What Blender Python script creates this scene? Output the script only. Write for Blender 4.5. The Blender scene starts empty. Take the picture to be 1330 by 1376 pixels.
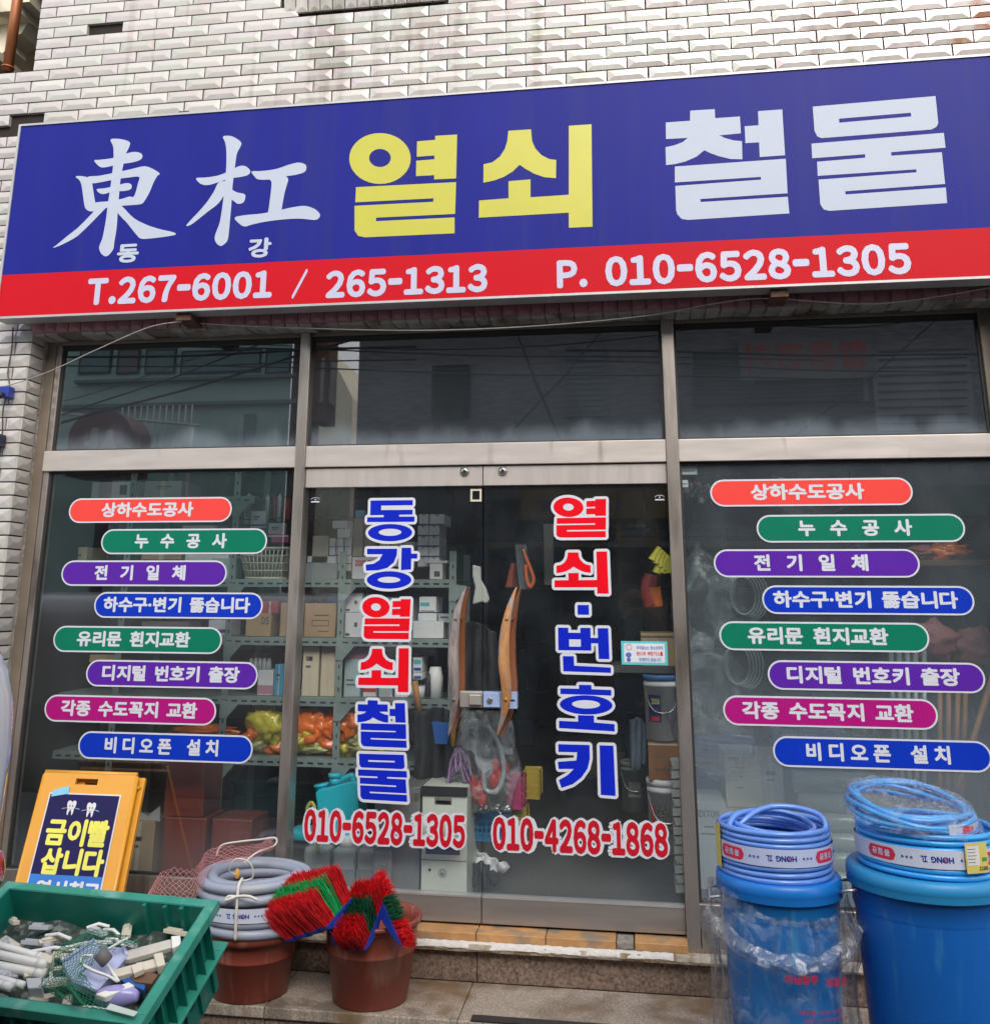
import bpy, bmesh, math, random
from mathutils import Vector, Matrix, Quaternion, noise
random.seed(7)
sc = bpy.context.scene
COL = sc.collection
# ------------------------------------------------------------------ camera
FPX, PX, PY = 1317.95, 637.46, 476.15
YAW, PIT, ROL = 0.155320, 0.245399, -0.0055615
CAM = Vector((0.0, -4.6, 1.62))
R = Matrix.Rotation(YAW, 3, 'Z') @ Matrix.Rotation(PIT, 3, 'X') @ Matrix.Rotation(ROL, 3, 'Y')
cd = bpy.data.cameras.new('camera'); cam = bpy.data.objects.new('camera', cd); COL.objects.link(cam)
rt, fw, up = R.col[0], R.col[1], R.col[2]
mw = Matrix((( rt.x, up.x, -fw.x, CAM.x), (rt.y, up.y, -fw.y, CAM.y), (rt.z, up.z, -fw.z, CAM.z), (0, 0, 0, 1)))
cam.matrix_world = mw
cd.sensor_width = 36; cd.lens = FPX*36/1376; cd.shift_x = (665-PX)/1376; cd.shift_y = (PY-688)/1376
cd.clip_start = 0.02; cd.clip_end = 300
sc.camera = cam
# ------------------------------------------------------------------ light
SUN_EL, SUN_AZ = math.radians(38), math.radians(163)
w = bpy.data.worlds.new('World'); sc.world = w; w.use_nodes = True
nt = w.node_tree
sky = nt.nodes.new('ShaderNodeTexSky'); sky.sky_type = 'NISHITA'; sky.sun_disc = False
sky.sun_elevation = SUN_EL; sky.sun_rotation = SUN_AZ; sky.dust_density = 4.0; sky.air_density = 1.0; sky.ozone_density = 1.0
mixs = nt.nodes.new('ShaderNodeMixRGB'); mixs.inputs[0].default_value = 0.55; mixs.inputs[2].default_value = (7.5, 7.6, 7.9, 1)
nt.links.new(sky.outputs[0], mixs.inputs[1]); nt.links.new(mixs.outputs[0], nt.nodes['Background'].inputs[0])
nt.nodes['Background'].inputs[1].default_value = 0.15
sl = bpy.data.lights.new('sun', 'SUN'); sl.energy = 1.5; sl.angle = math.radians(35); sl.color = (1, .95, .88)
so = bpy.data.objects.new('sun', sl); COL.objects.link(so)
sd = Vector((math.sin(SUN_AZ)*math.cos(SUN_EL), math.cos(SUN_AZ)*math.cos(SUN_EL), math.sin(SUN_EL)))
so.rotation_euler = sd.to_track_quat('Z', 'Y').to_euler()
sc.render.engine = 'CYCLES'
sc.cycles.use_denoising = True; sc.cycles.max_bounces = 10; sc.cycles.transparent_max_bounces = 24
sc.cycles.transmission_bounces = 8; sc.cycles.caustics_reflective = False; sc.cycles.caustics_refractive = False
sc.view_settings.view_transform = 'Standard'; sc.view_settings.look = 'None'
sc.view_settings.exposure = 0.64; sc.view_settings.gamma = 1
# ------------------------------------------------------------------ helpers
def ray(px, py): return rt*((px-PX)/FPX) + fw + up*(-(py-PY)/FPX)
def A(px, py, Y=0.0):                       # photo pixel -> point of the vertical plane y = Y
    d = ray(px, py); return CAM + d*((Y-CAM.y)/d.y)
def G(px, py, z=0.0):                       # photo pixel -> point of the level plane at height z
    d = ray(px, py); return CAM + d*((z-CAM.z)/d.z)
def RF(px, py, Y):                          # pixel of a reflection -> the real place across the street
    p = A(px, py, -Y); return Vector((p.x, Y, p.z))
def lin(c): c = c/255.0; return c/12.92 if c <= .04045 else ((c+.055)/1.055)**2.4
def C(r, g, b): return (lin(r), lin(g), lin(b), 1)
MATS = {}
def M(name, col=(.5, .5, .5, 1), rough=.5, metal=0, var=.12, scale=6, bump=0, bscale=60, spec=.5, coat=0, trans=0, alpha=1,
      stain=None, film=0, rnd=0, stretch=None, emit=None, spots=None):
    if name in MATS: return MATS[name]
    m = bpy.data.materials.new(name); m.use_nodes = True; MATS[name] = m
    t = m.node_tree; L = t.links.new; b = t.nodes['Principled BSDF']
    if len(col) == 3: col = (*col, 1)
    b.inputs['Roughness'].default_value = rough; b.inputs['Metallic'].default_value = metal
    b.inputs['Specular IOR Level'].default_value = spec; b.inputs['Coat Weight'].default_value = coat
    b.inputs['Transmission Weight'].default_value = trans; b.inputs['Alpha'].default_value = alpha
    tc = t.nodes.new('ShaderNodeTexCoord'); mp = t.nodes.new('ShaderNodeMapping'); L(tc.outputs['Object'], mp.inputs[0])
    if stretch: mp.inputs['Scale'].default_value = stretch
    n = t.nodes.new('ShaderNodeTexNoise'); n.inputs['Scale'].default_value = scale; n.inputs['Detail'].default_value = 6
    n.inputs['Roughness'].default_value = .65
    L(mp.outputs[0], n.inputs['Vector'])
    mr = t.nodes.new('ShaderNodeMapRange'); mr.inputs[1].default_value = .3; mr.inputs[2].default_value = .7
    mr.inputs[3].default_value = 1-var; mr.inputs[4].default_value = 1+var
    L(n.outputs[0], mr.inputs[0])
    mul = t.nodes.new('ShaderNodeVectorMath'); mul.operation = 'SCALE'; mul.inputs[0].default_value = col[:3]
    fac = mr.outputs[0]
    if rnd:
        oi = t.nodes.new('ShaderNodeObjectInfo'); r2 = t.nodes.new('ShaderNodeMapRange')
        r2.inputs[3].default_value = 1-rnd; r2.inputs[4].default_value = 1+rnd*.6; L(oi.outputs['Random'], r2.inputs[0])
        mm = t.nodes.new('ShaderNodeMath'); mm.operation = 'MULTIPLY'; L(fac, mm.inputs[0]); L(r2.outputs[0], mm.inputs[1]); fac = mm.outputs[0]
    L(fac, mul.inputs['Scale']); out = mul.outputs[0]
    if stain:                                # (colour, scale, threshold, softness)
        n2 = t.nodes.new('ShaderNodeTexNoise'); n2.inputs['Scale'].default_value = stain[1]; n2.inputs['Detail'].default_value = 8
        gm = t.nodes.new('ShaderNodeNewGeometry'); mp2 = t.nodes.new('ShaderNodeMapping'); L(gm.outputs['Position'], mp2.inputs[0])
        if len(stain) > 4: mp2.inputs['Scale'].default_value = stain[4]
        L(mp2.outputs[0], n2.inputs['Vector'])
        m2 = t.nodes.new('ShaderNodeMapRange'); m2.inputs[1].default_value = stain[2]; m2.inputs[2].default_value = stain[2]+stain[3]
        L(n2.outputs[0], m2.inputs[0]); mx = t.nodes.new('ShaderNodeMixRGB'); L(m2.outputs[0], mx.inputs[0]); L(out, mx.inputs[1])
        mx.inputs[2].default_value = (*stain[0][:3], 1); out = mx.outputs[0]
    if spots:                                # rust or grime patches with a place of their own: (colour, centre, size, noise scale)
        gm3 = t.nodes.new('ShaderNodeNewGeometry')
        for col_, ctr, siz, ns, amt in spots:
            sb_ = t.nodes.new('ShaderNodeVectorMath'); sb_.operation = 'SUBTRACT'; sb_.inputs[1].default_value = ctr; L(gm3.outputs['Position'], sb_.inputs[0])
            dv = t.nodes.new('ShaderNodeVectorMath'); dv.operation = 'DIVIDE'; dv.inputs[1].default_value = siz; L(sb_.outputs[0], dv.inputs[0])
            ln_ = t.nodes.new('ShaderNodeVectorMath'); ln_.operation = 'LENGTH'; L(dv.outputs[0], ln_.inputs[0])
            mpn = t.nodes.new('ShaderNodeMapping'); mpn.inputs['Scale'].default_value = (1, 1, .22); L(gm3.outputs['Position'], mpn.inputs[0])
            nn = t.nodes.new('ShaderNodeTexNoise'); nn.inputs['Scale'].default_value = ns; nn.inputs['Detail'].default_value = 5; L(mpn.outputs[0], nn.inputs['Vector'])
            ma_ = t.nodes.new('ShaderNodeMath'); ma_.operation = 'MULTIPLY_ADD'; ma_.inputs[1].default_value = 1.9; L(nn.outputs[0], ma_.inputs[0])
            ms_ = t.nodes.new('ShaderNodeMath'); ms_.operation = 'MULTIPLY'; ms_.inputs[1].default_value = -1; L(ln_.outputs['Value'], ms_.inputs[0]); L(ms_.outputs[0], ma_.inputs[2])
            mr_ = t.nodes.new('ShaderNodeMapRange'); mr_.inputs[1].default_value = .35; mr_.inputs[2].default_value = .75; mr_.inputs[4].default_value = amt; L(ma_.outputs[0], mr_.inputs[0])
            mx_ = t.nodes.new('ShaderNodeMixRGB'); L(mr_.outputs[0], mx_.inputs[0]); L(out, mx_.inputs[1]); mx_.inputs[2].default_value = (*col_, 1); out = mx_.outputs[0]
    L(out, b.inputs['Base Color'])
    mr2 = t.nodes.new('ShaderNodeMapRange'); mr2.inputs[3].default_value = max(0, rough-.08); mr2.inputs[4].default_value = min(1, rough+.1)
    L(n.outputs[0], mr2.inputs[0]); L(mr2.outputs[0], b.inputs['Roughness'])
    if film:
        b.inputs['Thin Film IOR'].default_value = 1.9; b.inputs['Metallic'].default_value = .03
        oi = t.nodes.new('ShaderNodeObjectInfo'); ad = t.nodes.new('ShaderNodeMath'); ad.operation = 'ADD'; L(oi.outputs['Random'], ad.inputs[0]); L(n.outputs[0], ad.inputs[1])
        r3 = t.nodes.new('ShaderNodeMapRange'); r3.inputs[1].default_value = .2; r3.inputs[2].default_value = 1.8
        r3.inputs[3].default_value = film*.7; r3.inputs[4].default_value = film*1.7; L(ad.outputs[0], r3.inputs[0]); L(r3.outputs[0], b.inputs['Thin Film Thickness'])
    if bump:
        n3 = t.nodes.new('ShaderNodeTexNoise'); n3.inputs['Scale'].default_value = bscale; n3.inputs['Detail'].default_value = 4; L(mp.outputs[0], n3.inputs['Vector'])
        bp = t.nodes.new('ShaderNodeBump'); bp.inputs['Strength'].default_value = bump; bp.inputs['Distance'].default_value = .01
        L(n3.outputs[0], bp.inputs['Height']); L(bp.outputs[0], b.inputs['Normal'])
    if emit: b.inputs['Emission Color'].default_value = emit; b.inputs['Emission Strength'].default_value = 1
    return m
def tag(o, label=None, cat=None, group=None, kind=None):
    if label: o['label'] = label
    if cat: o['category'] = cat
    if group: o['group'] = group
    if kind: o['kind'] = kind
    return o
def empty(name, label, cat, loc=(0, 0, 0), group=None):
    o = bpy.data.objects.new(name, None); COL.objects.link(o); o.location = loc; o.empty_display_size = .05
    o['__loc'] = 0; del o['__loc']
    return tag(o, label, cat, group)
def link(name, me, parent=None, loc=None):
    o = bpy.data.objects.new(name, me); COL.objects.link(o)
    if parent:
        o.parent = parent; p = parent; off = Vector((0, 0, 0))
        while p: off += p.location; p = p.parent
        if loc is None: o.location = -off
        else: o.location = Vector(loc)-off
    elif loc is not None: o.location = loc
    return o
class MB:
    def __init__(s): s.v = []; s.f = []; s.m = []; s.sm = []
    def add(s, vs, fs, mi=0, smooth=False):
        b = len(s.v); s.v += [tuple(v) for v in vs]; s.f += [tuple(i+b for i in f) for f in fs]
        s.m += [mi]*len(fs); s.sm += [smooth]*len(fs); return s
    def box(s, a, b, mi=0, Mx=None):
        x0, y0, z0 = a; x1, y1, z1 = b
        if x0 > x1: x0, x1 = x1, x0
        if y0 > y1: y0, y1 = y1, y0
        if z0 > z1: z0, z1 = z1, z0
        v = [Vector(p) for p in ((x0, y0, z0), (x1, y0, z0), (x1, y1, z0), (x0, y1, z0), (x0, y0, z1), (x1, y0, z1), (x1, y1, z1), (x0, y1, z1))]
        if Mx: v = [Mx @ p for p in v]
        return s.add(v, [(3, 2, 1, 0), (4, 5, 6, 7), (0, 1, 5, 4), (1, 2, 6, 5), (2, 3, 7, 6), (3, 0, 4, 7)], mi)
    def hexa(s, v, mi=0): return s.add(v, [(3, 2, 1, 0), (4, 5, 6, 7), (0, 1, 5, 4), (1, 2, 6, 5), (2, 3, 7, 6), (3, 0, 4, 7)], mi)
    def prism(s, poly, d, mi=0):             # polygon (list of Vector) extruded by vector d
        n = len(poly); d = Vector(d); v = [Vector(p) for p in poly]+[Vector(p)+d for p in poly]
        return s.add(v, [tuple(range(n)), tuple(range(2*n-1, n-1, -1))]+[(i, i+n, (i+1) % n+n, (i+1) % n) for i in range(n)], mi)
    def lathe(s, prof, c, n=32, mi=0, smooth=True, axis=None, a0=0, a1=2*math.pi, sx=1, sy=1, wob=None):
        full = abs(a1-a0-2*math.pi) < 1e-6; k = n if full else n+1; vs = []
        q = Vector((0, 0, 1)).rotation_difference(Vector(axis)) if axis else None
        for r, z in prof:
            for i in range(k):
                a = a0+(a1-a0)*i/n; rr = r*(wob(a, z) if wob else 1); p = Vector((rr*math.cos(a)*sx, rr*math.sin(a)*sy, z))
                if q: p = q @ p
                vs.append(p+Vector(c))
        fs = []
        for j in range(len(prof)-1):
            for i in range(n if not full else k):
                i2 = (i+1) % k
                fs.append((j*k+i, j*k+i2, (j+1)*k+i2, (j+1)*k+i))
        return s.add(vs, fs, mi, smooth)
    def tube(s, pts, r, n=8, mi=0, closed=False, smooth=True, cap=True, flat=None):
        pts = [Vector(p) for p in pts]; N = len(pts); vs = []; prev = None
        for i, p in enumerate(pts):
            a = pts[(i-1) % N] if (closed or i > 0) else pts[0]; b = pts[(i+1) % N] if (closed or i < N-1) else pts[-1]
            t = (b-a)
            if t.length < 1e-9: t = Vector((0, 0, 1))
            t.normalize()
            if prev is None: u = t.orthogonal().normalized() if flat is None else (Vector(flat)-t*t.dot(Vector(flat))).normalized()
            else: u = (prev-t*prev.dot(t)); u = u.normalized() if u.length > 1e-6 else t.orthogonal().normalized()
            prev = u; w_ = t.cross(u); rr = r(i/(max(1, N-1))) if callable(r) else r
            ra, rb = rr if isinstance(rr, tuple) else (rr, rr)
            for k in range(n):
                an = 2*math.pi*k/n; vs.append(p+u*math.cos(an)*ra+w_*math.sin(an)*rb)
        fs = []
        for i in range(N if closed else N-1):
            j = (i+1) % N
            for k in range(n): fs.append((i*n+k, i*n+(k+1) % n, j*n+(k+1) % n, j*n+k))
        if cap and not closed: fs += [tuple(range(n-1, -1, -1)), tuple((N-1)*n+k for k in range(n))]
        return s.add(vs, fs, mi, smooth)
    def grid(s, f, nu, nv, mi=0, smooth=True):
        vs = [f(i/nu, j/nv) for j in range(nv+1) for i in range(nu+1)]
        return s.add(vs, [(j*(nu+1)+i, j*(nu+1)+i+1, (j+1)*(nu+1)+i+1, (j+1)*(nu+1)+i) for j in range(nv) for i in range(nu)], mi, smooth)
    def ball(s, c, r, mi=0, nu=12, nv=8):
        r = Vector(r) if not isinstance(r, (int, float)) else Vector((r, r, r)); c = Vector(c)
        return s.grid(lambda u, v: c+Vector((r.x*math.cos(2*math.pi*u)*math.sin(math.pi*v), r.y*math.sin(2*math.pi*u)*math.sin(math.pi*v), r.z*math.cos(math.pi*v))), nu, nv, mi)
    def mesh(s, name, mats):
        me = bpy.data.meshes.new(name); me.from_pydata(s.v, [], s.f)
        for m in (mats if isinstance(mats, (list, tuple)) else [mats]): me.materials.append(m)
        me.polygons.foreach_set('material_index', s.m); me.polygons.foreach_set('use_smooth', s.sm); me.update(); return me
    def build(s, name, mats, parent=None, bevel=0, seg=2):
        o = link(name, s.mesh(name, mats), parent)
        bm = bmesh.new(); bm.from_mesh(o.data); bmesh.ops.recalc_face_normals(bm, faces=bm.faces)
        bm.to_mesh(o.data); bm.free()
        if bevel:
            b = o.modifiers.new('bevel', 'BEVEL'); b.width = bevel; b.segments = seg; b.limit_method = 'ANGLE'; b.angle_limit = .6
        return o
def bez(pts, n=8, closed=False):             # Catmull-Rom through points
    P = [Vector(p) for p in pts]; N = len(P); out = []
    for i in range(N if closed else N-1):
        p0 = P[(i-1) % N] if (closed or i > 0) else P[0]; p1 = P[i]; p2 = P[(i+1) % N]; p3 = P[(i+2) % N] if (closed or i+2 < N) else P[-1]
        for k in range(n):
            t = k/n; out.append(.5*((2*p1)+(p2-p0)*t+(2*p0-5*p1+4*p2-p3)*t*t+(3*p1-p0-3*p2+p3)*t**3))
    if not closed: out.append(P[-1])
    return out
# ---- lettering -------------------------------------------------------------
GC = {}
def glyph(ch):
    if ch in GC: return GC[ch]
    c = bpy.data.curves.new('g', 'FONT'); c.body = ch; c.resolution_u = 3; c.size = 1
    o = bpy.data.objects.new('g', c); COL.objects.link(o); bpy.context.view_layer.update()
    dg = bpy.context.evaluated_depsgraph_get(); me = o.evaluated_get(dg).to_mesh()
    vs = [(v.co.x, v.co.y) for v in me.vertices]; fs = [tuple(p.vertices) for p in me.polygons]
    o.evaluated_get(dg).to_mesh_clear(); bpy.data.objects.remove(o); bpy.data.curves.remove(c)
    GC[ch] = (vs, fs); return GC[ch]
def full(s): return ''.join(chr(ord(c)+0xFEE0) if 33 <= ord(c) <= 126 else c for c in s)
def word(mb, s, box, mp, bold=.03, sp=0, space=.4, mi=0, adv=None, lift=0, ang=8, italic=0):
    """lettering s filling box=(x0,y0,x1,y1); mp(x,y,h) -> 3D point, h = height above the surface"""
    x = 0; items = []
    for ch in s:
        if ch == ' ': x += space+sp; continue
        vs, fs = glyph(ch)
        if not vs: x += .5; continue
        if ch == '\uff0d': ym = sum(v[1] for v in vs)/len(vs); xm = min(v[0] for v in vs); vs = [(xm+(v[0]-xm)*.5, ym+(v[1]-ym)*1.5) for v in vs]
        lo = min(v[0] for v in vs); hi = max(v[0] for v in vs)
        if adv is not None: off = x-lo; a = hi-lo+adv
        else: off = x; a = (1.0 if ord(ch) > 0x1100 else hi+.08)
        if adv is None and ord(ch) > 0x1100:                     # whole-em glyphs: centre in the em
            off = x+(.92-(hi-lo))/2-lo
            a = .92
        items.append((vs, fs, off)); x += a+sp
    X0 = min(min(v[0] for v in vs)+o for vs, fs, o in items)-bold; X1 = max(max(v[0] for v in vs)+o for vs, fs, o in items)+bold
    Y0 = min(min(v[1] for v in vs) for vs, fs, o in items)-bold; Y1 = max(max(v[1] for v in vs) for vs, fs, o in items)+bold
    bx0, by0, bx1, by1 = box; sx = (bx1-bx0)/(X1-X0); sy = (by1-by0)/(Y1-Y0)
    for n_, (vs, fs, off) in enumerate(items):
        sh = [(0, 0)]+[(bold*math.cos(k*2*math.pi/ang), bold*math.sin(k*2*math.pi/ang)) for k in range(ang)] if bold > 0 else [(0, 0)]
        for k, (dx, dy) in enumerate(sh):
            mb.add([mp(bx0+(v[0]+off+dx-X0)*sx+italic*(v[1]-Y0)*sy, by0+(v[1]+dy-Y0)*sy, lift+k*4e-5) for v in vs], fs, mi)
def flatmap(Y): return lambda x, z, h: Vector((x, Y-h, z))
def offs(poly, w):                           # mitred outward offset of a 2-D polygon
    n = len(poly); ar = sum(poly[i][0]*poly[(i+1) % n][1]-poly[(i+1) % n][0]*poly[i][1] for i in range(n)); s = 1 if ar > 0 else -1; out = []
    for i in range(n):
        a, b, c = Vector(poly[i-1]), Vector(poly[i]), Vector(poly[(i+1) % n]); d1 = (b-a); d2 = (c-b)
        if d1.length < 1e-9 or d2.length < 1e-9: out.append(tuple(b)); continue
        d1.normalize(); d2.normalize(); n1 = Vector((d1.y, -d1.x))*s; n2 = Vector((d2.y, -d2.x))*s; m = n1+n2
        if m.length < .3: m = n1.copy()
        m.normalize(); k = min(1.6, 1/max(.3, m.dot(n1))); out.append(tuple(b+m*w*k))
    return out
def tri(loops):                              # triangulate 2-D outer loop (+ holes)
    from mathutils.geometry import tessellate_polygon
    vs = [Vector((p[0], p[1], 0)) for l in loops for p in l]
    return vs, [tuple(f) for f in tessellate_polygon([[Vector((p[0], p[1], 0)) for p in l] for l in loops])]
def ell(cx, cy, rx, ry, n=36): return [(cx+rx*math.cos(2*math.pi*i/n), cy+ry*math.sin(2*math.pi*i/n)) for i in range(n)]
# heavy display glyphs: list of (outer, hole or None), pixel style coordinates (y down)
HG = {
'yeol': [(ell(209, 630, 122, 101), ell(209, 628, 43, 36)),
  ([(356,562),(428,556),(428,540),(515,535),(511,709),(424,713),(424,696),(352,700),(353,639),(425,633),(425,618),(355,623)], None),
  ([(114,744),(511,724),(507,850),(194,865),(193,879),(505,864),(505,927),(150,943),(122,937),(108,915),(108,818),(421,802),(421,788),(111,804)], None)],
'soe': [([(718,520),(808,514),(812,560),(825,590),(850,617),(880,632),(908,636),(907,708),(860,704),(820,690),(785,670),(763,655),(735,682),(700,703),(660,718),(619,726),(620,653),(655,645),(685,622),(705,590),(714,560)], None),
  ([(719,720),(806,713),(806,784),(958,774),(958,500),(1048,494),(1052,901),(958,905),(958,845),(601,865),(602,797),(719,788)], None)],
'cheol': [([(139,440),(236,434),(238,470),(336,463),(340,530),(255,538),(275,548),(310,558),(344,561),(346,633),(300,632),(250,620),(215,607),(195,597),(165,622),(120,642),(80,652),(43,656),(41,585),(75,578),(110,564),(130,548),(43,553),(42,487),(138,480)], None),
  ([(408,442),(504,435),(515,617),(415,624),(412,566),(358,569),(355,502),(410,498)], None),
  ([(78,662),(518,631),(525,768),(179,791),(180,803),(526,782),(532,848),(130,874),(105,870),(88,852),(83,835),(80,739),(420,714),(419,703),(78,725)], None)],
'mul': [([(625,424),(1112,382),(1123,490),(1115,505),(1095,515),(660,549),(643,542),(632,520)], [(729,472),(1014,448),(1016,463),(730,488)]),
  ([(620,571),(1145,528),(1152,587),(936,605),(937,619),(1137,605),(1150,731),(754,760),(755,773),(1153,745),(1158,807),(690,838),(668,832),(655,812),(648,714),(1036,685),(1036,673),(645,699),(642,643),(833,627),(833,613),(623,629)], None)],
'dong': [([(430,130),(663,130),(663,157),(490,158),(490,182),(663,182),(663,207),(590,208),(590,218),(674,218),(674,246),(414,246),(414,220),(505,220),(505,209),(430,209)], None),
  (ell(542, 303, 121, 46), ell(542, 301, 62, 19))],
'gang': [([(410,393),(578,393),(576,430),(560,468),(525,497),(475,510),(408,512),(405,480),(450,474),(480,455),(497,423),(410,423)], None),
  ([(602,388),(655,388),(657,420),(690,420),(690,447),(657,447),(657,505),(602,509)], None), (ell(537, 562, 123, 47), ell(537, 561, 62, 16))],
'beon': [([(607,823),(662,823),(662,850),(726,850),(726,823),(780,823),(780,876),(818,876),(818,824),(874,824),(876,988),(820,988),(818,905),(782,905),(782,944),(607,944)], [(665,885),(727,885),(727,924),(665,924)]),
  ([(630,975),(688,975),(690,1025),(882,1032),(882,1060),(632,1056)], None)],
'ho': [([(720,1132),(785,1132),(785,1153),(888,1155),(888,1183),(622,1180),(622,1152),(720,1152)], None), (ell(755, 1232, 137, 48), ell(755, 1229, 73, 21)),
  ([(712,1284),(795,1284),(795,1318),(900,1324),(900,1360),(612,1350),(612,1314),(712,1316)], None)],
'ki': [([(1125,208),(1250,208),(1250,262),(1240,300),(1215,335),(1180,362),(1135,378),(1125,348),(1160,328),(1185,303),(1125,305),(1122,277),(1196,270),(1200,238),(1125,238)], None), ([(1290,208),(1345,208),(1348,402),(1290,399)], None)],
'dot': [([(0, 0), (60, 0), (60, 52), (0, 52)], None)],
}
def heavy(mb, key, to2d, mp, mi=0, lift=0, outline=0):
    """to2d maps a glyph pixel to surface coordinates (x right, y up)"""
    for k, (o, h) in enumerate(HG[key]):
        P = [to2d(*p) for p in o]; H = [to2d(*p) for p in h] if h else None
        if outline:
            vs, fs = tri([P])              # rounded border: the filled shape stacked in a ring of shifted copies
            for q in range(14): mb.add([mp(v.x+outline*math.cos(q*.4488), v.y+outline*math.sin(q*.4488), lift+(k*14+q)*1.2e-5) for v in vs], fs, mi)
            continue
        vs, fs = tri([P, H] if H else [P])
        mb.add([mp(v.x, v.y, lift+k*6e-5) for v in vs], fs, mi)
def fit(key, box):                           # normalise the glyph's bounding box to box (x0,y0,x1,y1), y up
    xs = [p[0] for o, h in HG[key] for p in o]; ys = [p[1] for o, h in HG[key] for p in o]
    a, b, c, d = min(xs), max(xs), min(ys), max(ys); skew = {'cheol': -.07, 'mul': -.085, 'yeol': -.04, 'soe': -.05}.get(key, 0)
    ys2 = [p[1]-skew*(p[0]-a) for o, h in HG[key] for p in o]; c, d = min(ys2), max(ys2)
    return lambda x, y: (box[0]+(x-a)/(b-a)*(box[2]-box[0]), box[3]-((y-skew*(x-a))-c)/(d-c)*(box[3]-box[1]))
for _c in set('상하수도공사누전기일체구변뚫습니다유리문흰지교환디털번호키출장각종꼭비오폰설치·동강우업소는청년에게본드와부탄가스를판매않금이빨삽역시최고홍관제품을받으면반드확인질식의위험있어린용금경봉투재활자원학옥합'+full('T.267-601/53P 48HONGIL,9DERCOLSTMXADE')): glyph(_c)
# ------------------------------------------------------------------ materials
m_tile = M('pearl_tile', (.50, .48, .445), rough=.16, var=.07, scale=9, spec=1.0, coat=.2, film=430, rnd=.13,
           stain=((.27, .24, .19), 5.0, .56, .20, (2.4, 1.0, .14)),
           spots=[((.17, .14, .10), tuple(A(440, 40, -.17)), (.30, 1, .60), 14, .5), ((.22, .19, .14), tuple(A(570, 20, -.17)), (.45, 1, .5), 22, .4), ((.28, .10, .02), tuple(A(1322, 22, -.17)), (.15, 1, .20), 12, .9), ((.34, .16, .05), tuple(A(1286, 52, -.17)), (.10, 1, .10), 18, .85), ((.20, .15, .09), tuple(A(1150, 30, -.17)), (.4, 1, .3), 26, .35)])
m_tile_red = M('plum_tile', (.34, .155, .17), rough=.3, var=.15, rnd=.15)
m_grout = M('dark_grout', (.022, .017, .014), rough=.95, var=.3, scale=20)
m_mortar = M('rough_mortar', (.27, .25, .22), rough=.95, var=.35, scale=40, bump=.8, bscale=90)
m_alu = M('champagne_metal', (.53, .49, .465), rough=.36, metal=.3, var=.12, scale=3, stretch=(1, 1, 7), stain=((.17, .13, .10), 3, .6, .2, (4, 1, .6)))
m_alud = M('brushed_steel', (.36, .34, .33), rough=.33, metal=.7, var=.12, scale=4, stretch=(14, 1, 1), stain=((.2, .17, .14), 5, .62, .2))
m_mul = M('mullion_metal', (.42, .38, .35), rough=.30, metal=.72, var=.14, scale=3, stretch=(3, 3, .5), stain=((.13, .105, .09), 4, .52, .25, (3, 1, .5)))
m_drail = M('door_rail_dark', (.36, .33, .31), rough=.30, metal=.6, var=.12, scale=4, stretch=(.6, 1, 6), stain=((.16, .12, .10), 3, .58, .2, (1, 1, 3)))
m_seal = M('black_seal', (.02, .02, .02), rough=.6)
m_post = M('post_cladding', (.20, .165, .13), rough=.5, metal=.3, var=.2, scale=5)
m_black = M('black_plastic', (.018, .018, .02), rough=.45)
m_white = M('white_vinyl', (.60, .63, .70), rough=.35, var=.03)
m_blue = M('blue_vinyl', (.006, .02, .50), rough=.35, var=.05, spec=.15)
m_red = M('red_vinyl', (.74, .004, .014), rough=.35, var=.05, spec=.15)
m_dred = M('deep_red_vinyl', (.50, .008, .02), rough=.3, var=.05)
m_rust = M('rusty_iron', (.09, .045, .028), rough=.85, var=.5, scale=30, bump=.5)
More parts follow.
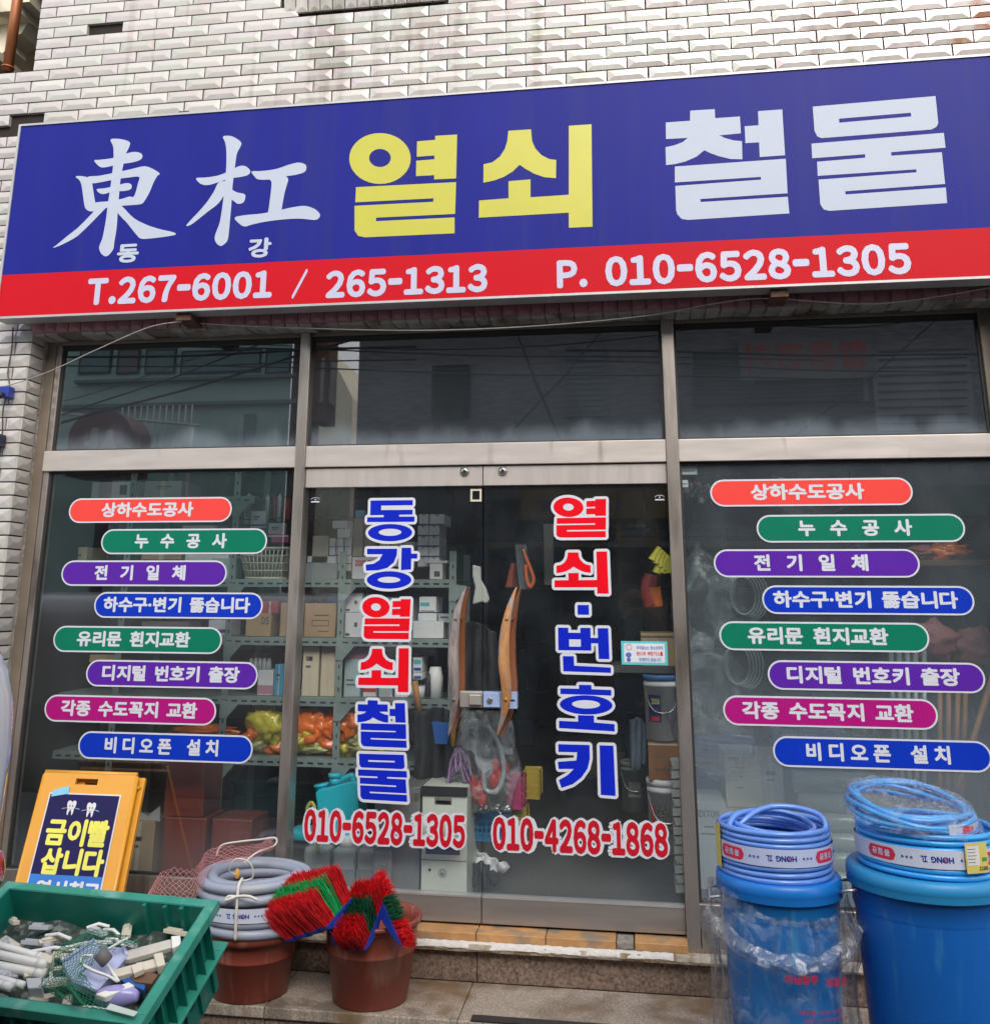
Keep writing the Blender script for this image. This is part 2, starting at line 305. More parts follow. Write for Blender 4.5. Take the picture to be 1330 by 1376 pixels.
def glass_mat(name, tint=(.80, .85, .83), dirt=.10, low=None, refl=3.0, base=.006):
    m = bpy.data.materials.new(name); m.use_nodes = True; t = m.node_tree; t.nodes.clear(); L = t.links.new; N = t.nodes.new
    out = N('ShaderNodeOutputMaterial'); tr = N('ShaderNodeBsdfTransparent'); tr.inputs[0].default_value = (*tint, 1)
    gl = N('ShaderNodeBsdfGlossy'); gl.inputs['Roughness'].default_value = .012; gl.inputs[0].default_value = (1, 1, 1, 1)
    fr = N('ShaderNodeFresnel'); fr.inputs[0].default_value = 1.5; ge = N('ShaderNodeNewGeometry')
    k = N('ShaderNodeMath'); k.operation = 'MULTIPLY'; k.inputs[1].default_value = refl; L(fr.outputs[0], k.inputs[0])
    inv = N('ShaderNodeMath'); inv.operation = 'SUBTRACT'; inv.inputs[0].default_value = 1; L(ge.outputs['Backfacing'], inv.inputs[1])
    k2 = N('ShaderNodeMath'); k2.operation = 'MULTIPLY'; k2.use_clamp = True; L(k.outputs[0], k2.inputs[0]); L(inv.outputs[0], k2.inputs[1])
    mx = N('ShaderNodeMixShader'); L(k2.outputs[0], mx.inputs[0]); L(tr.outputs[0], mx.inputs[1]); L(gl.outputs[0], mx.inputs[2])
    df = N('ShaderNodeBsdfDiffuse'); df.inputs[0].default_value = (.50, .60, .70, 1)
    n = N('ShaderNodeTexNoise'); n.inputs['Scale'].default_value = 3.2; n.inputs['Detail'].default_value = 7; n.inputs['Roughness'].default_value = .6
    mp = N('ShaderNodeMapping'); mp.inputs['Scale'].default_value = (1, 1, .7); L(ge.outputs['Position'], mp.inputs[0]); L(mp.outputs[0], n.inputs['Vector'])
    mr = N('ShaderNodeMapRange'); mr.inputs[1].default_value = .42; mr.inputs[2].default_value = .85; mr.inputs[3].default_value = base; mr.inputs[4].default_value = dirt
    L(n.outputs[0], mr.inputs[0]); fac = mr.outputs[0]
    # fine specks
    n4 = N('ShaderNodeTexNoise'); n4.inputs['Scale'].default_value = 90; n4.inputs['Detail'].default_value = 3; L(ge.outputs['Position'], n4.inputs['Vector'])
    m4 = N('ShaderNodeMapRange'); m4.inputs[1].default_value = .68; m4.inputs[2].default_value = .80; m4.inputs[4].default_value = .10; L(n4.outputs[0], m4.inputs[0])
    a4 = N('ShaderNodeMath'); a4.operation = 'ADD'; L(fac, a4.inputs[0]); L(m4.outputs[0], a4.inputs[1]); fac = a4.outputs[0]
    if low:                                   # dust settled towards the bottom edge: (z0, z1, strength)
        sx = N('ShaderNodeSeparateXYZ'); L(ge.outputs['Position'], sx.inputs[0])
        n2 = N('ShaderNodeTexNoise'); n2.inputs['Scale'].default_value = 4.0; n2.inputs['Detail'].default_value = 5
        mp2 = N('ShaderNodeMapping'); mp2.inputs['Scale'].default_value = (1, 1, .2); L(ge.outputs['Position'], mp2.inputs[0]); L(mp2.outputs[0], n2.inputs['Vector'])
        ad = N('ShaderNodeMath'); ad.operation = 'MULTIPLY_ADD'; ad.inputs[1].default_value = -.28; L(n2.outputs[0], ad.inputs[0]); L(sx.outputs[2], ad.inputs[2])
        m2 = N('ShaderNodeMapRange'); m2.interpolation_type = 'SMOOTHSTEP'; m2.inputs[1].default_value = low[0]-.14; m2.inputs[2].default_value = low[1]-.14
        m2.inputs[3].default_value = low[2]; m2.inputs[4].default_value = 0; L(ad.outputs[0], m2.inputs[0])
        a2 = N('ShaderNodeMath'); a2.operation = 'ADD'; a2.use_clamp = True; L(fac, a2.inputs[0]); L(m2.outputs[0], a2.inputs[1]); fac = a2.outputs[0]
    m5 = N('ShaderNodeMixShader'); L(fac, m5.inputs[0]); L(mx.outputs[0], m5.inputs[1]); L(df.outputs[0], m5.inputs[2])
    L(m5.outputs[0], out.inputs[0]); MATS[name] = m; return m
g_top = glass_mat('grimy_transom_glass', tint=(.45, .48, .50), dirt=.055, low=(2.345, 2.45, .16), refl=4.6, base=.035)
g_win = glass_mat('dusty_window_glass', tint=(.95, .98, .975), dirt=.025, low=(.42, .75, .05))
g_winr = glass_mat('smeared_window_glass', tint=(.90, .94, .93), dirt=.085, low=(.5, 1.6, .12), base=.035)
g_door = glass_mat('door_glass', tint=(.975, .99, .985), dirt=.03, low=(.38, .7, .04), refl=2.2)
# ------------------------------------------------------------------ ground
gm = MB(); gm.box((-60, -60, -.3), (60, 60, 0)); road = gm.build('road', M('asphalt', (.075, .073, .07), rough=.92, var=.3, scale=30, bump=.5, bscale=300)); tag(road, kind='structure')
# ------------------------------------------------------------------ the shop building
TY = -.17; XL = -2.98; XR = 1.66; ZS = 2.926; TW, TH = .2015, .0646
shop = empty('shop_building', 'white tiled hardware shop building with an aluminium framed glass storefront', 'shop building')
wm = MB()
TY += .006
for a, b in (((-6.2, TY+.012, -.05), (XL-.012, .9, 4.445)), ((-3.162, TY+.012, 4.445), (5.2, .9, 7.6)), ((XL-.012, TY+.012, ZS+.012), (XR+.012, .9, 4.445)), ((XR+.012, TY+.012, -.05), (5.2, .9, 4.445))):
    wm.box(a, b)
wm.build('wall', m_grout, shop); TY -= .006
rm = MB(); rm.box((-3.3, 4.3, .2), (5.2, 4.5, 7.6)); rm.box((-3.35, .9, -.05), (-3.15, 4.3, 7.6)); rm.box((2.0, .9, -.05), (2.2, 4.3, 7.6)); rm.box((-3.15, .12, 2.965), (2.0, 4.3, 3.1)); rm.box((-3.15, .9, 3.1), (2.0, 4.3, 3.2))
rm.build('inner_wall', M('shop_wall', (.30, .30, .28), rough=.9), shop)
fl = MB(); fl.box((-3.15, .02, -.05), (2.0, 4.3, .285)); fl.build('shop_floor', M('grey_terrazzo', (.17, .165, .155), rough=.55, var=.45, scale=160), shop)
cl = MB()
for j in range(10):
    for i in range(9): cl.box((-3.1+i*.56, .2+j*.4, 2.945), (-3.1+i*.56+.55, .2+j*.4+.39, 2.962))
ceil_ = cl.build('ceiling_panels', M('ceiling_board', (.30, .29, .27), rough=.9), shop); tag(ceil_, kind='stuff')
# tiles ------------------------------------------------------------------
def tile_mesh(name, wd, hg, mat, dp=.0085, ex=.035, ez=.004, edge=.004):
    a, b = wd/2, hg/2; ix, iz = max(.006, a-ex), ez
    vs = [(-a, .019, -b), (a, .019, -b), (a, .019, b), (-a, .019, b), (-a, -edge, -b), (a, -edge, -b), (a, -edge, b), (-a, -edge, b),
          (-ix, -dp, -iz), (ix, -dp, -iz), (ix, -dp, iz), (-ix, -dp, iz)]
    fs = [(0, 1, 5, 4), (1, 2, 6, 5), (2, 3, 7, 6), (3, 0, 4, 7), (4, 5, 9, 8), (5, 6, 10, 9), (6, 7, 11, 10), (7, 4, 8, 11), (8, 9, 10, 11)]
    me = bpy.data.meshes.new(name); me.from_pydata(vs, [], fs); me.materials.append(mat); me.update(); return me, vs, fs
GAP = .0068
t_full, tv, tf = tile_mesh('wall_tile', TW-GAP, TH-GAP, m_tile)
places = []                                  # (x centre, z centre, width)
z0 = 4.368; xj = -3.0599
for r in range(-68, 9):
    zc = z0+r*TH+TH/2
    if zc-TH/2 < .02 or zc > 5.0: continue
    ph = 0 if (r % 2 == 0) else TW/2
    k0 = int(math.floor((-4.3-xj)/TW))-1
    for k in range(k0, 40):
        x0_, x1_ = xj+ph+k*TW, xj+ph+(k+1)*TW
        if x0_ > 3.1 or x1_ < -4.2: continue
        lim = []
        if zc > 4.45: lo_, hi_ = -3.162, 9
        elif zc > 3.04: lo_, hi_ = -9, 9
        else: lo_, hi_ = (-9, XL) if x0_ < 0 else (XR, 9)
        a_, b_ = max(x0_, lo_), min(x1_, hi_)
        if b_-a_ < .02: continue
        places.append(((a_+b_)/2, zc, b_-a_))
missing = [(A(161.5, 35, TY).x, A(161.5, 35, TY).z), (A(17, 175, TY).x, A(17, 175, TY).z), (A(38, 166, TY).x, A(38, 166, TY).z)]
def toscreen(p):
    d = Vector(p)-CAM; q = Vector((d.dot(rt), d.dot(fw), d.dot(up))); return (PX+FPX*q.x/q.y, PY-FPX*q.z/q.y)
vis = []; hid = []
sol = (A(382, 20, TY).x, A(600, 20, TY).x, A(500, 16, TY).z)   # soldier course under the upper window
for x_, z_, w_ in places:
    if any(abs(x_-a) < w_/2 and abs(z_-b) < TH/2 for a, b in missing): continue
    if z_ > sol[2]+.03 and sol[0] < x_ < sol[1]: continue
    px, py = toscreen((x_, TY, z_))
    behind = (z_ < 3.98 and z_ > 3.04 and x_ > -3.0)
    (vis if (-30 < px < 1360 and -12 < py < 1300 and not behind) else hid).append((x_, z_, w_))
vis.sort(key=lambda q: -q[2]*(1+.15*q[0]))
T_IND = 262; cache = {}
def jit(): return random.uniform(-.0012, .0012)
for i, (x_, z_, w_) in enumerate(vis[:T_IND]):
    k = round(w_, 3)
    if k not in cache: cache[k] = t_full if k == round(TW, 3) else tile_mesh('wall_tile', w_-GAP, TH-GAP, m_tile)[0]
    o = link('tile', cache[k], shop, loc=(x_+jit(), TY+jit(), z_+jit()*.6)); o.rotation_euler = (random.uniform(-.02, .02), 0, random.uniform(-.012, .012))
sm = MB()
for x_, z_, w_ in vis[T_IND:]+hid:
    _, vs, fs = (None, tv, tf) if abs(w_-TW) < .001 else tile_mesh('x', w_-GAP, TH-GAP, m_tile)
    rr = random.uniform(-.02, .02)
    sm.add([(v[0]+x_, v[1]+TY+rr*v[2]+jit()*.1, v[2]+z_) for v in vs], fs)
tag(sm.build('tile_field', m_tile, shop), kind='stuff')
# soldier course + plum course + soffit tiles
s_m, sv, sf = tile_mesh('soldier_tile', .062, .105, m_tile, ex=.026, ez=.028)
n_s = int((sol[1]-sol[0])/.0672)
for i in range(n_s):
    o = link('tile', s_m, shop, loc=(sol[0]+.034+i*.0672, TY-.012+jit(), sol[2]+.083)); o.rotation_euler = (.22+random.uniform(-.03, .03), 0, random.uniform(-.03, .03))
p_m, pv, pf = tile_mesh('plum_tile', .0640, .062, m_tile_red, ex=.022, ez=.012)
sb = MB(); pm_ = MB(); n_p = int((XR-XL)/.0672)
f_m, fv, ff = tile_mesh('soffit_tile', .0630, .13, M('soffit_tile_grey', (.40, .39, .36), rough=.4, var=.25, rnd=.15, stain=((.10, .07, .05), 6, .52, .2)), ex=.026, ez=.03)
for i in range(n_p+1):
    x_ = XL+.034+i*.0672
    o = link('plum_tile', p_m, shop, loc=(x_, TY-.004+jit(), 2.960)); o.rotation_euler = (random.uniform(-.04, .04), 0, random.uniform(-.03, .03))
    if i not in (2, 3, 9, 10, 22): 
        o = link('soffit_tile', f_m, shop, loc=(x_, TY+.075+jit(), 2.921+jit())); o.rotation_euler = (math.pi/2+random.uniform(-.05, .05), random.uniform(-.05, .05), random.uniform(-.04, .04))
mo = MB(); mo.box((XL, TY+.02, 2.926), (XR, .12, 2.96)); mo.build('soffit_bed', m_mortar, shop)
# reveals (left and right jambs)
rvm, rv, rf = tile_mesh('jamb_tile', .118, TH-GAP, m_tile, ex=.034, ez=.004)
for s_, X_ in ((1, XL), (-1, XR)):
    rs = MB()
    for r in range(-68, -21):
        zc = z0+r*TH+TH/2
        if zc < .35: continue
        if s_ == 1 and zc < 2.75 and zc > .9:
            o = link('jamb_tile', rvm, shop, loc=(X_, TY+.058, zc)); o.rotation_euler = (0, 0, math.pi/2+random.uniform(-.03, .03))
        else:
            for v in (0,): rs.add([(X_-s_*v_[1], TY+.058+v_[0], zc+v_[2]) for v_ in rv], rf)
    tag(rs.build('jamb_tile_field', m_tile, shop), kind='stuff')
    mm_ = MB(); xo = X_-s_*.02
    def fm(u, v, X_=X_, s_=s_): 
        z = .2+2.78*v; n_ = noise.noise(Vector((z*9, u*3, s_*4)))
        return Vector((X_-s_*(.004-.016*u-.012*n_*u), -.052+.045*u+.012*noise.noise(Vector((z*14, 3, 1))), z))
    mm_.grid(fm, 2, 160); mm_.build('mortar_edge', m_mortar, shop)
# frame ------------------------------------------------------------------
FY0, FY1 = -.03, .05
fr = MB()
def bar(x0, x1, z0, z1, y0=FY0, y1=FY1, m=0, mb=None): (mb or fr).box((x0, y0, z0), (x1, y1, z1), m)
bar(XL-.005, XL+.055, .2, 2.924, m=1)                              # post cladding on the left jamb
bar(-2.925, -2.895, .41, 2.898, -.022, .05, 3)
bar(-1.593, -1.542, .20, 2.923, -.045, .05, 3); bar(.179, .235, .16, 2.923, -.045, .05, 3); bar(1.593, XR+.005, .2, 2.924, -.03, .05, 1)
for a, b in ((-2.925, -1.593), (-1.542, .179), (.235, 1.593)):
    bar(a, b, 2.240, 2.343, -.036, .048)                            # transom rail
    bar(a, b, 2.898, 2.924, -.028, .05, 1)                           # head
    bar(a, b, 2.885, 2.897, -.018, .05, 2)
for a, b in ((-2.895, -1.593), (.235, 1.593)):
    bar(a, b, .338, .408, -.034, .05, 3); 
frame = fr.build('window_frame', [m_alu, m_post, m_seal, m_mul], shop, bevel=.003)
sd = MB()
for a, b, z0_, z1_ in ((-2.895, -1.593, 2.343, 2.885), (-1.542, .179, 2.343, 2.885), (.235, 1.593, 2.343, 2.885), (-2.895, -1.593, .408, 2.24), (.235, 1.593, .408, 2.24)):
    for q in ((a, a+.012, z0_, z1_), (b-.012, b, z0_, z1_), (a+.012, b-.012, z0_, z0_+.009), (a+.012, b-.012, z1_-.012, z1_)): sd.box((q[0], -.012, q[2]), (q[1], .012, q[3]))
sd.build('glazing_seal', m_seal, shop)
def pane(name, a, b, z0_, z1_, mat): mb = MB(); mb.box((a, -.003, z0_), (b, .003, z1_)); return mb.build(name, mat, shop)
pane('transom_pane', -2.883, -1.605, 2.352, 2.873, g_top); pane('transom_pane', -1.53, .167, 2.352, 2.873, g_top); pane('transom_pane', .247, 1.581, 2.352, 2.873, g_top)
p_left = pane('window_pane', -2.883, -1.605, .417, 2.228, g_win); p_right = pane('window_pane', .247, 1.581, .417, 2.228, g_winr)
# doors ------------------------------------------------------------------
def leaf(a, b, side):
    door = bpy.data.objects.new('glass_door', None); COL.objects.link(door); door.parent = shop; door.location = ((a+b)/2, 0, .287)
    for nm, q in (('top_rail', (2.143, 2.2345, .02)), ('bottom_rail', (.287, .388, .022))): d = MB(); d.box((a, -q[2], q[0]), (b, q[2], q[1])); d.build(nm, [m_drail if nm == 'bottom_rail' else M('door_rail_steel', (.53, .49, .465), rough=.32, metal=.35, var=.08, scale=3, stretch=(8, 1, 1))], door, bevel=.002)
    g = MB(); g.box((a+.001, -.005, .388), (b-.001, .005, 2.143)); g.build('door_glass', g_door, door)
    r = MB(); r.box((a, -.024, .386), (b, .024, .394)); r.build('door_rail_trim', m_white if 0 else M('pale_trim', (.5, .5, .49), rough=.3, metal=.5), door)
    kx = -.76 if side == 'l' else -.578
    k = MB(); k.lathe([(.0, -.013), (.013, -.013), (.014, -.010), (.021, -.009), (.022, 0)], (kx, -.022, 2.212), 20, axis=(0, 1, 0)); k.lathe([(.0, 0), (.007, 0), (.007, .004)], (kx, -.0375, 2.212), 12, mi=1, axis=(0, 1, 0))
    k.build('pivot_lock', [M('polished_steel', (.6, .58, .54), rough=.2, metal=.9), m_black], door)
    return door
dl = leaf(-1.541, -.6755, 'l'); dr = leaf(-.6715, .178, 'r')
# curved weathered handles
wood_g = M('weathered_horn', (.23, .195, .19), rough=.6, var=.5, scale=14, stretch=(4, 4, .6), bump=.5)
wood_g2 = M('worn_orange_horn', (.42, .20, .075), rough=.5, var=.3, scale=9, stretch=(3, 3, .7), bump=.4, stain=((.28, .24, .22), 12, .52, .05, (2, 2, .35)))
wood_o = M('orange_horn', (.30, .085, .025), rough=.4, var=.15, coat=.3)
def horn(door, pts, mat, Y, lab, sgn):
    c = [A(p[0], p[1], Y) for p in pts]; ws = [p[2]*.76/FPX*4.55/2 for p in pts]; n_ = 8
    P = bez(c, n_); W = bez([Vector((w_, 0, 0)) for w_ in ws], n_)
    mb = MB(); N_ = len(P); vs = []
    for i, p in enumerate(P):
        w_ = max(.002, W[i].x); bow = math.sin(math.pi*i/(N_-1)); y = Y-sgn*.045*(bow-1)*-1 if False else Y+sgn*.05*(1-bow)
        for k in range(12):
            an = 2*math.pi*k/12; vs.append((p.x+w_*math.cos(an), y+math.sin(an)*max(.004, w_*.55), p.z))
    fs = [(i*12+k, i*12+(k+1) % 12, (i+1)*12+(k+1) % 12, (i+1)*12+k) for i in range(N_-1) for k in range(12)]+[tuple(range(12)), tuple(range((N_-1)*12+11, (N_-1)*12-1, -1))]
    mb.add(vs, fs, 0, True)
    for q in (.25, .75):
        i = int(N_*q); mb.tube([(P[i].x, Y, P[i].z), (P[i].x, 0.006*sgn*-1, P[i].z)], .008, 8, 0)
    o = mb.build('door_handle', mat, door); o['label'] = lab; return o
HL = [(624, 789, 3), (615, 815, 11), (610, 850, 17), (609, 890, 19), (610, 925, 17), (608, 955, 12), (600, 991, 3)]
HR = [(692, 789, 3), (684, 815, 11), (678, 850, 17), (677, 890, 20), (680, 925, 18), (677, 955, 13), (666, 991, 3)]
horn(dl, HL, wood_g, -.085, 'grey weathered curved handle', 1); horn(dr, HR, wood_g2, -.085, 'orange flaking curved handle', 1)
horn(dl, [(p[0]+9, p[1], p[2]) for p in HL], wood_o, .085, 'glossy orange inner handle', -1); horn(dr, [(p[0]+9, p[1], p[2]) for p in HR], wood_o, .085, 'glossy orange inner handle', -1)
lk = MB(); a = A(618, 950, -.03); b = A(649, 929, -.03); lk.box((a.x, -.045, a.z), (b.x, -.006, b.z)); lk.box((a.x+.045, -.06, a.z+.012), (b.x-.004, -.045, b.z-.012))
lk.build('lock_case', M('grey_lock', (.38, .36, .34), rough=.35, metal=.3), dl, bevel=.004)
lk = MB(); a = A(650, 951, -.03); b = A(695, 930, -.03); lk.box((a.x, -.045, a.z), (b.x, -.006, b.z)); lk.box((a.x+.002, -.058, a.z+.006), (a.x+.075, -.045, b.z-.004))
c_ = A(658, 941, -.06); lk.lathe([(0, -.008), (.012, -.008), (.014, 0)], (c_.x, -.058, c_.z), 20, 1, axis=(0, 1, 0)); lk.box((c_.x+.06, -.0465, c_.z-.004), (c_.x+.11, -.045, c_.z+.004), 2)
lk.build('lock_case', [M('pale_blue_lock', (.32, .42, .66), rough=.35), M('polished_steel'), m_black], dr, bevel=.004)['label'] = 'pale blue lock with keyhole'
# small eye logo and decals on the doors
def decal(name, px, parent, mat, Y=-.0062, th=.0015, pad=None):
    a = A(px[0], px[3], Y); b = A(px[2], px[1], Y); mb = MB(); mb.box((a.x, Y-th, a.z), (b.x, Y, b.z)); return mb, a, b
for px, par in (((418, 668, 430, 675), dl), ((879, 665, 893, 672), dr)):
    a = A(px[0], px[3], -.0065); b = A(px[2], px[1], -.0065); mb = MB(); cx, cz = (a.x+b.x)/2, (a.z+b.z)/2
    mb.tube([(cx+.021*math.cos(t_), -.0068, cz+.010*math.sin(t_)) for t_ in [math.pi*q/10 for q in range(11)]], .0015, 4)
    mb.ball((cx, -.0068, cz), .004); mb.box((cx-.021, -.0075, cz-.013), (cx+.021, -.0062, cz-.007)); mb.build('eye_sticker', m_white, par)
mb = MB(); a = A(632, 674, -.0065); b = A(647, 657, -.0065)
for q in ((a.x, a.z, b.x, a.z+.009), (a.x, b.z-.009, b.x, b.z), (a.x, a.z+.009, a.x+.009, b.z-.009), (b.x-.009, a.z+.009, b.x, b.z-.009)): mb.box((q[0], -.0075, q[1]), (q[2], -.006, q[3]))
mb.build('square_sticker', M('cream_paper', (.6, .56, .45), rough=.7), dl)
# notice sticker on the right door
a = A(835, 893, -.006); b = A(896, 862, -.006); mb = MB(); mb.box((a.x, -.0075, a.z), (b.x, -.0058, b.z)); mb.box((a.x+.012, -.0082, a.z+.010), (b.x-.012, -.0076, b.z-.010), 1)
W_ = b.x-a.x; H_ = b.z-a.z; fmp = flatmap(-.0086); mb.tube([(a.x+.035+.012*math.cos(t_*.5236), -.0086, b.z-.026+.012*math.sin(t_*.5236)) for t_ in range(12)], .0012, 4, 3, closed=True)
word(mb, '우리업소는 청소년에게', (a.x+W_*.33, b.z-.036, b.x-.02, b.z-.020), fmp, .02, mi=2); word(mb, '본드와 부탄가스를', (a.x+W_*.33, b.z-.062, b.x-.02, b.z-.043), fmp, .03, mi=3)
word(mb, '판매하지 않습니다', (a.x+W_*.38, b.z-.086, b.x-.03, b.z-.070), fmp, .02, mi=2)
mb.ball((a.x+.032, -.0090, a.z+.042), (.013, .001, .011), 2); mb.ball((a.x+.032, -.0090, a.z+.022), (.009, .001, .010), 2)
mb.build('notice_sticker', [M('aqua_print', (.10, .50, .55), rough=.4), M('pale_print', (.62, .66, .72), rough=.4), M('ink_blue', (.10, .12, .45), rough=.5), M('ink_red', (.6, .03, .03), rough=.5)], dr)
# heavy door lettering
s5 = lambda x, y: (390+x/4.03, 640+y/4.03)
def hl(door, key, pxbox, col):
    a = A(pxbox[0], pxbox[3], -.006); b = A(pxbox[2], pxbox[1], -.006); f = fit(key, (a.x, a.z, b.x, b.z)); mb = MB()
    heavy(mb, key, f, flatmap(-.006), 0, .0003, outline=.0125); heavy(mb, key, f, flatmap(-.006), 1, .0008); heavy(mb, key, f, flatmap(-.006), 1, .0008) if 0 else None
    mb.build('vinyl_letter', [m_white, col], door)
for key, bx, c_ in (('dong', (492.5, 672, 557.5, 727.5), m_blue), ('gang', (490.5, 736, 561, 791), m_blue), ('yeol', (485.5, 802.5, 552, 858.5), m_red), ('soe', (481, 871, 550, 929), m_red),
                    ('cheol', (479, 942, 548, 1003), m_blue), ('mul', (480, 1014.5, 548.5, 1075), m_blue)): hl(dl, key, bx, c_)
for key, bx, c_ in (('yeol', (744, 668, 814, 722.5), m_red), ('soe', (745, 741, 816, 797.5), m_red), ('dot', (776, 813, 791, 826), m_blue), ('beon', (750.5, 844, 819, 903), m_blue),
                    ('ho', (751, 921, 824, 981), m_blue), ('ki', (750, 1002, 825, 1067), m_blue)): hl(dr, key, bx, c_)
def phone(door, s, x0, y0a, x1, y1a, h):
    a = A(x0, y0a, -.006); b = A(x1, y1a, -.006); mb = MB(); zt = (a.z+b.z)/2; hz = h/FPX*4.7
    bx = (a.x, zt-hz/2, b.x, zt+hz/2); fs_ = full(s)
    word(mb, fs_, bx, flatmap(-.006), .05, adv=.14, mi=1, lift=.0012)
    e = .0085; word(mb, fs_, (bx[0]-e, bx[1]-e, bx[2]+e, bx[3]+e), flatmap(-.006), .12, adv=.00, mi=0, lift=.0004)
    mb.build('phone_number', [m_white, m_dred], door)
phone(dl, '010-6528-1305', 409, 1109, 625, 1117, 38); phone(dr, '010-4268-1868', 662, 1119, 897, 1130, 38)
# service stickers on the side windows ------------------------------------
cols = {'r': M('coral_vinyl', (.80, .065, .055), rough=.35, var=.03, spec=.2), 'g': M('green_vinyl', (.003, .17, .10), rough=.35, var=.03, spec=.2), 'p': M('purple_vinyl', (.095, .018, .34), rough=.35, var=.03, spec=.2),
        'b': M('royal_vinyl', (.004, .035, .46), rough=.35, var=.03, spec=.2), 'm': M('magenta_vinyl', (.38, .008, .18), rough=.35, var=.03, spec=.2)}
names = [('상하수도공사', 'r', 0, 'red sticker'), ('누수공사', 'g', .75, 'green sticker with wide letters'), ('전기일체', 'p', .75, 'purple sticker with wide letters'), ('하수구·변기 뚫습니다', 'b', 0, 'blue sticker'),
         ('유리문 흰지교환', 'g', 0, 'green sticker with close letters'), ('디지털 번호키 출장', 'p', 0, 'purple sticker'), ('각종 수도꼭지 교환', 'm', 0, 'magenta sticker'), ('비디오폰 설치', 'b', .25, 'lowest blue sticker')]
q4 = lambda x, y: (x/2.956, 640+y/2.956)
LP = [(275, 140, 922, 128, 405, 770), (403, 265, 1062, 252, 537, 902), (245, 390, 902, 380, 377, 738), (375, 517, 1045, 508, 412, 995), (213, 652, 883, 646, 307, 757), (343, 787, 1025, 786, 407, 953), (178, 925, 860, 930, 243, 785), (312, 1072, 1005, 1080, 417, 868)]
LPX = [(*q4(a, b), *q4(c, d), e/2.956, f/2.956) for a, b, c, d, e, f in LP]
q6 = lambda x, y: (880+x/2.956, 400+y/2.956)
RP = [(218, 775, 1022, 770, 378, 830), (402, 915, 1230, 917, 567, 1020), (232, 1052, 1050, 1058, 392, 845), (424, 1195, 1267, 1208, 468, 1202)]
RPX = [(*q6(a, b), *q6(c, d), 880+e/2.956, 880+f/2.956) for a, b, c, d, e, f in RP]+[(966, 853, 1248, 858, 1004, 1193), (1031, 906, 1323, 912, 1056.7, 1289), (971, 952.5, 1259.6, 962, 996.7, 1226.7), (1038, 1008, 1332, 1018.6, 1083, 1276)]
def pill(par, i, q):
    s, c_, sp, lab = names[i]; a = A(q[0], q[1], -.004); b = A(q[2], q[3], -.004); zc = (a.z+b.z)/2; ym = (q[1]+q[3])/2
    tx0 = A(q[4], ym, -.004).x; tx1 = A(q[5], ym, -.004).x; H = .122; mb = MB()
    def stad(x0, x1, h): r = h/2; return [(x1-r+r*math.cos(t), zc+r*math.sin(t)) for t in [-math.pi/2+math.pi*k/16 for k in range(17)]]+[(x0+r+r*math.cos(t), zc+r*math.sin(t)) for t in [math.pi/2+math.pi*k/16 for k in range(17)]]
    for e, y, mi in ((0, -.0045, 0), (.0075, -.0050, 1)):
        mb.prism([Vector((x, y, z)) for x, z in stad(a.x+e, b.x-e, H-2*e)], (0, .0009, 0), mi)
    word(mb, s, (tx0, zc-.034, tx1, zc+.039), flatmap(-.0052), .040, sp=sp, space=.45, mi=0)
    o = mb.build('service_sticker', [m_white, cols[c_]], par); o['label'] = lab
for i in range(8): pill(p_left, i, LPX[i]); pill(p_right, i, RPX[i])
# threshold, steps --------------------------------------------------------
mt = M('orange_step_tile', (.50, .27, .11), rough=.5, var=.25, scale=8, stain=((.25, .20, .15), 9, .5, .15), rnd=.1)
m_gran = M('brown_granite', (.19, .135, .105), rough=.55, var=.85, scale=95, stain=((.08, .055, .04), 7, .5, .3))
m_gran2 = M('buff_granite', (.35, .295, .24), rough=.6, var=.6, scale=110, stain=((.20, .13, .075), 5.5, .50, .16), spots=[((.10, .06, .03), (-.9, -.12, .09), (.9, .10, 1), 9, .55), ((.08, .06, .045), (-1.3, -.45, .09), (.8, .10, 1), 12, .7), ((.10, .07, .04), (-.2, -.3, .09), (.5, .3, 1), 7, .5)])
xs = [-1.66, -1.36, -1.02, -.70, -.36, -.02, .26]; xs = [A(x, y, -.07).x for x, y in ((360, 1240), (445, 1240), (541, 1245), (641.5, 1250), (734, 1257), (828, 1265), (925, 1275))]
for i in range(6):
    mb = MB()
    if i == 5: 
        mb.box((xs[i]+.075, -.115, .244), (xs[i+1]-.004, .05, .277)); mb.box((xs[i]+.002, -.108, .246), (xs[i]+.07, .05, .272), 1)
    else: mb.box((xs[i]+.0015, -.115, .244), (xs[i+1]-.0015, .05, .277))
    mb.build('threshold_tile', [mt, m_mortar], shop, bevel=.003)
nm = MB()
def nose(u, v):
    x = -3.0+4.9*u; e = noise.noise(Vector((x*7, 0, 2)))*.012+noise.noise(Vector((x*31, 0, 5)))*.006
    pr = [(-.10, .246), (-.135-e, .240+e*.3), (-.142-e, .225), (-.137-e*.6, .214+e*.4), (-.10, .212)]
    k = v*4; i = int(min(3, k)); f = k-i; return Vector((x, pr[i][0]*(1-f)+pr[i+1][0]*f, pr[i][1]*(1-f)+pr[i+1][1]*f))
nm.grid(nose, 220, 4, smooth=False); nm.build('step_nosing', M('chipped_mortar', (.42, .37, .30), rough=.9, var=.25, scale=25, bump=.7, bscale=70, stain=((.26, .18, .10), 9, .48, .1)), shop)
ma = MB()                                   # smeared white mortar along the nosing
def smear(u, v):
    x = -.93+1.05*u; n1 = noise.noise(Vector((x*9, 1, 1)))*.5+.5; y = -.118-.034*v*(.45+.6*n1); return Vector((x, y-.004*math.sin(math.pi*v), .2475-.013*v*v*(1.0+n1)+.003*noise.noise(Vector((x*40, v*4, 0)))))
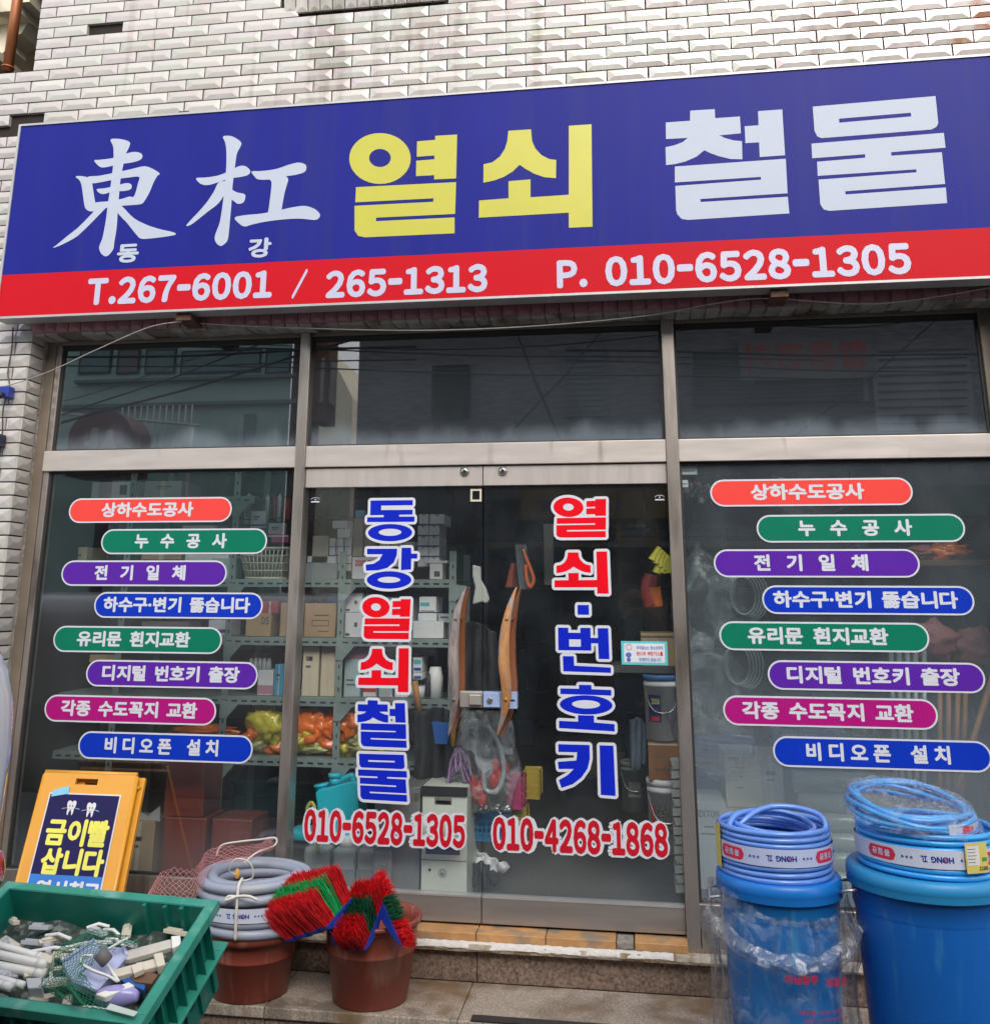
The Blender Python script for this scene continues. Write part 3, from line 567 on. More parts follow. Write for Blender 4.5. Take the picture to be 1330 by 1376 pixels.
ma.grid(smear, 160, 5); ma.build('white_mortar_smear', M('white_mortar', (.62, .60, .56), rough=.95, var=.12, scale=40, bump=.6), shop)
step = empty('granite_step', 'brown granite step with a pale worn tread in front of the glass doors', 'step')
jx = [-6.2, -3.4, -2.5, -1.62, A(641, 1290, -.1).x, .55, 1.7, 3.2, 5.2]
for i in range(len(jx)-1):
    mb = MB(); mb.box((jx[i]+.0015, -.10, .092), (jx[i+1]-.0015, .05, .2435)); mb.build('riser_slab', m_gran, step, bevel=.002)
jt = [-6.2, -3.3, -2.2, -1.45, A(625, 1350, -.3).x, .4, 1.5, 2.7, 5.2]
for i in range(len(jt)-1):
    mb = MB(); mb.box((jt[i]+.0015, -.49, .052), (jt[i+1]-.0015, -.103, .092)); mb.build('tread_slab', m_gran2, step, bevel=.004)
    mb = MB(); mb.box((jt[i]+.0015, -.475, -.02), (jt[i+1]-.0015, .04, .0515)); mb.build('lower_slab', m_gran, step)
a = G(635, 1364, .094); mb = MB(); mb.box((a.x, a.y-.055, .0925), (a.x+.72, a.y, .0965)); tag(mb.build('rubber_strip', m_black), 'black rubber strip lying flat on the granite tread', 'strip')
# side bases under the windows
mb = MB(); mb.box((XL, -.03, .2435), (-1.60, .04, .337)); mb.box((.24, -.03, .2435), (XR, .04, .337)); mb.build('window_plinth', M('grey_plinth', (.16, .14, .12), rough=.7, var=.3, scale=20), shop)
# ------------------------------------------------------------------ signboard
SY = -.33; sign = empty('shop_sign', 'long blue and red signboard with white and yellow Korean lettering above the storefront', 'signboard')
TL, BR_ = A(20, 168, SY), A(1330, 373.5, SY); sx0 = -3.085; sx1 = 2.05; zb, zt = 2.962, 4.022; zr = 3.193
mb = MB(); mb.box((sx0+.01, SY, zr), (sx1-.01, SY+.02, zt-.01)); mb.build('blue_panel', M('sign_blue', (.014, .018, .215), rough=.40, var=.10, scale=2.2, stretch=(1.5, 1, .3), spec=.10, stain=((.022, .028, .19), 2.0, .5, .3, (5, 1, .3))), sign)
mb = MB(); mb.box((sx0+.01, SY, zb+.01), (sx1-.01, SY+.02, zr)); mb.build('red_panel', M('sign_red', (.50, .007, .016), rough=.45, var=.03, scale=2, spec=.10), sign)
mb = MB()
for q in ((sx0, zb, sx1, zb+.011), (sx0, zt-.011, sx1, zt), (sx0, zb+.011, sx0+.012, zt-.011), (sx1-.012, zb+.011, sx1, zt-.011)): mb.box((q[0], SY-.006, q[1]), (q[2], SY+.10, q[3]))
mb.box((sx0+.012, SY+.02, zb+.011), (sx1-.012, SY+.09, zt-.011)); mb.build('sign_frame', M('sign_frame_grey', (.42, .42, .43), rough=.4, metal=.3), sign)
m_sw = M('sign_white', (.43, .48, .58), rough=.4, var=.03, spec=.2); m_sy = M('sign_yellow', (.47, .455, .045), rough=.3, var=.03)
for key, ox, mat in (('yeol', 440, m_sy), ('soe', 440, m_sy), ('cheol', 880, m_sw), ('mul', 880, m_sw)):
    mb = MB(); heavy(mb, key, lambda x, y, ox=ox: (lambda p: (p.x, p.z))(A(ox+x/2.956, y/2.956, SY)), flatmap(SY), 0, .0012); mb.build('letter', mat, sign)
EAST = [[(312,62),(345,58),(380,64),(402,75),(400,95),(388,120),(378,150),(370,190),(360,240),(352,320),(346,400),(340,480),(330,540),(325,575),(308,600),(290,611),(270,600),(258,575),(262,555),(275,520),(290,440),(300,360),(312,280),(322,200),(326,140),(324,95)],
 [(235,160),(262,157),(330,147),(395,125),(430,120),(455,127),(462,142),(450,158),(410,170),(350,178),(300,190),(270,193),(252,182)],
 [(148,238),(160,233),(185,235),(205,240),(222,250),(228,285),(235,330),(242,372),(240,395),(222,400),(203,394),(190,375),(182,320),(175,275),(165,252)],
 [(205,238),(260,232),(330,218),(400,203),(465,188),(500,195),(542,220),(530,235),(515,262),(495,310),(475,345),(462,362),(440,368),(410,370),(330,377),(240,390),(238,360),(300,352),(360,342),(400,330),(418,332),(430,310),(440,270),(446,238),(400,240),(330,250),(222,268)],
 [(248,295),(290,290),(350,275),(385,267),(405,270),(412,282),(405,296),(380,303),(320,308),(280,318),(258,312)],
 [(262,372),(310,352),(300,372),(240,435),(190,485),(150,520),(100,548),(60,566),(42,570),(60,556),(110,515),(160,475),(210,425)],
 [(330,352),(362,372),(420,430),(480,462),(540,482),(600,496),(617,503),(612,511),(560,520),(500,527),(455,528),(430,505),(390,455),(345,405)]]
GANG = [[(840,48),(870,44),(900,55),(925,75),(922,95),(905,130),(895,200),(885,280),(880,360),(872,450),(865,520),(855,545),(832,562),(812,552),(801,530),(805,505),(825,450),(838,370),(848,280),(855,200),(856,120),(850,75)],
 [(715,243),(760,240),(820,230),(880,205),(915,187),(945,187),(968,208),(958,228),(920,238),(870,245),(820,262),(775,275),(745,274),(725,262)],
 [(822,262),(870,262),(858,300),(820,360),(770,400),(720,440),(690,462),(668,468),(680,450),(725,402),(765,355),(798,305)],
 [(872,295),(905,310),(940,318),(945,335),(935,358),(910,364),(890,350),(872,335)],
 [(975,212),(1020,210),(1090,200),(1150,180),(1195,170),(1225,178),(1232,195),(1222,215),(1180,228),(1130,235),(1075,248),(1010,250),(988,235)],
 [(1056,240),(1125,232),(1146,248),(1140,275),(1128,320),(1115,395),(1112,430),(1052,430),(1056,380),(1065,310),(1068,262)],
 [(895,430),(940,418),(1020,410),(1100,395),(1170,380),(1225,374),(1270,388),(1295,412),(1290,432),(1268,440),(1200,434),(1120,438),(1040,448),(975,462),(945,471),(920,460)]]
for strokes in (EAST, GANG):
    mb = MB()
    for k, st in enumerate(strokes):
        P = [(lambda p: (p.x, p.z))(A(60+x/3.5, 170+y/3.5, SY)) for x, y in st]; P = [(v.x, v.y) for v in bez([Vector((a, b, 0)) for a, b in P], 4, True)]
        vs, fs = tri([P]); mb.add([(v.x, SY-.0012-k*8e-5, v.y) for v in vs], fs)
    mb.build('letter', m_sw, sign)
def stext(s, px, name='letter', bold=.04, mat=None, **k):
    x0, y0, x1, y1, h = px; a = A(x0, y0, SY); b = A(x1, y1, SY); zc = (a.z+b.z)/2; hz = h/FPX*4.45; mb = MB()
    word(mb, s, (a.x, zc-hz/2, b.x, zc+hz/2), flatmap(SY), bold, lift=.0012, **k); mb.build(name, mat or m_sw, sign)
stext('동', (158, 341, 187, 340, 29)); stext('강', (334, 334, 365, 332, 30))
m_sl = M('sign_lilac', (.46, .47, .62), rough=.3, var=.02)
for s, px in (('T.267-6001', (118, 391, 366, 383, 42)), ('/', (393, 382, 413, 381, 44)), ('265-1313', (438, 382, 655, 374, 41)), ('P.', (748, 369, 789, 367, 40)), ('010-6528-1305', (813, 366, 1223, 346, 43))):
    stext(full(s), px, 'phone_number', .048, m_sl, adv=.15)
# brackets, cable
for px, lab in (((253, 432), 'rusty angle iron bracket under the left part of the signboard'), ((1042, 401), 'small rusty bracket under the right part of the signboard')):
    a = A(px[0], px[1], -.24); mb = MB(); mb.box((a.x-.03, -.31, 2.925), (a.x+.045, -.14, 2.955)); mb.box((a.x-.03, -.31, 2.955), (a.x-.02, -.14, 2.961)); tag(mb.build('sign_bracket', m_rust), lab, 'bracket')
for px, dz in ((259, 0), (1020, .01)):
    a = A(px, 155 if px < 500 else 95, SY+.1); mb = MB(); mb.tube([(a.x, SY+.02, 4.026), (a.x+.01, SY+.14, 4.05)], .008, 6); mb.box((a.x-.03, SY+.01, 4.023), (a.x+.02, SY+.04, 4.038)); mb.build('sign_clip', m_rust, sign)
def wire(name, pts, r, mat, lab, cat='cable'): mb = MB(); mb.tube(bez(pts, 8), r, 6); return tag(mb.build(name, mat), lab, cat)
m_wire = M('grey_cable', (.30, .29, .27), rough=.5); m_wireb = M('black_cable', (.02, .02, .02), rough=.5)
wire('cable', [A(-8, 524, -.22), A(60, 502, -.24), A(130, 470, -.28), A(200, 440, -.30), A(245, 432, -.30)], .0027, m_wire, 'thin grey cable rising from the left pillar to the sign bracket')
wire('cable', [A(258, 434, -.2), A(380, 440, -.19), A(560, 444, -.19), A(720, 438, -.19), A(870, 424, -.19), A(960, 408, -.2), A(1030, 401, -.22), A(1180, 408, -.2), A(1340, 385, -.2)], .003, M('pale_cable', (.5, .5, .48), rough=.5), 'thin pale cable sagging under the signboard across the window heads')
wire('cable', [A(18, 440, -.19), A(16, 470, -.19), A(11, 500, -.19), A(13, 520, -.2), A(5, 548, -.2), A(3, 590, -.19), A(-5, 640, -.19)], .0035, M('brown_cable', (.07, .04, .03), rough=.5), 'brown wire running down the left tiled pillar past the blue box')
jb = MB(); a = A(9, 528, -.21); jb.box((a.x-.03, -.235, a.z-.026), (a.x+.028, -.185, a.z+.03)); jb.tube([(a.x-.002, -.235, a.z-.01), (a.x-.002, -.26, a.z-.03)], .014, 10, 1); tag(jb.build('junction_box', [M('blue_plastic_box', (.02, .04, .30), rough=.4), m_black], bevel=.004), 'small blue junction box on the left tiled pillar', 'junction box')
jb = MB(); a = A(-1, 592, -.21); jb.box((a.x-.05, -.235, a.z-.03), (a.x+.022, -.185, a.z+.03)); tag(jb.build('junction_box', M('navy_plastic_box', (.012, .016, .05), rough=.4), bevel=.004), 'dark navy box low on the left tiled pillar at the picture edge', 'junction box')
# ================================================================== things in front of the shop
m_brn = M('brown_bucket_plastic', (.23, .050, .032), rough=.42, var=.1, scale=5, stain=((.34, .15, .11), 9, .56, .14, (2, 2, .6)), spots=[((.30, .16, .12), (-.95, -.5, .25), (.25, .3, .10), 20, .45)])
def bucket(cx, cy, zb_, rb, rtp, h, lab, lid=False):
    e = empty('bucket', lab, 'bucket', (cx, cy, zb_), 'brown plastic buckets on the step'); mb = MB(); t_ = .004
    mb.lathe([(0, 0), (rb*.96, 0), (rb, .006), (rb+(rtp-rb)*.60, h*.60), (rb+(rtp-rb)*.60+.003, h*.605), (rb+(rtp-rb)*.62+.003, h*.63), (rtp-.008, h-.035), (rtp-.002, h-.033), (rtp-.002, h-.02), (rtp+.008, h-.018),
              (rtp+.012, h-.008), (rtp+.008, h), (rtp-.006, h-.002), (rtp-.008-t_, h-.04), (rb-t_, .01), (0, .008)], (cx, cy, zb_), 56)
    mb.build('body', m_brn, e)
    if lid:
        mb = MB(); mb.lathe([(0, .012), (rtp-.03, .012), (rtp-.02, .02), (rtp+.008, .02), (rtp+.016, .012), (rtp+.016, -.018), (rtp+.012, -.018)], (cx, cy, zb_+h-.002), 56); mb.build('lid', m_brn, e)
    return e
b2 = A(500, 1228, -.34); bucket(b2.x, -.335, .093, .148, .19, b2.z-.093, 'brown plastic bucket right of its pair with red and green brushes hanging over its rim')
b1 = A(341, 1268, -.33); ztop = .335; bucket(b1.x, -.345, .093, .152, .178, ztop-.105, 'brown plastic bucket under the grey corrugated pipe coil', lid=True)
# ---- coils
def helix(cx, cy, z, radii, layers, tr, n=72, wob=0, tilt=(0, 0)):
    pts = []
    for k in range(layers):
        for R_ in (radii if k % 2 == 0 else radii[::-1]):
            for i in range(n):
                a = 2*math.pi*i/n; r_ = R_+wob*noise.noise(Vector((math.cos(a)*1.5, math.sin(a)*1.5, k*.9+R_*30)))
                zz = z+tr+k*2*tr*.97+wob*.6*noise.noise(Vector((math.cos(a)*1.2, math.sin(a)*1.2, 9+k*.3)))
                pts.append(Vector((cx+r_*math.cos(a), cy+r_*math.sin(a), zz+tilt[0]*r_*math.cos(a)+tilt[1]*r_*math.sin(a))))
    return pts
m_pipe = M('grey_corrugated_pipe', (.33, .37, .47), rough=.4, var=.06, stain=((.40, .38, .30), 3, .53, .2))
e = empty('pipe_coil', 'coil of grey corrugated pipe tied with white string on a brown bucket', 'pipe coil', (b1.x, -.32, ztop))
cx, cy, cz = A(343, 1200, -.32).x, -.325, ztop-.006
for k, (R_, zk) in enumerate([(.212, 0), (.212, 1), (.212, 3), (.212, 4), (.168, 0), (.168, 1.1), (.168, 2.2), (.168, 3.4), (.190, 2), (.172, 4.05)]):
    mb = MB(); nr = 165 if R_ > .2 else 135; vs = []; n_ = 10; tr = .0215
    for i in range(nr*2):
        a = 2*math.pi*i/(nr*2); rr = tr*(1.03 if i % 2 else .82); zz = cz+.0215+zk*.0395+.004*math.sin(a*2+k)
        for q in range(n_):
            an = 2*math.pi*q/n_; vs.append((cx+(R_+rr*math.cos(an))*math.cos(a), cy+(R_+rr*math.cos(an))*math.sin(a), zz+rr*math.sin(an)))
    N_ = nr*2; mb.add(vs, [(i*n_+q, i*n_+(q+1) % n_, ((i+1) % N_)*n_+(q+1) % n_, ((i+1) % N_)*n_+q) for i in range(N_) for q in range(n_)], 0, True); mb.build('pipe_turn', m_pipe, e)
def band(par, cx, cy, r_, z0_, z1_, base, a0=-2.2, a1=2.2, tilt=0, reps=(-1.15, -.0, 1.15), phase=0, n=90, nm='label_band'):
    mb = MB(); mb.grid(lambda u, v: Vector((cx+r_*math.sin(-math.pi+2*math.pi*u), cy-r_*math.cos(-math.pi+2*math.pi*u), z0_+(z1_-z0_)*v+tilt*r_*math.sin(-math.pi+2*math.pi*u))), n, 2, 0)
    H = z1_-z0_; zc = (z0_+z1_)/2
    def mp(x, y, h): a = -x/r_+phase; return Vector((cx+(r_+h)*math.sin(a), cy-(r_+h)*math.cos(a), zc-y+tilt*r_*math.sin(a)))
    per = H*6.4; nrep = int(2*math.pi*r_/per)
    for k in range(-2, 3):
        if abs((k+1)*per/r_) > 2.6: continue
        x = k*per
        word(mb, full('HONG'), (x-H*.95, -H*.17, x+H*.30, H*.17), mp, .05, adv=.14, mi=1, lift=.0006); word(mb, full('IL'), (x+H*.5, -H*.17, x+H*.85, H*.17), mp, .05, adv=.16, mi=1, lift=.0006)
        for d in (1.35, 1.6, 1.85): mb.tube([mp(x+H*d+H*.05*math.cos(t_*1.05), H*.05*math.sin(t_*1.05), .0008) for t_ in range(6)], .0013, 4, 1, closed=True); mb.tube([mp(x-H*(d+.05)+H*.05*math.cos(t_*1.05), H*.05*math.sin(t_*1.05), .0008) for t_ in range(6)], .0013, 4, 1, closed=True)
        xr = x+H*3.2; P = []
        hw, hh = H*.95, H*.34
        for q in range(9): t_ = -math.pi/2+math.pi*q/8; P.append((xr+hw-hh+hh*math.cos(t_), hh*math.sin(t_)))
        for q in range(9): t_ = math.pi/2+math.pi*q/8; P.append((xr-hw+hh+hh*math.cos(t_), hh*math.sin(t_)))
        # curved pill: strip of quads
        def pf(u, v):
            xx = xr-hw+2*hw*u; d = max(0, abs(xx-xr)-(hw-hh)); hy = math.sqrt(max(0, hh*hh-d*d)); return mp(xx, -hy+2*hy*v, .0007)
        mb.grid(pf, 16, 1, 2, False); word(mb, '홍일관', (xr-H*.62, -H*.19, xr+H*.62, H*.19), mp, .04, sp=.12, mi=0, lift=.0012)
        mb.tube([mp(x-H*.47+H*.045*math.cos(t_*.7), H*.045*math.sin(t_*.7), .0016) for t_ in range(9)], .0012, 4, 2, closed=True)
    mb.build(nm, base, par)
bands = [M('pale_band', (.55, .60, .72), rough=.3, var=.03), M('navy_print', (.02, .03, .25), rough=.4), M('red_print', (.62, .02, .06), rough=.4)]
band(e, cx, cy, .2365, cz+.066, cz+.117, bands, phase=.08)
mb = MB(); a_ = .08; s_, c_ = math.sin(a_), -math.cos(a_)
mb.tube(bez([(cx+(.19)*s_, cy+.19*c_, cz+.215), (cx+.235*s_, cy+.235*c_, cz+.195), (cx+.243*s_, cy+.243*c_, cz+.10), (cx+.238*s_, cy+.238*c_, cz+.01)], 6), (.006), 6)
p0 = Vector((cx+.243*s_, cy+.246*c_, cz+.165)); mb.tube(bez([p0, p0+Vector((-.03, -.01, .002)), p0+Vector((-.04, -.012, -.012)), p0+Vector((-.012, -.012, -.002)), p0, p0+Vector((.05, -.01, .006)), p0+Vector((.085, -.006, -.006))], 6), .0055, 6)
mb.tube(bez([(cx-.015, cy-.15, cz+.215), (cx-.04, cy-.19, cz+.24), (cx-.005, cy-.21, cz+.29), (cx+.045, cy-.19, cz+.27), (cx+.05, cy-.17, cz+.215), (cx, cy-.17, cz+.20)], 8), .0035, 6)
mb.build('string', M('white_string', (.62, .60, .55), rough=.8), e)
mb = MB(); mb.ball((cx-.02, cy-.155, cz+.222), (.011, .011, .02)); mb.build('tape_tag', M('amber_tape', (.70, .36, .06), rough=.5), e)
# ---- pink net draped over coil and crate
def netmesh(f, nu, nv, r, mb, mi=0):
    for j in range(nv):
        for i in range(nu):
            if (i+j) % 2: continue
            p = f(i/nu, j/nv)
            for di, dj in ((1, 1), (-1, 1)):
                if 0 <= i+di <= nu and j+dj <= nv: mb.tube([p, f((i+di*.5)/nu, (j+.5*dj)/nv)+Vector((0, 0, random.uniform(-.002, .002))), f((i+di)/nu, (j+dj)/nv)], r, 3, mi, cap=False)
mb = MB()
top = bez([A(205, 1192, -.40), A(222, 1168, -.36), A(262, 1166, -.33), A(283, 1140, -.28), A(330, 1136, -.25), A(369, 1126, -.22)], 10)
bot = bez([A(196, 1216, -.52), A(222, 1212, -.52), A(264, 1208, -.56), A(286, 1165, -.42), A(330, 1158, -.30), A(370, 1140, -.24)], 10)
def pn(u, v):
    k = u*(len(top)-1); i = min(int(k), len(top)-2); f = k-i; a = top[i].lerp(top[i+1], f); b = bot[i].lerp(bot[i+1], f)
    q = a.lerp(b, v); return q+Vector((0, -.02*math.sin(math.pi*v), .008*noise.noise(q*30)))
netmesh(pn, 52, 12, .0011, mb)
mb2 = mb; mb2.tube(bez([A(291, 1150, -.26), A(298, 1136, -.25), A(322, 1131, -.24), A(350, 1128, -.23), A(370, 1126, -.22), A(369, 1136, -.24), A(345, 1146, -.28), A(328, 1160, -.34)], 6), .004, 6, 1)
tag(mb.build('netting', [M('pink_twine', (.58, .24, .24), rough=.8), M('white_cord', (.62, .55, .53), rough=.8)]), 'pink mesh net draped behind and over the grey pipe coil', 'net')
# ---- brushes
m_fr = M('red_bristle', (.78, .016, .025), rough=.6, var=.3, scale=40); m_fg = M('green_bristle', (.015, .50, .14), rough=.6, var=.3, scale=40); m_bb = M('blue_brush_plastic', (.012, .05, .42), rough=.4, var=.08)
m_fg2 = M('dark_green_bristle', (.008, .16, .075), rough=.6, var=.3, scale=40)
def brush(P0, P1, bvec, cvec, lab, fr_, fg_, nf=1100, handle_to=None, flare=.14, grp='red and green brushes in the bucket'):
    P0, P1, bvec, cvec = map(Vector, (P0, P1, bvec, cvec)); a = P1-P0
    e = empty('brush', lab, 'brush', P0, grp); mb = MB()
    th = cvec.normalized(); L_ = a.length; an = a.normalized(); bn = bvec.normalized()
    prof = [(0, 0), (.0, -.012), (.18, -.035), (.42, -.050), (.58, -.050), (.82, -.035), (1, -.012), (1, 0)]
    mb.prism([P0+a*u+bn*v-cvec*.52 for u, v in prof], cvec*1.04, 0); mb.build('brush_head', m_bb, e, bevel=.003)
    if handle_to is not None:
        mb = MB(); mb.tube([P0+a*.5-bn*.03, P0+a*.5-bn*.09+Vector((0, 0, -.02)), Vector(handle_to)], .011, 10); mb.build('handle', m_bb, e)
    for band_, nm_, mat in ((0, 'bristles', fr_), (1, 'bristles', fg_), (2, 'bristles', fr_)):
        mb = MB(); lo, hi = ((.0, .35), (.35, .67), (.67, 1.0))[band_]
        for k in range(int(nf*(hi-lo))):
            cu = random.randint(0, 6)/6; u = lo+(hi-lo)*random.random(); u = round(u*15)/15*.35+u*.65; v = random.uniform(-.5, .5)
            b0 = P0+a*u+cvec*v; d = bvec*(random.uniform(.86, 1.06)-.10*abs(u-.5))+a*(u-.5)*flare*1.3+cvec*v*.5+Vector((random.gauss(0, .006), random.gauss(0, .006), random.gauss(0, .006)))
            w_ = an*.0013 if k % 2 else th*.0013; kk = Vector((random.gauss(0, .002),)*3)
            mid = b0+d*.55+kk; tp = b0+d
            mb.add([b0-w_, b0+w_, mid+w_, mid-w_, tp+w_*.7, tp-w_*.7], [(0, 1, 2, 3), (3, 2, 4, 5)])
        # dense root block
        mb.prism([P0+a*(lo+.005)-cvec*.42, P0+a*(hi-.005)-cvec*.42, P0+a*(hi-.005)+bvec*.60+a*(hi-.5)*flare*.6-cvec*.46, P0+a*(lo+.005)+bvec*.60+a*(lo-.5)*flare*.6-cvec*.46], cvec*.88)
        tag(mb.build(nm_, mat, e), kind='stuff')
z5 = lambda x, y, Y: A(380+x/6.045, 1080+y/6.045, Y)
tgt = (b2.x-.02, -.33, .15)
base0, base1 = z5(322, 1008, -.56), z5(528, 768, -.54); bv = Vector((-.060, -.06, .118))
st = z5(222, 1032, -.53)-z5(322, 1008, -.56); cv = st*.62
labs = ['frontmost of the left brush bunch with bright green middle stripe', 'second brush behind the front one in the left bunch', 'third brush in the left bunch, behind the second', 'rearmost brush of the left bunch, touching the pipe coil']
for k in range(4):
    o_ = st*(k*.95); brush(base0+o_*1.0+Vector((0, 0, -.004*k)), base1+o_+Vector((0, 0, .002*k)), bv*(1+.01*k), cv, labs[k], m_fr, m_fg, handle_to=tgt if k < 2 else None, nf=2600)
base0, base1 = z5(640, 1185, -.56), z5(795, 800, -.50); bv = z5(560, 1110, -.585)-z5(640, 1185, -.56); bv = (bv+(z5(745, 520, -.53)-z5(795, 800, -.50)))/2
bv = Vector((-.012, -.08, .092)); st = z5(572, 1188, -.53)-z5(640, 1185, -.56); cv = st*.62
labs = ['frontmost brush of the middle bunch with darker green stripe', 'second brush of the middle bunch', 'rear brush of the middle bunch, next to the left bunch']
for k in range(3): brush(base0+st*k, base1+st*k, bv, cv, labs[k], m_fr, m_fg2, handle_to=tgt if k < 1 else None, nf=2200)
base0, base1 = z5(985, 1150, -.57), z5(745, 590, -.46); brush(base0, base1, Vector((.046, -.03, .022)), Vector((.012, .028, -.004)), 'single brush lying over the right side of the bucket rim', m_fr, m_fg2, nf=1400, handle_to=(b2.x+.02, -.32, .2), flare=.05)
# ---- blue bins
m_binL = M('blue_bin_plastic', (.010, .20, .60), rough=.35, var=.08, scale=4, stretch=(1, 1, .4), stain=((.06, .30, .62), 9, .60, .12, (3, 3, .5))); m_binR = M('deep_blue_bin_plastic', (.006, .13, .52), rough=.38, var=.08, scale=4, stretch=(1, 1, .4), stain=((.03, .20, .52), 9, .60, .12, (3, 3, .5))); m_lidR = M('sky_blue_lid', (.02, .24, .52), rough=.4, var=.05)
def bin_(cx, cy, zt, r_, body, lidm, lab):
    e = empty('storage_bin', lab, 'bin', (cx, cy, 0)); mb = MB()
    mb.lathe([(0, 0), (r_*.78, 0), (r_*.80, .01), (r_*.93, zt*.86), (r_*.935, zt*.865), (r_*.95, zt*.875), (r_*.955, zt-.02), (r_*.98, zt-.02), (r_*.98, zt), (r_*.9, zt)], (cx, cy, 0), 64); mb.build('body', body, e)
    mb = MB(); mb.lathe([(r_*1.0, zt-.038), (r_*1.005, zt-.040), (r_*1.015, zt-.036), (r_*1.0, zt-.020), (r_*1.012, zt-.016), (r_*1.012, zt-.004), (r_*1.0, zt+.012), (r_*.97, zt+.018), (r_*.80, zt+.018), (r_*.78, zt+.010), (0, zt+.012)], (cx, cy, 0), 72); mb.build('lid', lidm, e)
    mb = MB(); mb.tube([(cx-r_*.93, cy-.06, zt-.05), (cx-r_*1.12, cy-.06, zt-.055), (cx-r_*1.13, cy-.0, zt-.085), (cx-r_*1.12, cy+.06, zt-.055), (cx-r_*.93, cy+.06, zt-.05)], .005, 6); mb.build('handle', M('bin_wire', (.7, .7, .7), rough=.3, metal=.8), e)
    return e
BY = -.93
lA, lB = A(963, 1186, BY), A(1129, 1190, BY); cxl = (lA.x+lB.x)/2; rl = (lB.x-lA.x)/2; zl = A(1045, 1178, BY).z
bin_(cxl, BY, zl, rl, m_binL, M('bright_blue_lid', (.008, .16, .55), rough=.35, var=.05), 'left blue round bin wrapped in a clear plastic bag, hose coil on its lid')
RY = -.98; lA, lB = A(1139, 1175, RY), A(1346, 1175, RY); cxr = (lA.x+lB.x)/2; rr_ = (lB.x-lA.x)/2; zr_ = A(1240, 1170, RY).z
bin_(cxr, RY, zr_, rr_, m_binR, m_lidR, 'larger blue round bin at the right edge under two stacked hose coils')
m_hose = M('blue_hose', (.14, .33, .88), rough=.16, var=.05, trans=.2, coat=.5); m_hose2 = M('bright_blue_hose', (.03, .34, .80), rough=.22, var=.05, coat=.4)
e = empty('hose_coil', 'coil of translucent blue hose with a loose loop on the bagged blue bin', 'hose coil', (cxl, BY, zl)); zc_ = zl+.018; ro = rl*.93; tr = .0088
for k in range(9):
    mb = MB(); mb.tube([Vector((cxl-.006+(ro-tr)*math.cos(a), BY+(ro-tr)*math.sin(a), zc_+tr+k*tr*1.93+.002*math.sin(a+k))) for a in [2*math.pi*i/72 for i in range(72)]], tr, 8, closed=True); mb.build('hose_turn', m_hose, e)
for k in range(9):
    r_ = ro-tr*3-tr*(k % 3)*1.4; mb = MB(); mb.tube([Vector((cxl-.006+r_*math.cos(a), BY+r_*math.sin(a), zc_+tr+k*tr*1.95+.012*math.sin(a+k*.7)*(k/9))) for a in [2*math.pi*i/60 for i in range(60)]], tr, 8, closed=True); mb.build('hose_turn', m_hose, e)
mb = MB(); q = lambda x, y, Y: A(950+x/4.495, 1070+y/4.495, Y)
mb.tube(bez([q(170, 235, BY-.02), q(200, 170, BY-.03), q(290, 95, BY), q(400, 62, BY+.03), q(540, 70, BY+.03), (q(670, 110, BY)), q(715, 175, BY-.06), q(690, 230, BY-.1), q(600, 300, BY-.1), q(520, 320, BY-.05)], 8), tr*1.05, 8)
mb.tube(bez([q(160, 240, BY-.08), q(135, 170, BY-.06), q(190, 105, BY-.02), q(330, 85, BY+.06), q(480, 100, BY+.08), q(600, 150, BY+.06), q(640, 235, BY)], 8), tr*1.05, 8); mb.build('loose_loop', m_hose, e)
band(e, cxl-.006, BY, ro+.003, zc_+.052, zc_+.104, [M('frosted_band', (.45, .52, .74), rough=.3, var=.03), bands[1], bands[2]], phase=-.02)
mb = MB(); mb.grid(lambda u, v: Vector((cxl-.006+(ro+.006)*math.sin(-1.48+.26*u), BY-(ro+.006)*math.cos(-1.48+.26*u), zc_+.02+.13*v)), 6, 2, 0); mb.build('price_tag', M('yellow_tag', (.62, .52, .12), rough=.5), e)
wrapm = None
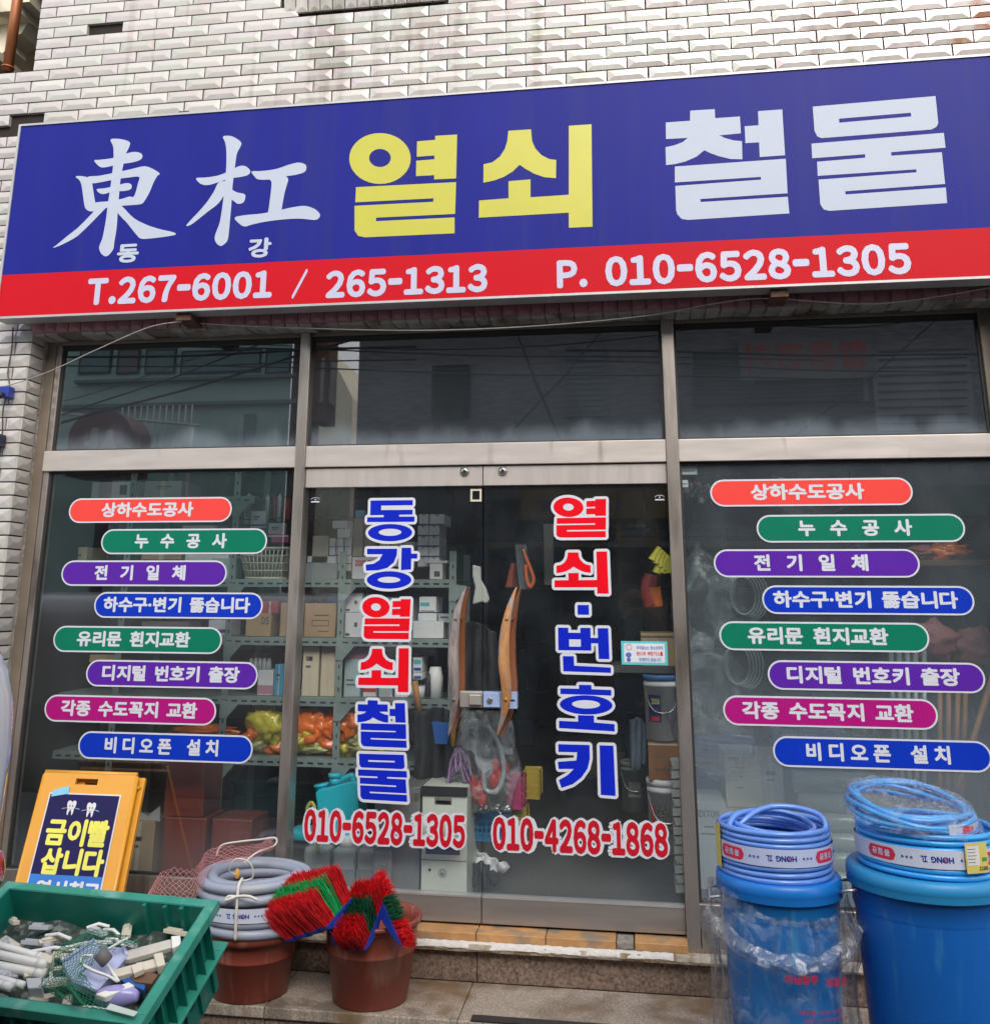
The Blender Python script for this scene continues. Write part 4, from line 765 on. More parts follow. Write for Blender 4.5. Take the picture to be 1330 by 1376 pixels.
def film(name, fac=.12, white=(.8, .84, .9), gl=.30, rough=.12, bs=14, thr=.5):
    m = bpy.data.materials.new(name); m.use_nodes = True; t = m.node_tree; t.nodes.clear(); L = t.links.new; N = t.nodes.new
    out = N('ShaderNodeOutputMaterial'); tr = N('ShaderNodeBsdfTransparent'); tr.inputs[0].default_value = (.93, .95, .97, 1); g = N('ShaderNodeBsdfGlossy'); g.inputs['Roughness'].default_value = rough
    d = N('ShaderNodeBsdfDiffuse'); d.inputs[0].default_value = (*white, 1); n = N('ShaderNodeTexNoise'); n.inputs['Scale'].default_value = bs; n.inputs['Detail'].default_value = 5; n.inputs['Distortion'].default_value = 1.2
    tc = N('ShaderNodeTexCoord'); L(tc.outputs['Object'], n.inputs['Vector']); bp = N('ShaderNodeBump'); bp.inputs['Strength'].default_value = .9; bp.inputs['Distance'].default_value = .02; L(n.outputs[0], bp.inputs['Height'])
    L(bp.outputs[0], g.inputs['Normal']); m1 = N('ShaderNodeMixShader'); lw = N('ShaderNodeLayerWeight'); lw.inputs[0].default_value = gl; L(bp.outputs[0], lw.inputs['Normal'])
    sc_ = N('ShaderNodeMath'); sc_.operation = 'MULTIPLY'; sc_.inputs[1].default_value = .8; L(lw.outputs['Facing'], sc_.inputs[0]); L(sc_.outputs[0], m1.inputs[0]); L(tr.outputs[0], m1.inputs[1]); L(g.outputs[0], m1.inputs[2])
    mr = N('ShaderNodeMapRange'); mr.inputs[1].default_value = thr; mr.inputs[2].default_value = thr+.2; mr.inputs[3].default_value = fac*.3; mr.inputs[4].default_value = fac*2.4; L(n.outputs[0], mr.inputs[0])
    m2 = N('ShaderNodeMixShader'); L(mr.outputs[0], m2.inputs[0]); L(m1.outputs[0], m2.inputs[1]); L(d.outputs[0], m2.inputs[2]); L(m2.outputs[0], out.inputs[0]); MATS[name] = m; return m
f_bag = film('clear_bag_film', .045, gl=.22); f_wrap = film('wrap_film', .07, gl=.15, rough=.3, bs=34)
mb = MB()
def bag(u, v):                                # v: 0 top .. 1 bottom, u round
    a = 2*math.pi*u; z = (zl-.045)*(1-v)+.02*v; fl = .016+.042*v+.014*math.sin(math.pi*min(1, v*3)); n1 = noise.noise(Vector((math.cos(a)*2.2, math.sin(a)*2.2, z*2.5))); n2 = noise.noise(Vector((math.cos(a)*7, math.sin(a)*7, z*6+3)))
    rr = rl*(.97-.15*v)+fl+.035*n1*(.3+v)+.016*n2+.012*abs(math.sin(a*5+z*7+3*n1)); 
    if v < .30: rr += .022*math.sin(math.pi*v/.30)*(.6+.7*n2)
    return Vector((cxl+rr*math.cos(a), BY+rr*math.sin(a), z+.012*n2*(1-v)+(.035*math.sin(a*2+1)+.02*n1)*(1 if v < .02 else 0)))
mb.grid(bag, 140, 70)
def fold(u, v):
    a = -2.9+2.75*u; s = math.sin(math.pi*u); zf = zl-.075-.085*s-.06*v+.012*noise.noise(Vector((u*9, v*3, 4))); rr = rl*1.0+.035+.020*math.sin(math.pi*v)+.010*noise.noise(Vector((u*9, v*3, 0)))+.005*math.sin(u*46+v*5)
    return Vector((cxl+rr*math.cos(a), BY+rr*math.sin(a), zf))
mb.grid(fold, 120, 12, 1)
bagm = mb.build('plastic_bag', [f_bag, film('thick_bag_film', .24, bs=30)])
tag(bagm, 'clear crumpled plastic bag pulled around the left blue bin', 'plastic bag')
m_bagink = M('bag_ink', (.33, .02, .07), rough=.6)
mb = MB(); rb_ = rl*.93+.075
def bmp(x, y, h): a = x/rb_; return Vector((cxl+(rb_+h)*math.sin(a), BY-(rb_+h)*math.cos(a), y))
for k, (s, x0, x1, z) in enumerate([('제품을 받으시면', .0, .14, .43), ('반드시 확인하시고', .02, .16, .41), ('질식의 위험이', .03, .16, .39), ('있으니 어린이', .02, .13, .37), ('사용금지', .06, .15, .35), ('주의 경고', .0, .12, .25)]): word(mb, s, (x0, z, x1, z+.011), bmp, .02, mi=0)
word(mb, '비닐봉투', (-.03, .51, .07, .535), bmp, .05); word(mb, '재활용', (.09, .50, .17, .525), bmp, .03)
ink = mb.build('bag_print', m_bagink); ink.parent = bagm
# right coils
e = empty('hose_coil', 'lower bright blue hose coil with yellow price tag on the right bin', 'hose coil', (cxr, RY, zr_)); zc_ = zr_+.018; ro = rr_*.90; tr = .0095; ox = .012
for k in range(7):
    mb = MB(); mb.tube([Vector((cxr+ox+(ro-tr)*math.cos(a), RY+(ro-tr)*math.sin(a), zc_+tr+k*tr*1.95+.0015*math.sin(a*2+k))) for a in [2*math.pi*i/72 for i in range(72)]], tr, 8, closed=True); mb.build('hose_turn', m_hose2, e)
for k in range(5):
    mb = MB(); r_ = ro-tr*3-tr*(k % 2)*1.5; mb.tube([Vector((cxr+ox+r_*math.cos(a), RY+r_*math.sin(a), zc_+tr+k*tr*2.3)) for a in [2*math.pi*i/60 for i in range(60)]], tr, 8, closed=True); mb.build('hose_turn', m_hose2, e)
band(e, cxr+ox, RY, ro+.003, zc_+.036, zc_+.088, bands, phase=-.12)
mb = MB(); cf = lambda a0, a1, z0_, z1_, r_: (lambda u, v: Vector((cxr+ox+r_*math.sin(a0+(a1-a0)*u), RY-r_*math.cos(a0+(a1-a0)*u), z0_+(z1_-z0_)*v)))
mb.grid(cf(.26, .62, zc_+.028, zc_+.112, ro+.012), 8, 2, 0); mb.grid(cf(.28, .47, zc_+.05, zc_+.103, ro+.0128), 6, 2, 1)
for k in range(5): mb.grid(cf(.29, .40+.01*(k % 3), zc_+.058+k*.009, zc_+.0595+k*.009, ro+.0134), 4, 1, 2)
mb.grid(cf(.51, .60, zc_+.060, zc_+.070, ro+.013), 4, 1, 3)
def pmp(x, y, h): a = x; return Vector((cxr+ox+(ro+.0135+h)*math.sin(a), RY-(ro+.0135+h)*math.cos(a), y))
word(mb, full('17,000'), (.45, zc_+.034, .60, zc_+.046), pmp, .04, mi=2, adv=.1); mb.build('price_tag', [M('yellow_tag'), M('white_print', (.65, .65, .63), rough=.5), M('ink_black', (.03, .03, .04), rough=.6), M('ink_green', (.03, .30, .08), rough=.5)], e)
e = empty('hose_coil', 'upper tilted coil of bright blue hose wrapped in torn film on the right bin', 'hose coil', (cxr, RY, zc_+.14)); q = lambda x, y, Y: A(1120+x/6.333, 1070+y/6.333, Y)
c2 = A(1222, 1125, RY); c2z = zc_+.165
for k in range(6):
    mb = MB(); rx_ = rr_*.80-(k % 3)*.012; mb.tube([Vector((c2.x-.0+rx_*math.cos(a), RY-.03+rx_*.95*math.sin(a), c2z+.0+.016*(k//2)+.045*math.sin(a)*.6-.03*math.cos(a)*.5+(.02*math.sin(3*a+k)*.3))) for a in [2*math.pi*i/64 for i in range(64)]], .0085, 8, closed=True); mb.build('hose_turn', m_hose2, e)
mb = MB(); mb.grid(lambda u, v: Vector((c2.x+(rr_*.82)*math.sin(.35+1.2*u), RY-.03-(rr_*.80)*math.cos(.35+1.2*u), c2z-.035-.012*u+(.030)*v)), 12, 2, 0)
mb.grid(lambda u, v: Vector((c2.x+(rr_*.823)*math.sin(.62+.32*u), RY-.03-(rr_*.803)*math.cos(.62+.32*u), c2z-.034-.005*u+(.022)*v)), 8, 1, 1, False); mb.build('label_band', [bands[0], bands[2]], e)
mb = MB()
def wr(u, v): a = 2*math.pi*u; r_ = rr_*(.28+.62*v)+.012*noise.noise(Vector((math.cos(a)*4, math.sin(a)*4, v*5))); return Vector((c2.x+r_*math.cos(a), RY-.03+r_*.95*math.sin(a), c2z+.028+.03*math.sin(math.pi*v)+.045*.6*math.sin(a)*v-.015*math.cos(a)+.012*noise.noise(Vector((math.cos(a)*6, math.sin(a)*6, v*7)))-(.05*max(0, v-.85)*6)))
mb.grid(wr, 90, 16); mb.build('torn_film', f_wrap, e)
# ---- green crate with junk
zB, zF = .62, .44
BL_, BR2, FR_ = G(12.6, 1193, zB), G(277, 1218, zB), G(183.5, 1364, zF); FL_ = BL_+FR_-BR2
U = (FR_-FL_); Wd = U.length; U.normalize(); V_ = (BR2-FR_); V_ = V_-U*V_.dot(U)*0; Dp = V_.length; V_.normalize(); Nn = U.cross(V_).normalized()
CM = Matrix(((U.x, V_.x, Nn.x, FL_.x), (U.y, V_.y, Nn.y, FL_.y), (U.z, V_.z, Nn.z, FL_.z), (0, 0, 0, 1))); H_ = .30
def CP(px, py, w_=-.12):
    o = FL_+Nn*w_; d = ray(px, py); t = (o-CAM).dot(Nn)/d.dot(Nn); return CAM+d*t
m_rimc = M('crate_rim_plastic', (.03, .27, .20), rough=.45, var=.15, scale=8, stain=((.16, .38, .32), 9, .56, .15))
m_gc = M('green_crate_plastic', (.006, .165, .125), rough=.42, var=.12, scale=6, stain=((.16, .24, .20), 5, .60, .18))
e = empty('crate', 'green plastic crate tilted forward and full of white plastic odds and ends', 'crate', FL_); mb = MB(); t_ = .006
for a, b in (((0, 0, -H_), (Wd, t_, 0)), ((0, Dp-t_, -H_), (Wd, Dp, 0)), ((0, t_, -H_), (t_, Dp-t_, 0)), ((Wd-t_, t_, -H_), (Wd, Dp-t_, 0)), ((0, 0, -H_-t_), (Wd, Dp, -H_))): mb.box(a, b, Mx=CM)
mb.build('body', m_gc, e)
mb = MB(); L_ = .030
for z_, h_, Lx in ((0, .010, L_), (-.165, .008, L_+.008)):
    for a, b in (((-Lx, -Lx, z_-h_), (Wd+Lx, .002, z_+.002)), ((-Lx, Dp-.002, z_-h_), (Wd+Lx, Dp+Lx, z_+.002)), ((-Lx, .002, z_-h_), (.002, Dp-.002, z_+.002)), ((Wd-.002, .002, z_-h_), (Wd+Lx, Dp-.002, z_+.002))): mb.box(a, b, Mx=CM)
mb.box((-L_-.004, -L_-.004, -.03), (Wd+L_+.004, -L_, .003), Mx=CM); mb.box((Wd+L_, -L_, -.03), (Wd+L_+.004, Dp+L_, .003), Mx=CM)
mb.build('rim', m_rimc, e, bevel=.003)
for i in range(12):
    for y0_, y1_ in ((-L_+.001, 0),): 
        x_ = Wd*(i+.5)/12; rb = MB(); rb.box((x_, y0_, -.164), (x_+.004, y1_, -.011), Mx=CM); rb.build('rib', m_gc, e)
for i in range(7): x_ = Dp*(i+.3)/7; rb = MB(); rb.box((Wd, x_, -.164), (Wd+L_-.001, x_+.004, -.011), Mx=CM); rb.build('rib', m_gc, e)
for i in range(5): x_ = Dp*(i+.5)/5; rb = MB(); rb.box((Wd, x_, -H_+.01), (Wd+.012, x_+.02, -.175), Mx=CM); rb.build('rib', m_gc, e)
for i, x_ in enumerate((.70, .80, .88)): rb = MB(); rb.box((Wd*x_, Dp-.02, -H_+.01), (Wd*x_+.014, Dp-t_, -.003), Mx=CM); rb.build('inner_rib', m_gc, e)
mb = MB(); mb.box((0, Dp-.05, -.1), (0, 0, 0)) if 0 else None
word(mb, '환경자원', (Dp*.15, -.235, Dp*.65, -.195), lambda x, y, h: CM @ Vector((Wd+.001+h, x, y)), .05); mb.build('stencil', M('stencil_black', (.01, .015, .015), rough=.7), e)
sup = MB(); c0 = CM @ Vector((Wd*.5, Dp*.8, -H_-.02)); sup.box((c0.x-.28, c0.y-.12, 0), (c0.x+.28, c0.y+.08, c0.z-.02)); 
for k in range(3): sup.box((c0.x-.285, c0.y-.125, c0.z*.25*(k+1)-.012), (c0.x+.285, c0.y-.12, c0.z*.25*(k+1)))
tag(sup.build('support_box', M('dark_wood', (.06, .04, .03), rough=.8, var=.3)), 'dark box under the back of the tilted green crate', 'box')
fillm = MB()
def heap(u, v): n_ = noise.noise(Vector((u*6, v*5, 1))); return CM @ Vector((t_+u*(Wd-2*t_), t_+v*(Dp-2*t_), -.135+.03*n_+.02*(1-u)))
fillm.grid(heap, 60, 40)
tag(fillm.build('scrap_heap', M('mixed_scrap', (.05, .075, .065), rough=.8, var=.7, scale=30, stain=((.20, .21, .20), 30, .56, .05), bump=1, bscale=30)), 'mixed small scrap lying at the bottom of the green crate', 'scrap', kind='stuff')
m_wp = M('white_plastic', (.80, .80, .76), rough=.4, var=.06); m_lp = M('lilac_plastic', (.52, .56, .82), rough=.35, var=.05); m_gp = M('grey_rubber', (.16, .15, .15), rough=.6); m_cream = M('cream_plastic', (.66, .61, .50), rough=.45, var=.08)
z3 = lambda x, y, w_=-.1: CP(x/3.977, 1030+y/3.977, w_+.035)
for k, (a, b, r_, w_) in enumerate([((-90, 930), (240, 1025), .012, -.09), ((-90, 985), (245, 1060), .013, -.08), ((-90, 1052), (235, 1110), .015, -.10), ((-90, 1105), (130, 1170), .010, -.075), ((-60, 1150), (60, 1178), .012, -.06)]):
    mb = MB(); mb.tube([z3(*a, w_), z3(*b, w_)], r_, 14); d = (z3(*b, w_)-z3(*a, w_)).normalized(); mb.tube([z3(*b, w_)-d*.03, z3(*b, w_)+d*.004], r_*1.15, 14)
    tag(mb.build('plastic_pipe', m_wp), ['white pipe lying farthest back at the left end of the crate', 'white pipe second from the back at the left end of the crate', 'thick white pipe in the middle left of the crate', 'thin white pipe nearest the front rim of the crate', 'short white pipe stub against the front rim of the crate'][k], 'pipe', 'white pipes in the green crate')
def pbx(name, pts, th, mat, lab, cat, w_=-.08, bevel=.003):
    mb = MB(); mb.prism([z3(x, y, w_) for x, y in pts], Nn*-th); return tag(mb.build(name, mat, bevel=bevel), lab, cat)
for k in range(58):
    mb = MB(); u_, v_ = random.uniform(.05, .90)*Wd, random.uniform(.06, .92)*Dp; c_ = CM @ Vector((u_, v_, -.098+.02*(1-u_/Wd)+random.uniform(0, .02))); mx_ = Matrix.Translation(c_) @ Matrix.Rotation(random.uniform(-1.2, 1.2), 4, 'Z') @ Matrix.Rotation(random.uniform(-.5, .5), 4, 'X'); w1 = random.uniform(.02, .065); w2 = random.uniform(.007, .018)
    if k % 3: mb.box((-w1, -w2, -.006), (w1, w2, .006), 0, mx_); mb.box((-w1*.8, -w2*.6, .006), (w1*.2, w2*.6, .012), 0, mx_)
    else: mb.tube([mx_ @ Vector((-w1*1.4, 0, 0)), mx_ @ Vector((0, .004, .01)), mx_ @ Vector((w1*1.4, 0, 0))], .006, 8)
    tag(mb.build('plastic_bit', [m_wp, m_cream, M('clear_grey', (.50, .53, .56), rough=.3)][k % 3], bevel=.001), '%s %s %s, %s of the crate' % (['bright white', 'cream', 'pale grey'][k % 3], 'thin plastic piece' if k % 3 else 'bent plastic rod', 'by the rear rim' if v_ > Dp*.6 else ('by the front rim' if v_ < Dp*.3 else 'at mid depth'), 'left part' if u_ < Wd*.33 else ('middle' if u_ < Wd*.62 else 'right part')), 'plastic bit', ['small white rods in the crate', 'small cream pieces in the crate', 'small grey pieces in the crate'][k % 3])
tray = pbx('plastic_tray', [(505, 925), (530, 960), (660, 965), (682, 1010), (520, 1195), (395, 1150), (330, 1045)], .03, m_lp, 'pale lilac plastic tray in the middle of the green crate', 'tray', -.065)
mb = MB(); 
for a, b in (((505, 925), (330, 1045)), ((660, 965), (682, 1010)), ((682, 1010), (520, 1195)), ((520, 1195), (395, 1150))): mb.tube([z3(*a, -.06), z3(*b, -.06)], .006, 6)
t2 = mb.build('tray_rim', m_lp); t2.parent = tray
pbx('plastic_block', [(140, 1130), (222, 1125), (228, 1180), (150, 1185)], .04, M('clear_grey', (.50, .53, .56), rough=.3), 'translucent white block beside the green mesh in the crate', 'block', -.06)
pbx('plastic_block', [(215, 1000), (240, 990), (290, 1015), (275, 1050), (205, 1030)], .03, m_cream, 'small cream block at the ends of the white pipes', 'block', -.07)
pbx('plastic_bar', [(600, 1120), (605, 1085), (860, 1015), (880, 1030), (875, 1060), (640, 1118)], .018, m_cream, 'cream plastic bar with clip, lower of the two bars', 'bar', -.05)
pbx('plastic_bar', [(660, 1030), (665, 985), (915, 920), (920, 965), (690, 1030)], .018, M('ivory_plastic', (.56, .54, .48), rough=.4), 'ivory plastic bar with end clamp, upper of the two bars', 'bar', -.06)
pbx('clamp', [(915, 905), (965, 900), (968, 950), (920, 970)], .03, m_wp, 'white clamp at the right end of the upper bar', 'clamp', -.045); pbx('clamp', [(820, 1000), (870, 990), (885, 1055), (840, 1070)], .03, m_cream, 'cream clamp at the right end of the lower bar', 'clamp', -.035); pbx('clamp', [(700, 1060), (760, 1040), (770, 1080), (715, 1105)], .02, m_cream, 'cream bracket with a hole near the middle of the lower bar', 'clamp', -.035)
a, b = z3(530, 990, -.0), z3(575, 1045, -.03); mb = MB(); mb.tube([a, b], .021, 24); mb.tube([b, b+(b-a).normalized()*.002], .017, 20, 1); tag(mb.build('grey_cap', [m_gp, m_black]), 'dark grey rubber cap standing on the lilac tray', 'cap')
mb = MB(); mb.tube(bez([z3(580, 975, -.02), z3(640, 940, -.01), z3(685, 918, 0)], 6), .004, 6); mb.tube(bez([z3(500, 1010, -.02), z3(445, 1015, -.02), z3(435, 1050, -.02), z3(500, 1090, -.02), z3(580, 1120, -.03), z3(630, 1150, -.03)], 8), .0045, 6); mb.tube([z3(580, 1060, -.02), z3(635, 1150, -.03)], .005, 6); tag(mb.build('bent_tubing', m_wp), 'thin white plastic tubing looping round the grey cap', 'tubing')
mb = MB(); a, b = z3(520, 1235, -.03), z3(740, 1225, -.03); mb.tube(bez([a, a.lerp(b, .3), a.lerp(b, .7), b], 4), lambda u: ((.006+.028*math.sin(math.pi*min(.98, .12+u*.80))), (.006+.022*math.sin(math.pi*min(.98, .12+u*.8)))), 16, flat=Nn); tool = tag(mb.build('hand_tool', M('lilac_tool', (.33, .30, .62), rough=.3, coat=.4)), 'lilac and white rounded plastic hand tool at the front right of the crate', 'tool')
mb = MB(); mb.prism([z3(x, y, -.0) for x, y in ((510, 1215), (690, 1150), (720, 1168), (560, 1232))], Nn*-.02); c2_ = mb.build('tool_cover', m_wp, bevel=.003); c2_.parent = tool
pbx('plastic_block', [(690, 1110), (790, 1090), (850, 1110), (810, 1160), (720, 1150)], .03, M('brown_resin', (.16, .085, .05), rough=.5), 'brown moulded piece under the lower bar', 'block', -.06)
pbx('plastic_block', [(640, 1130), (700, 1115), (780, 1165), (770, 1195), (660, 1150)], .02, M('blue_resin', (.02, .10, .35), rough=.5), 'blue piece next to the lilac tool', 'block', -.065)
pbx('paper_sheet', [(565, 1295), (590, 1265), (740, 1310), (715, 1335)], .002, M('pale_green_paper', (.50, .60, .55), rough=.7), 'pale green card tucked under the front right rim', 'card', -.015)
mb = MB()
P_ = [[z3(440, 890, -.02), z3(560, 870, -.01), z3(700, 910, -.02), z3(760, 950, -.04)], [z3(330, 960, .0), z3(430, 960, -.02), z3(520, 960, -.03), z3(560, 990, -.05)], [z3(300, 985, .0), z3(350, 1080, -.0), z3(400, 1100, -.01), z3(440, 1110, -.03)], [z3(210, 1175, -.02), z3(300, 1160, .0), z3(410, 1190, .01), z3(470, 1130, -.02)], [z3(330, 1245, -.02), z3(400, 1260, .0), z3(480, 1290, .0), z3(590, 1290, -.02)]]
rows_ = [bez(r_, 6) for r_ in P_]
def gn(u, v):
    k = v*(len(rows_)-1); i = min(int(k), len(rows_)-2); f = k-i; q_ = u*(len(rows_[0])-1); j = min(int(q_), len(rows_[0])-2); g = q_-j
    return rows_[i][j].lerp(rows_[i][j+1], g).lerp(rows_[i+1][j].lerp(rows_[i+1][j+1], g), f)+Nn*(.012*noise.noise(Vector((u*5, v*7, 2))))
netmesh(gn, 26, 40, .0010, mb); tag(mb.build('netting', M('green_twine', (.01, .20, .11), rough=.7)), 'green mesh net lying over the pipes and tray in the crate', 'net')
# ---- yellow folding board
T0, T1 = A(62, 1037, -.15), A(183, 1040, -.15); B0, B1 = A(22, 1180, -.35), A(155, 1193, -.35); zavg = (T0.z+T1.z)/2; xr_ = ((T1-T0)+(B1-B0))/2; Bu = Vector((xr_.length, 0, .0)).normalized(); dn = ((B0+B1)/2-(T0+T1)/2).normalized(); bw = xr_.length
bn_ = Bu.cross(dn); bn_ = bn_ if bn_.y < 0 else -bn_; bn_.normalize(); Tm = (T0+T1)/2; O_ = Tm-Bu*bw/2; bh = (zavg-.0)/abs(dn.z)
def bp_(u, v, h=0): return O_+Bu*u+dn*v+bn_*h
def BP(px, py): d = ray(px, py); t = (O_-CAM).dot(bn_)/d.dot(bn_); q_ = CAM+d*t-O_; return q_.dot(Bu), q_.dot(dn)
m_yb = M('amber_plastic', (.68, .31, .025), rough=.38, var=.07, scale=4, coat=.2)
e = empty('folding_sign', 'yellow folding floor sign buying gold teeth, leaning behind the green crate', 'sign', bp_(bw/2, bh))
def board(off, nm):
    mb = MB(); th = .018; hx0, hx1, hy0, hy1 = bw*.36, bw*.60, .026, .052
    for u0, v0, u1, v1 in ((0, 0, bw, hy0), (0, hy0, hx0, hy1), (hx1, hy0, bw, hy1), (0, hy1, bw, bh)):
        mb.hexa([bp_(u0, v1, -th+off), bp_(u1, v1, -th+off), bp_(u1, v1, off), bp_(u0, v1, off), bp_(u0, v0, -th+off), bp_(u1, v0, -th+off), bp_(u1, v0, off), bp_(u0, v0, off)])
    return mb.build(nm, m_yb, e)
board(0, 'front_board'); O_b = O_.copy(); O_ = O_+Bu*.028+Vector((0, .0, -.004)); board(-.034, 'rear_board'); O_ = O_b
mb = MB()
for x_ in (0, bw): mb.tube([bp_(x_, .01, -.009), bp_(x_, bh-.01, -.009)], .0105, 8)
mb.tube([bp_(0, 0, -.009), bp_(bw, 0, -.009)], .0105, 8); mb.tube([bp_(bw-.002, .05, -.015), bp_(bw+.012, .05, -.04)], .009, 8); mb.build('edge_bead', m_yb, e)
pu0, pv0 = BP(66, 1063.5); pu1 = BP(162, 1066.5)[0]; 
mb = MB(); pq = lambda a, b, c, d, h, mi: mb.add([bp_(a, d, h), bp_(c, d, h), bp_(c, b, h), bp_(a, b, h)], [(0, 1, 2, 3)], mi)
mb.hexa([bp_(pu0, .80, .001), bp_(pu1, .80, .001), bp_(pu1, .80, .0035), bp_(pu0, .80, .0035), bp_(pu0, pv0, .001), bp_(pu1, pv0, .001), bp_(pu1, pv0, .0035), bp_(pu0, pv0, .0035)], 0)
vb = BP(100, 1169)[1]; pq(pu0+.006, pv0+.006, pu1-.006, vb, .0042, 1); pq(pu0+.006, vb, pu1-.006, .79, .0042, 2)
def bword(s, x0, y0, x1, y1, bold, mi, **k):  # px of the text's middle row
    u0 = BP(x0, (y0+y1)/2)[0]; u1 = BP(x1, (y0+y1)/2)[0]; va = BP((x0+x1)/2, y0)[1]; vb_ = BP((x0+x1)/2, y1)[1]
    word(mb, s, (u0, 0, u1, vb_-va), lambda x, y, h: bp_(x, vb_-y, .0046+h), bold, mi=mi, **k)
bword('금이빨', 57.5, 1095, 142, 1131, .045, 3); bword('삽니다', 47.5, 1134, 133, 1170, .045, 3); bword('역시최고', 37, 1177, 124, 1201, .045, 0)
for cx_ in (94, 121):
    u, v = BP(cx_, 1081); s_ = .021
    T_ = [(-.9, -1.1), (-.4, -1.25), (0, -1.0), (.4, -1.25), (.9, -1.1), (1.0, -.5), (.75, .2), (.7, .9), (.45, 1.3), (.25, .7), (0, .35), (-.25, .7), (-.45, 1.3), (-.7, .9), (-.75, .2), (-1.0, -.5)]
    P = [(v_.x, v_.y) for v_ in bez([Vector((a*s_+u, b*s_*1.15+v, 0)) for a, b in T_], 3, True)]; vs, fs = tri([P]); mb.add([bp_(q_.x, q_.y, .0050) for q_ in vs], fs, 0)
    for dx in (-.3, .3): vs, fs = tri([ell(u+dx*s_, v-.35*s_, .11*s_, .22*s_, 12)]); mb.add([bp_(q_.x, q_.y, .0054) for q_ in vs], fs, 4)
    mb.tube([bp_(u+s_*.4*math.cos(t_), v+s_*.1+s_*.25*math.sin(t_), .0055) for t_ in [math.pi*k/8 for k in range(9)]], .0008, 4, 5)
    for d in (-1, 1): mb.tube([bp_(u+d*s_*.9, v, .005), bp_(u+d*s_*1.7, v+s_*.25*1, .005)], .0012, 4, 0); mb.tube([bp_(u+d*s_*1.5, v+s_*.1, .005), bp_(u+d*s_*2.0, v+s_*.3, .005)], .0022, 4, 6)
mb.build('poster', [M('poster_white', (.62, .62, .66), rough=.35), M('poster_navy', (.014, .011, .075), rough=.4, var=.05, spec=.15), M('poster_blue', (.015, .16, .55), rough=.3), M('poster_yellow', (.72, .68, .10), rough=.35), m_black, M('ink_red'), M('light_blue', (.2, .5, .7), rough=.4)], e)
mb = MB(); u, v = BP(82, 1059); mb.hexa([bp_(u-.04, v+.03, .004), bp_(u+.04, v+.015, .004), bp_(u+.04, v+.015, .0052), bp_(u-.04, v+.03, .0052), bp_(u-.035, v, .004), bp_(u+.038, v-.018, .004), bp_(u+.038, v-.018, .0052), bp_(u-.035, v, .0052)]); mb.build('paper_scrap', M('light_blue'), e)
# ---- van at the left edge (only its rear corner is in the picture)
VY0, VY1, VX = -3.75, -2.03, -1.572
e = empty('parked_van', 'white van at the left picture edge showing its rear corner and red tail lamp', 'van', (VX, -2.9, 0))
def ring(z, ins, rc=.16, n=8):
    x0, x1, y0, y1 = VX-3.6+ins, VX-ins, VY0+ins, VY1-ins; P = []
    for cx_, cy_, a0 in ((x1-rc, y1-rc, 0), (x0+rc, y1-rc, math.pi/2), (x0+rc, y0+rc, math.pi), (x1-rc, y0+rc, 1.5*math.pi)):
        for k in range(n+1): a = a0+math.pi/2*k/n; P.append((cx_+rc*math.cos(a), cy_+rc*math.sin(a), z))
    return P
lv = [(.30, .20), (.36, .13), (.62, .09), (.76, .08), (.80, .02), (.98, .010), (1.10, .004), (1.25, .0), (1.36, .006), (1.44, .022), (1.50, .045), (1.58, .10), (1.64, .22), (1.665, .5)]
mb = MB(); vs = []; 
for z, ins in lv: vs += ring(z, ins)
k_ = 36; mb.add(vs, [(j*k_+i, j*k_+(i+1) % k_, (j+1)*k_+(i+1) % k_, (j+1)*k_+i) for j in range(len(lv)-1) for i in range(k_)]+[tuple((len(lv)-1)*k_+i for i in range(k_)), tuple(range(k_-1, -1, -1))], 0, True)
mb.build('body', M('white_car_paint', (.70, .72, .76), rough=.15, var=.02, coat=1), e)
mb = MB(); mb.hexa([(VX-.006, VY0+.28, 1.10), (VX+.004, VY0+.28, 1.10), (VX+.004, VY1-.15, 1.10), (VX-.006, VY1-.15, 1.10), (VX-.03, VY0+.30, 1.42), (VX-.015, VY0+.30, 1.42), (VX-.015, VY1-.17, 1.42), (VX-.03, VY1-.17, 1.42)]); mb.build('rear_window', M('tinted_glass', (.01, .012, .014), rough=.06, coat=1), e, bevel=.006)
for yy, s_ in ((VY1-.03, 1), (VY0+.03, -1)):
    mb = MB()
    def lens(z0_, z1_, mi, bul=.022):
        def f(u, v):
            a = (math.pi/2)*(u*1.15-.05) if s_ > 0 else -(math.pi/2)*(u*1.15-.05); z = z0_+(z1_-z0_)*v; b = bul*math.sin(math.pi*v)**.5 if 0 < v < 1 else 0; rc = .155+b
            return Vector((VX-.16+rc*math.cos(a)*1.0, yy-(.13*s_)+rc*math.sin(a), z))
        mb.grid(f, 14, 12, mi)
    lens(.905, 1.00, 0); lens(.80, .903, 1, .016); mb.build('tail_lamp', [M('red_lens', (.50, .006, .006), rough=.08, coat=1, var=.35, scale=18), M('clear_lens', (.32, .27, .26), rough=.1, coat=1, var=.4, scale=25)], e)
for wx in (VX-.75, VX-3.0):
    for wy in (VY0+.09, VY1-.09):
        mb = MB(); mb.lathe([(.19, -.09), (.30, -.09), (.32, -.06), (.32, .06), (.30, .09), (.19, .09)], (wx, wy, .32), 28, axis=(0, 1, 0)); wh = mb.build('wheel', m_black, e); mb = MB(); mb.lathe([(0, -.07), (.19, -.085), (.19, .085), (0, .07)], (wx, wy, .32), 20, axis=(0, 1, 0)); r_ = mb.build('rim', M('polished_steel'), wh)
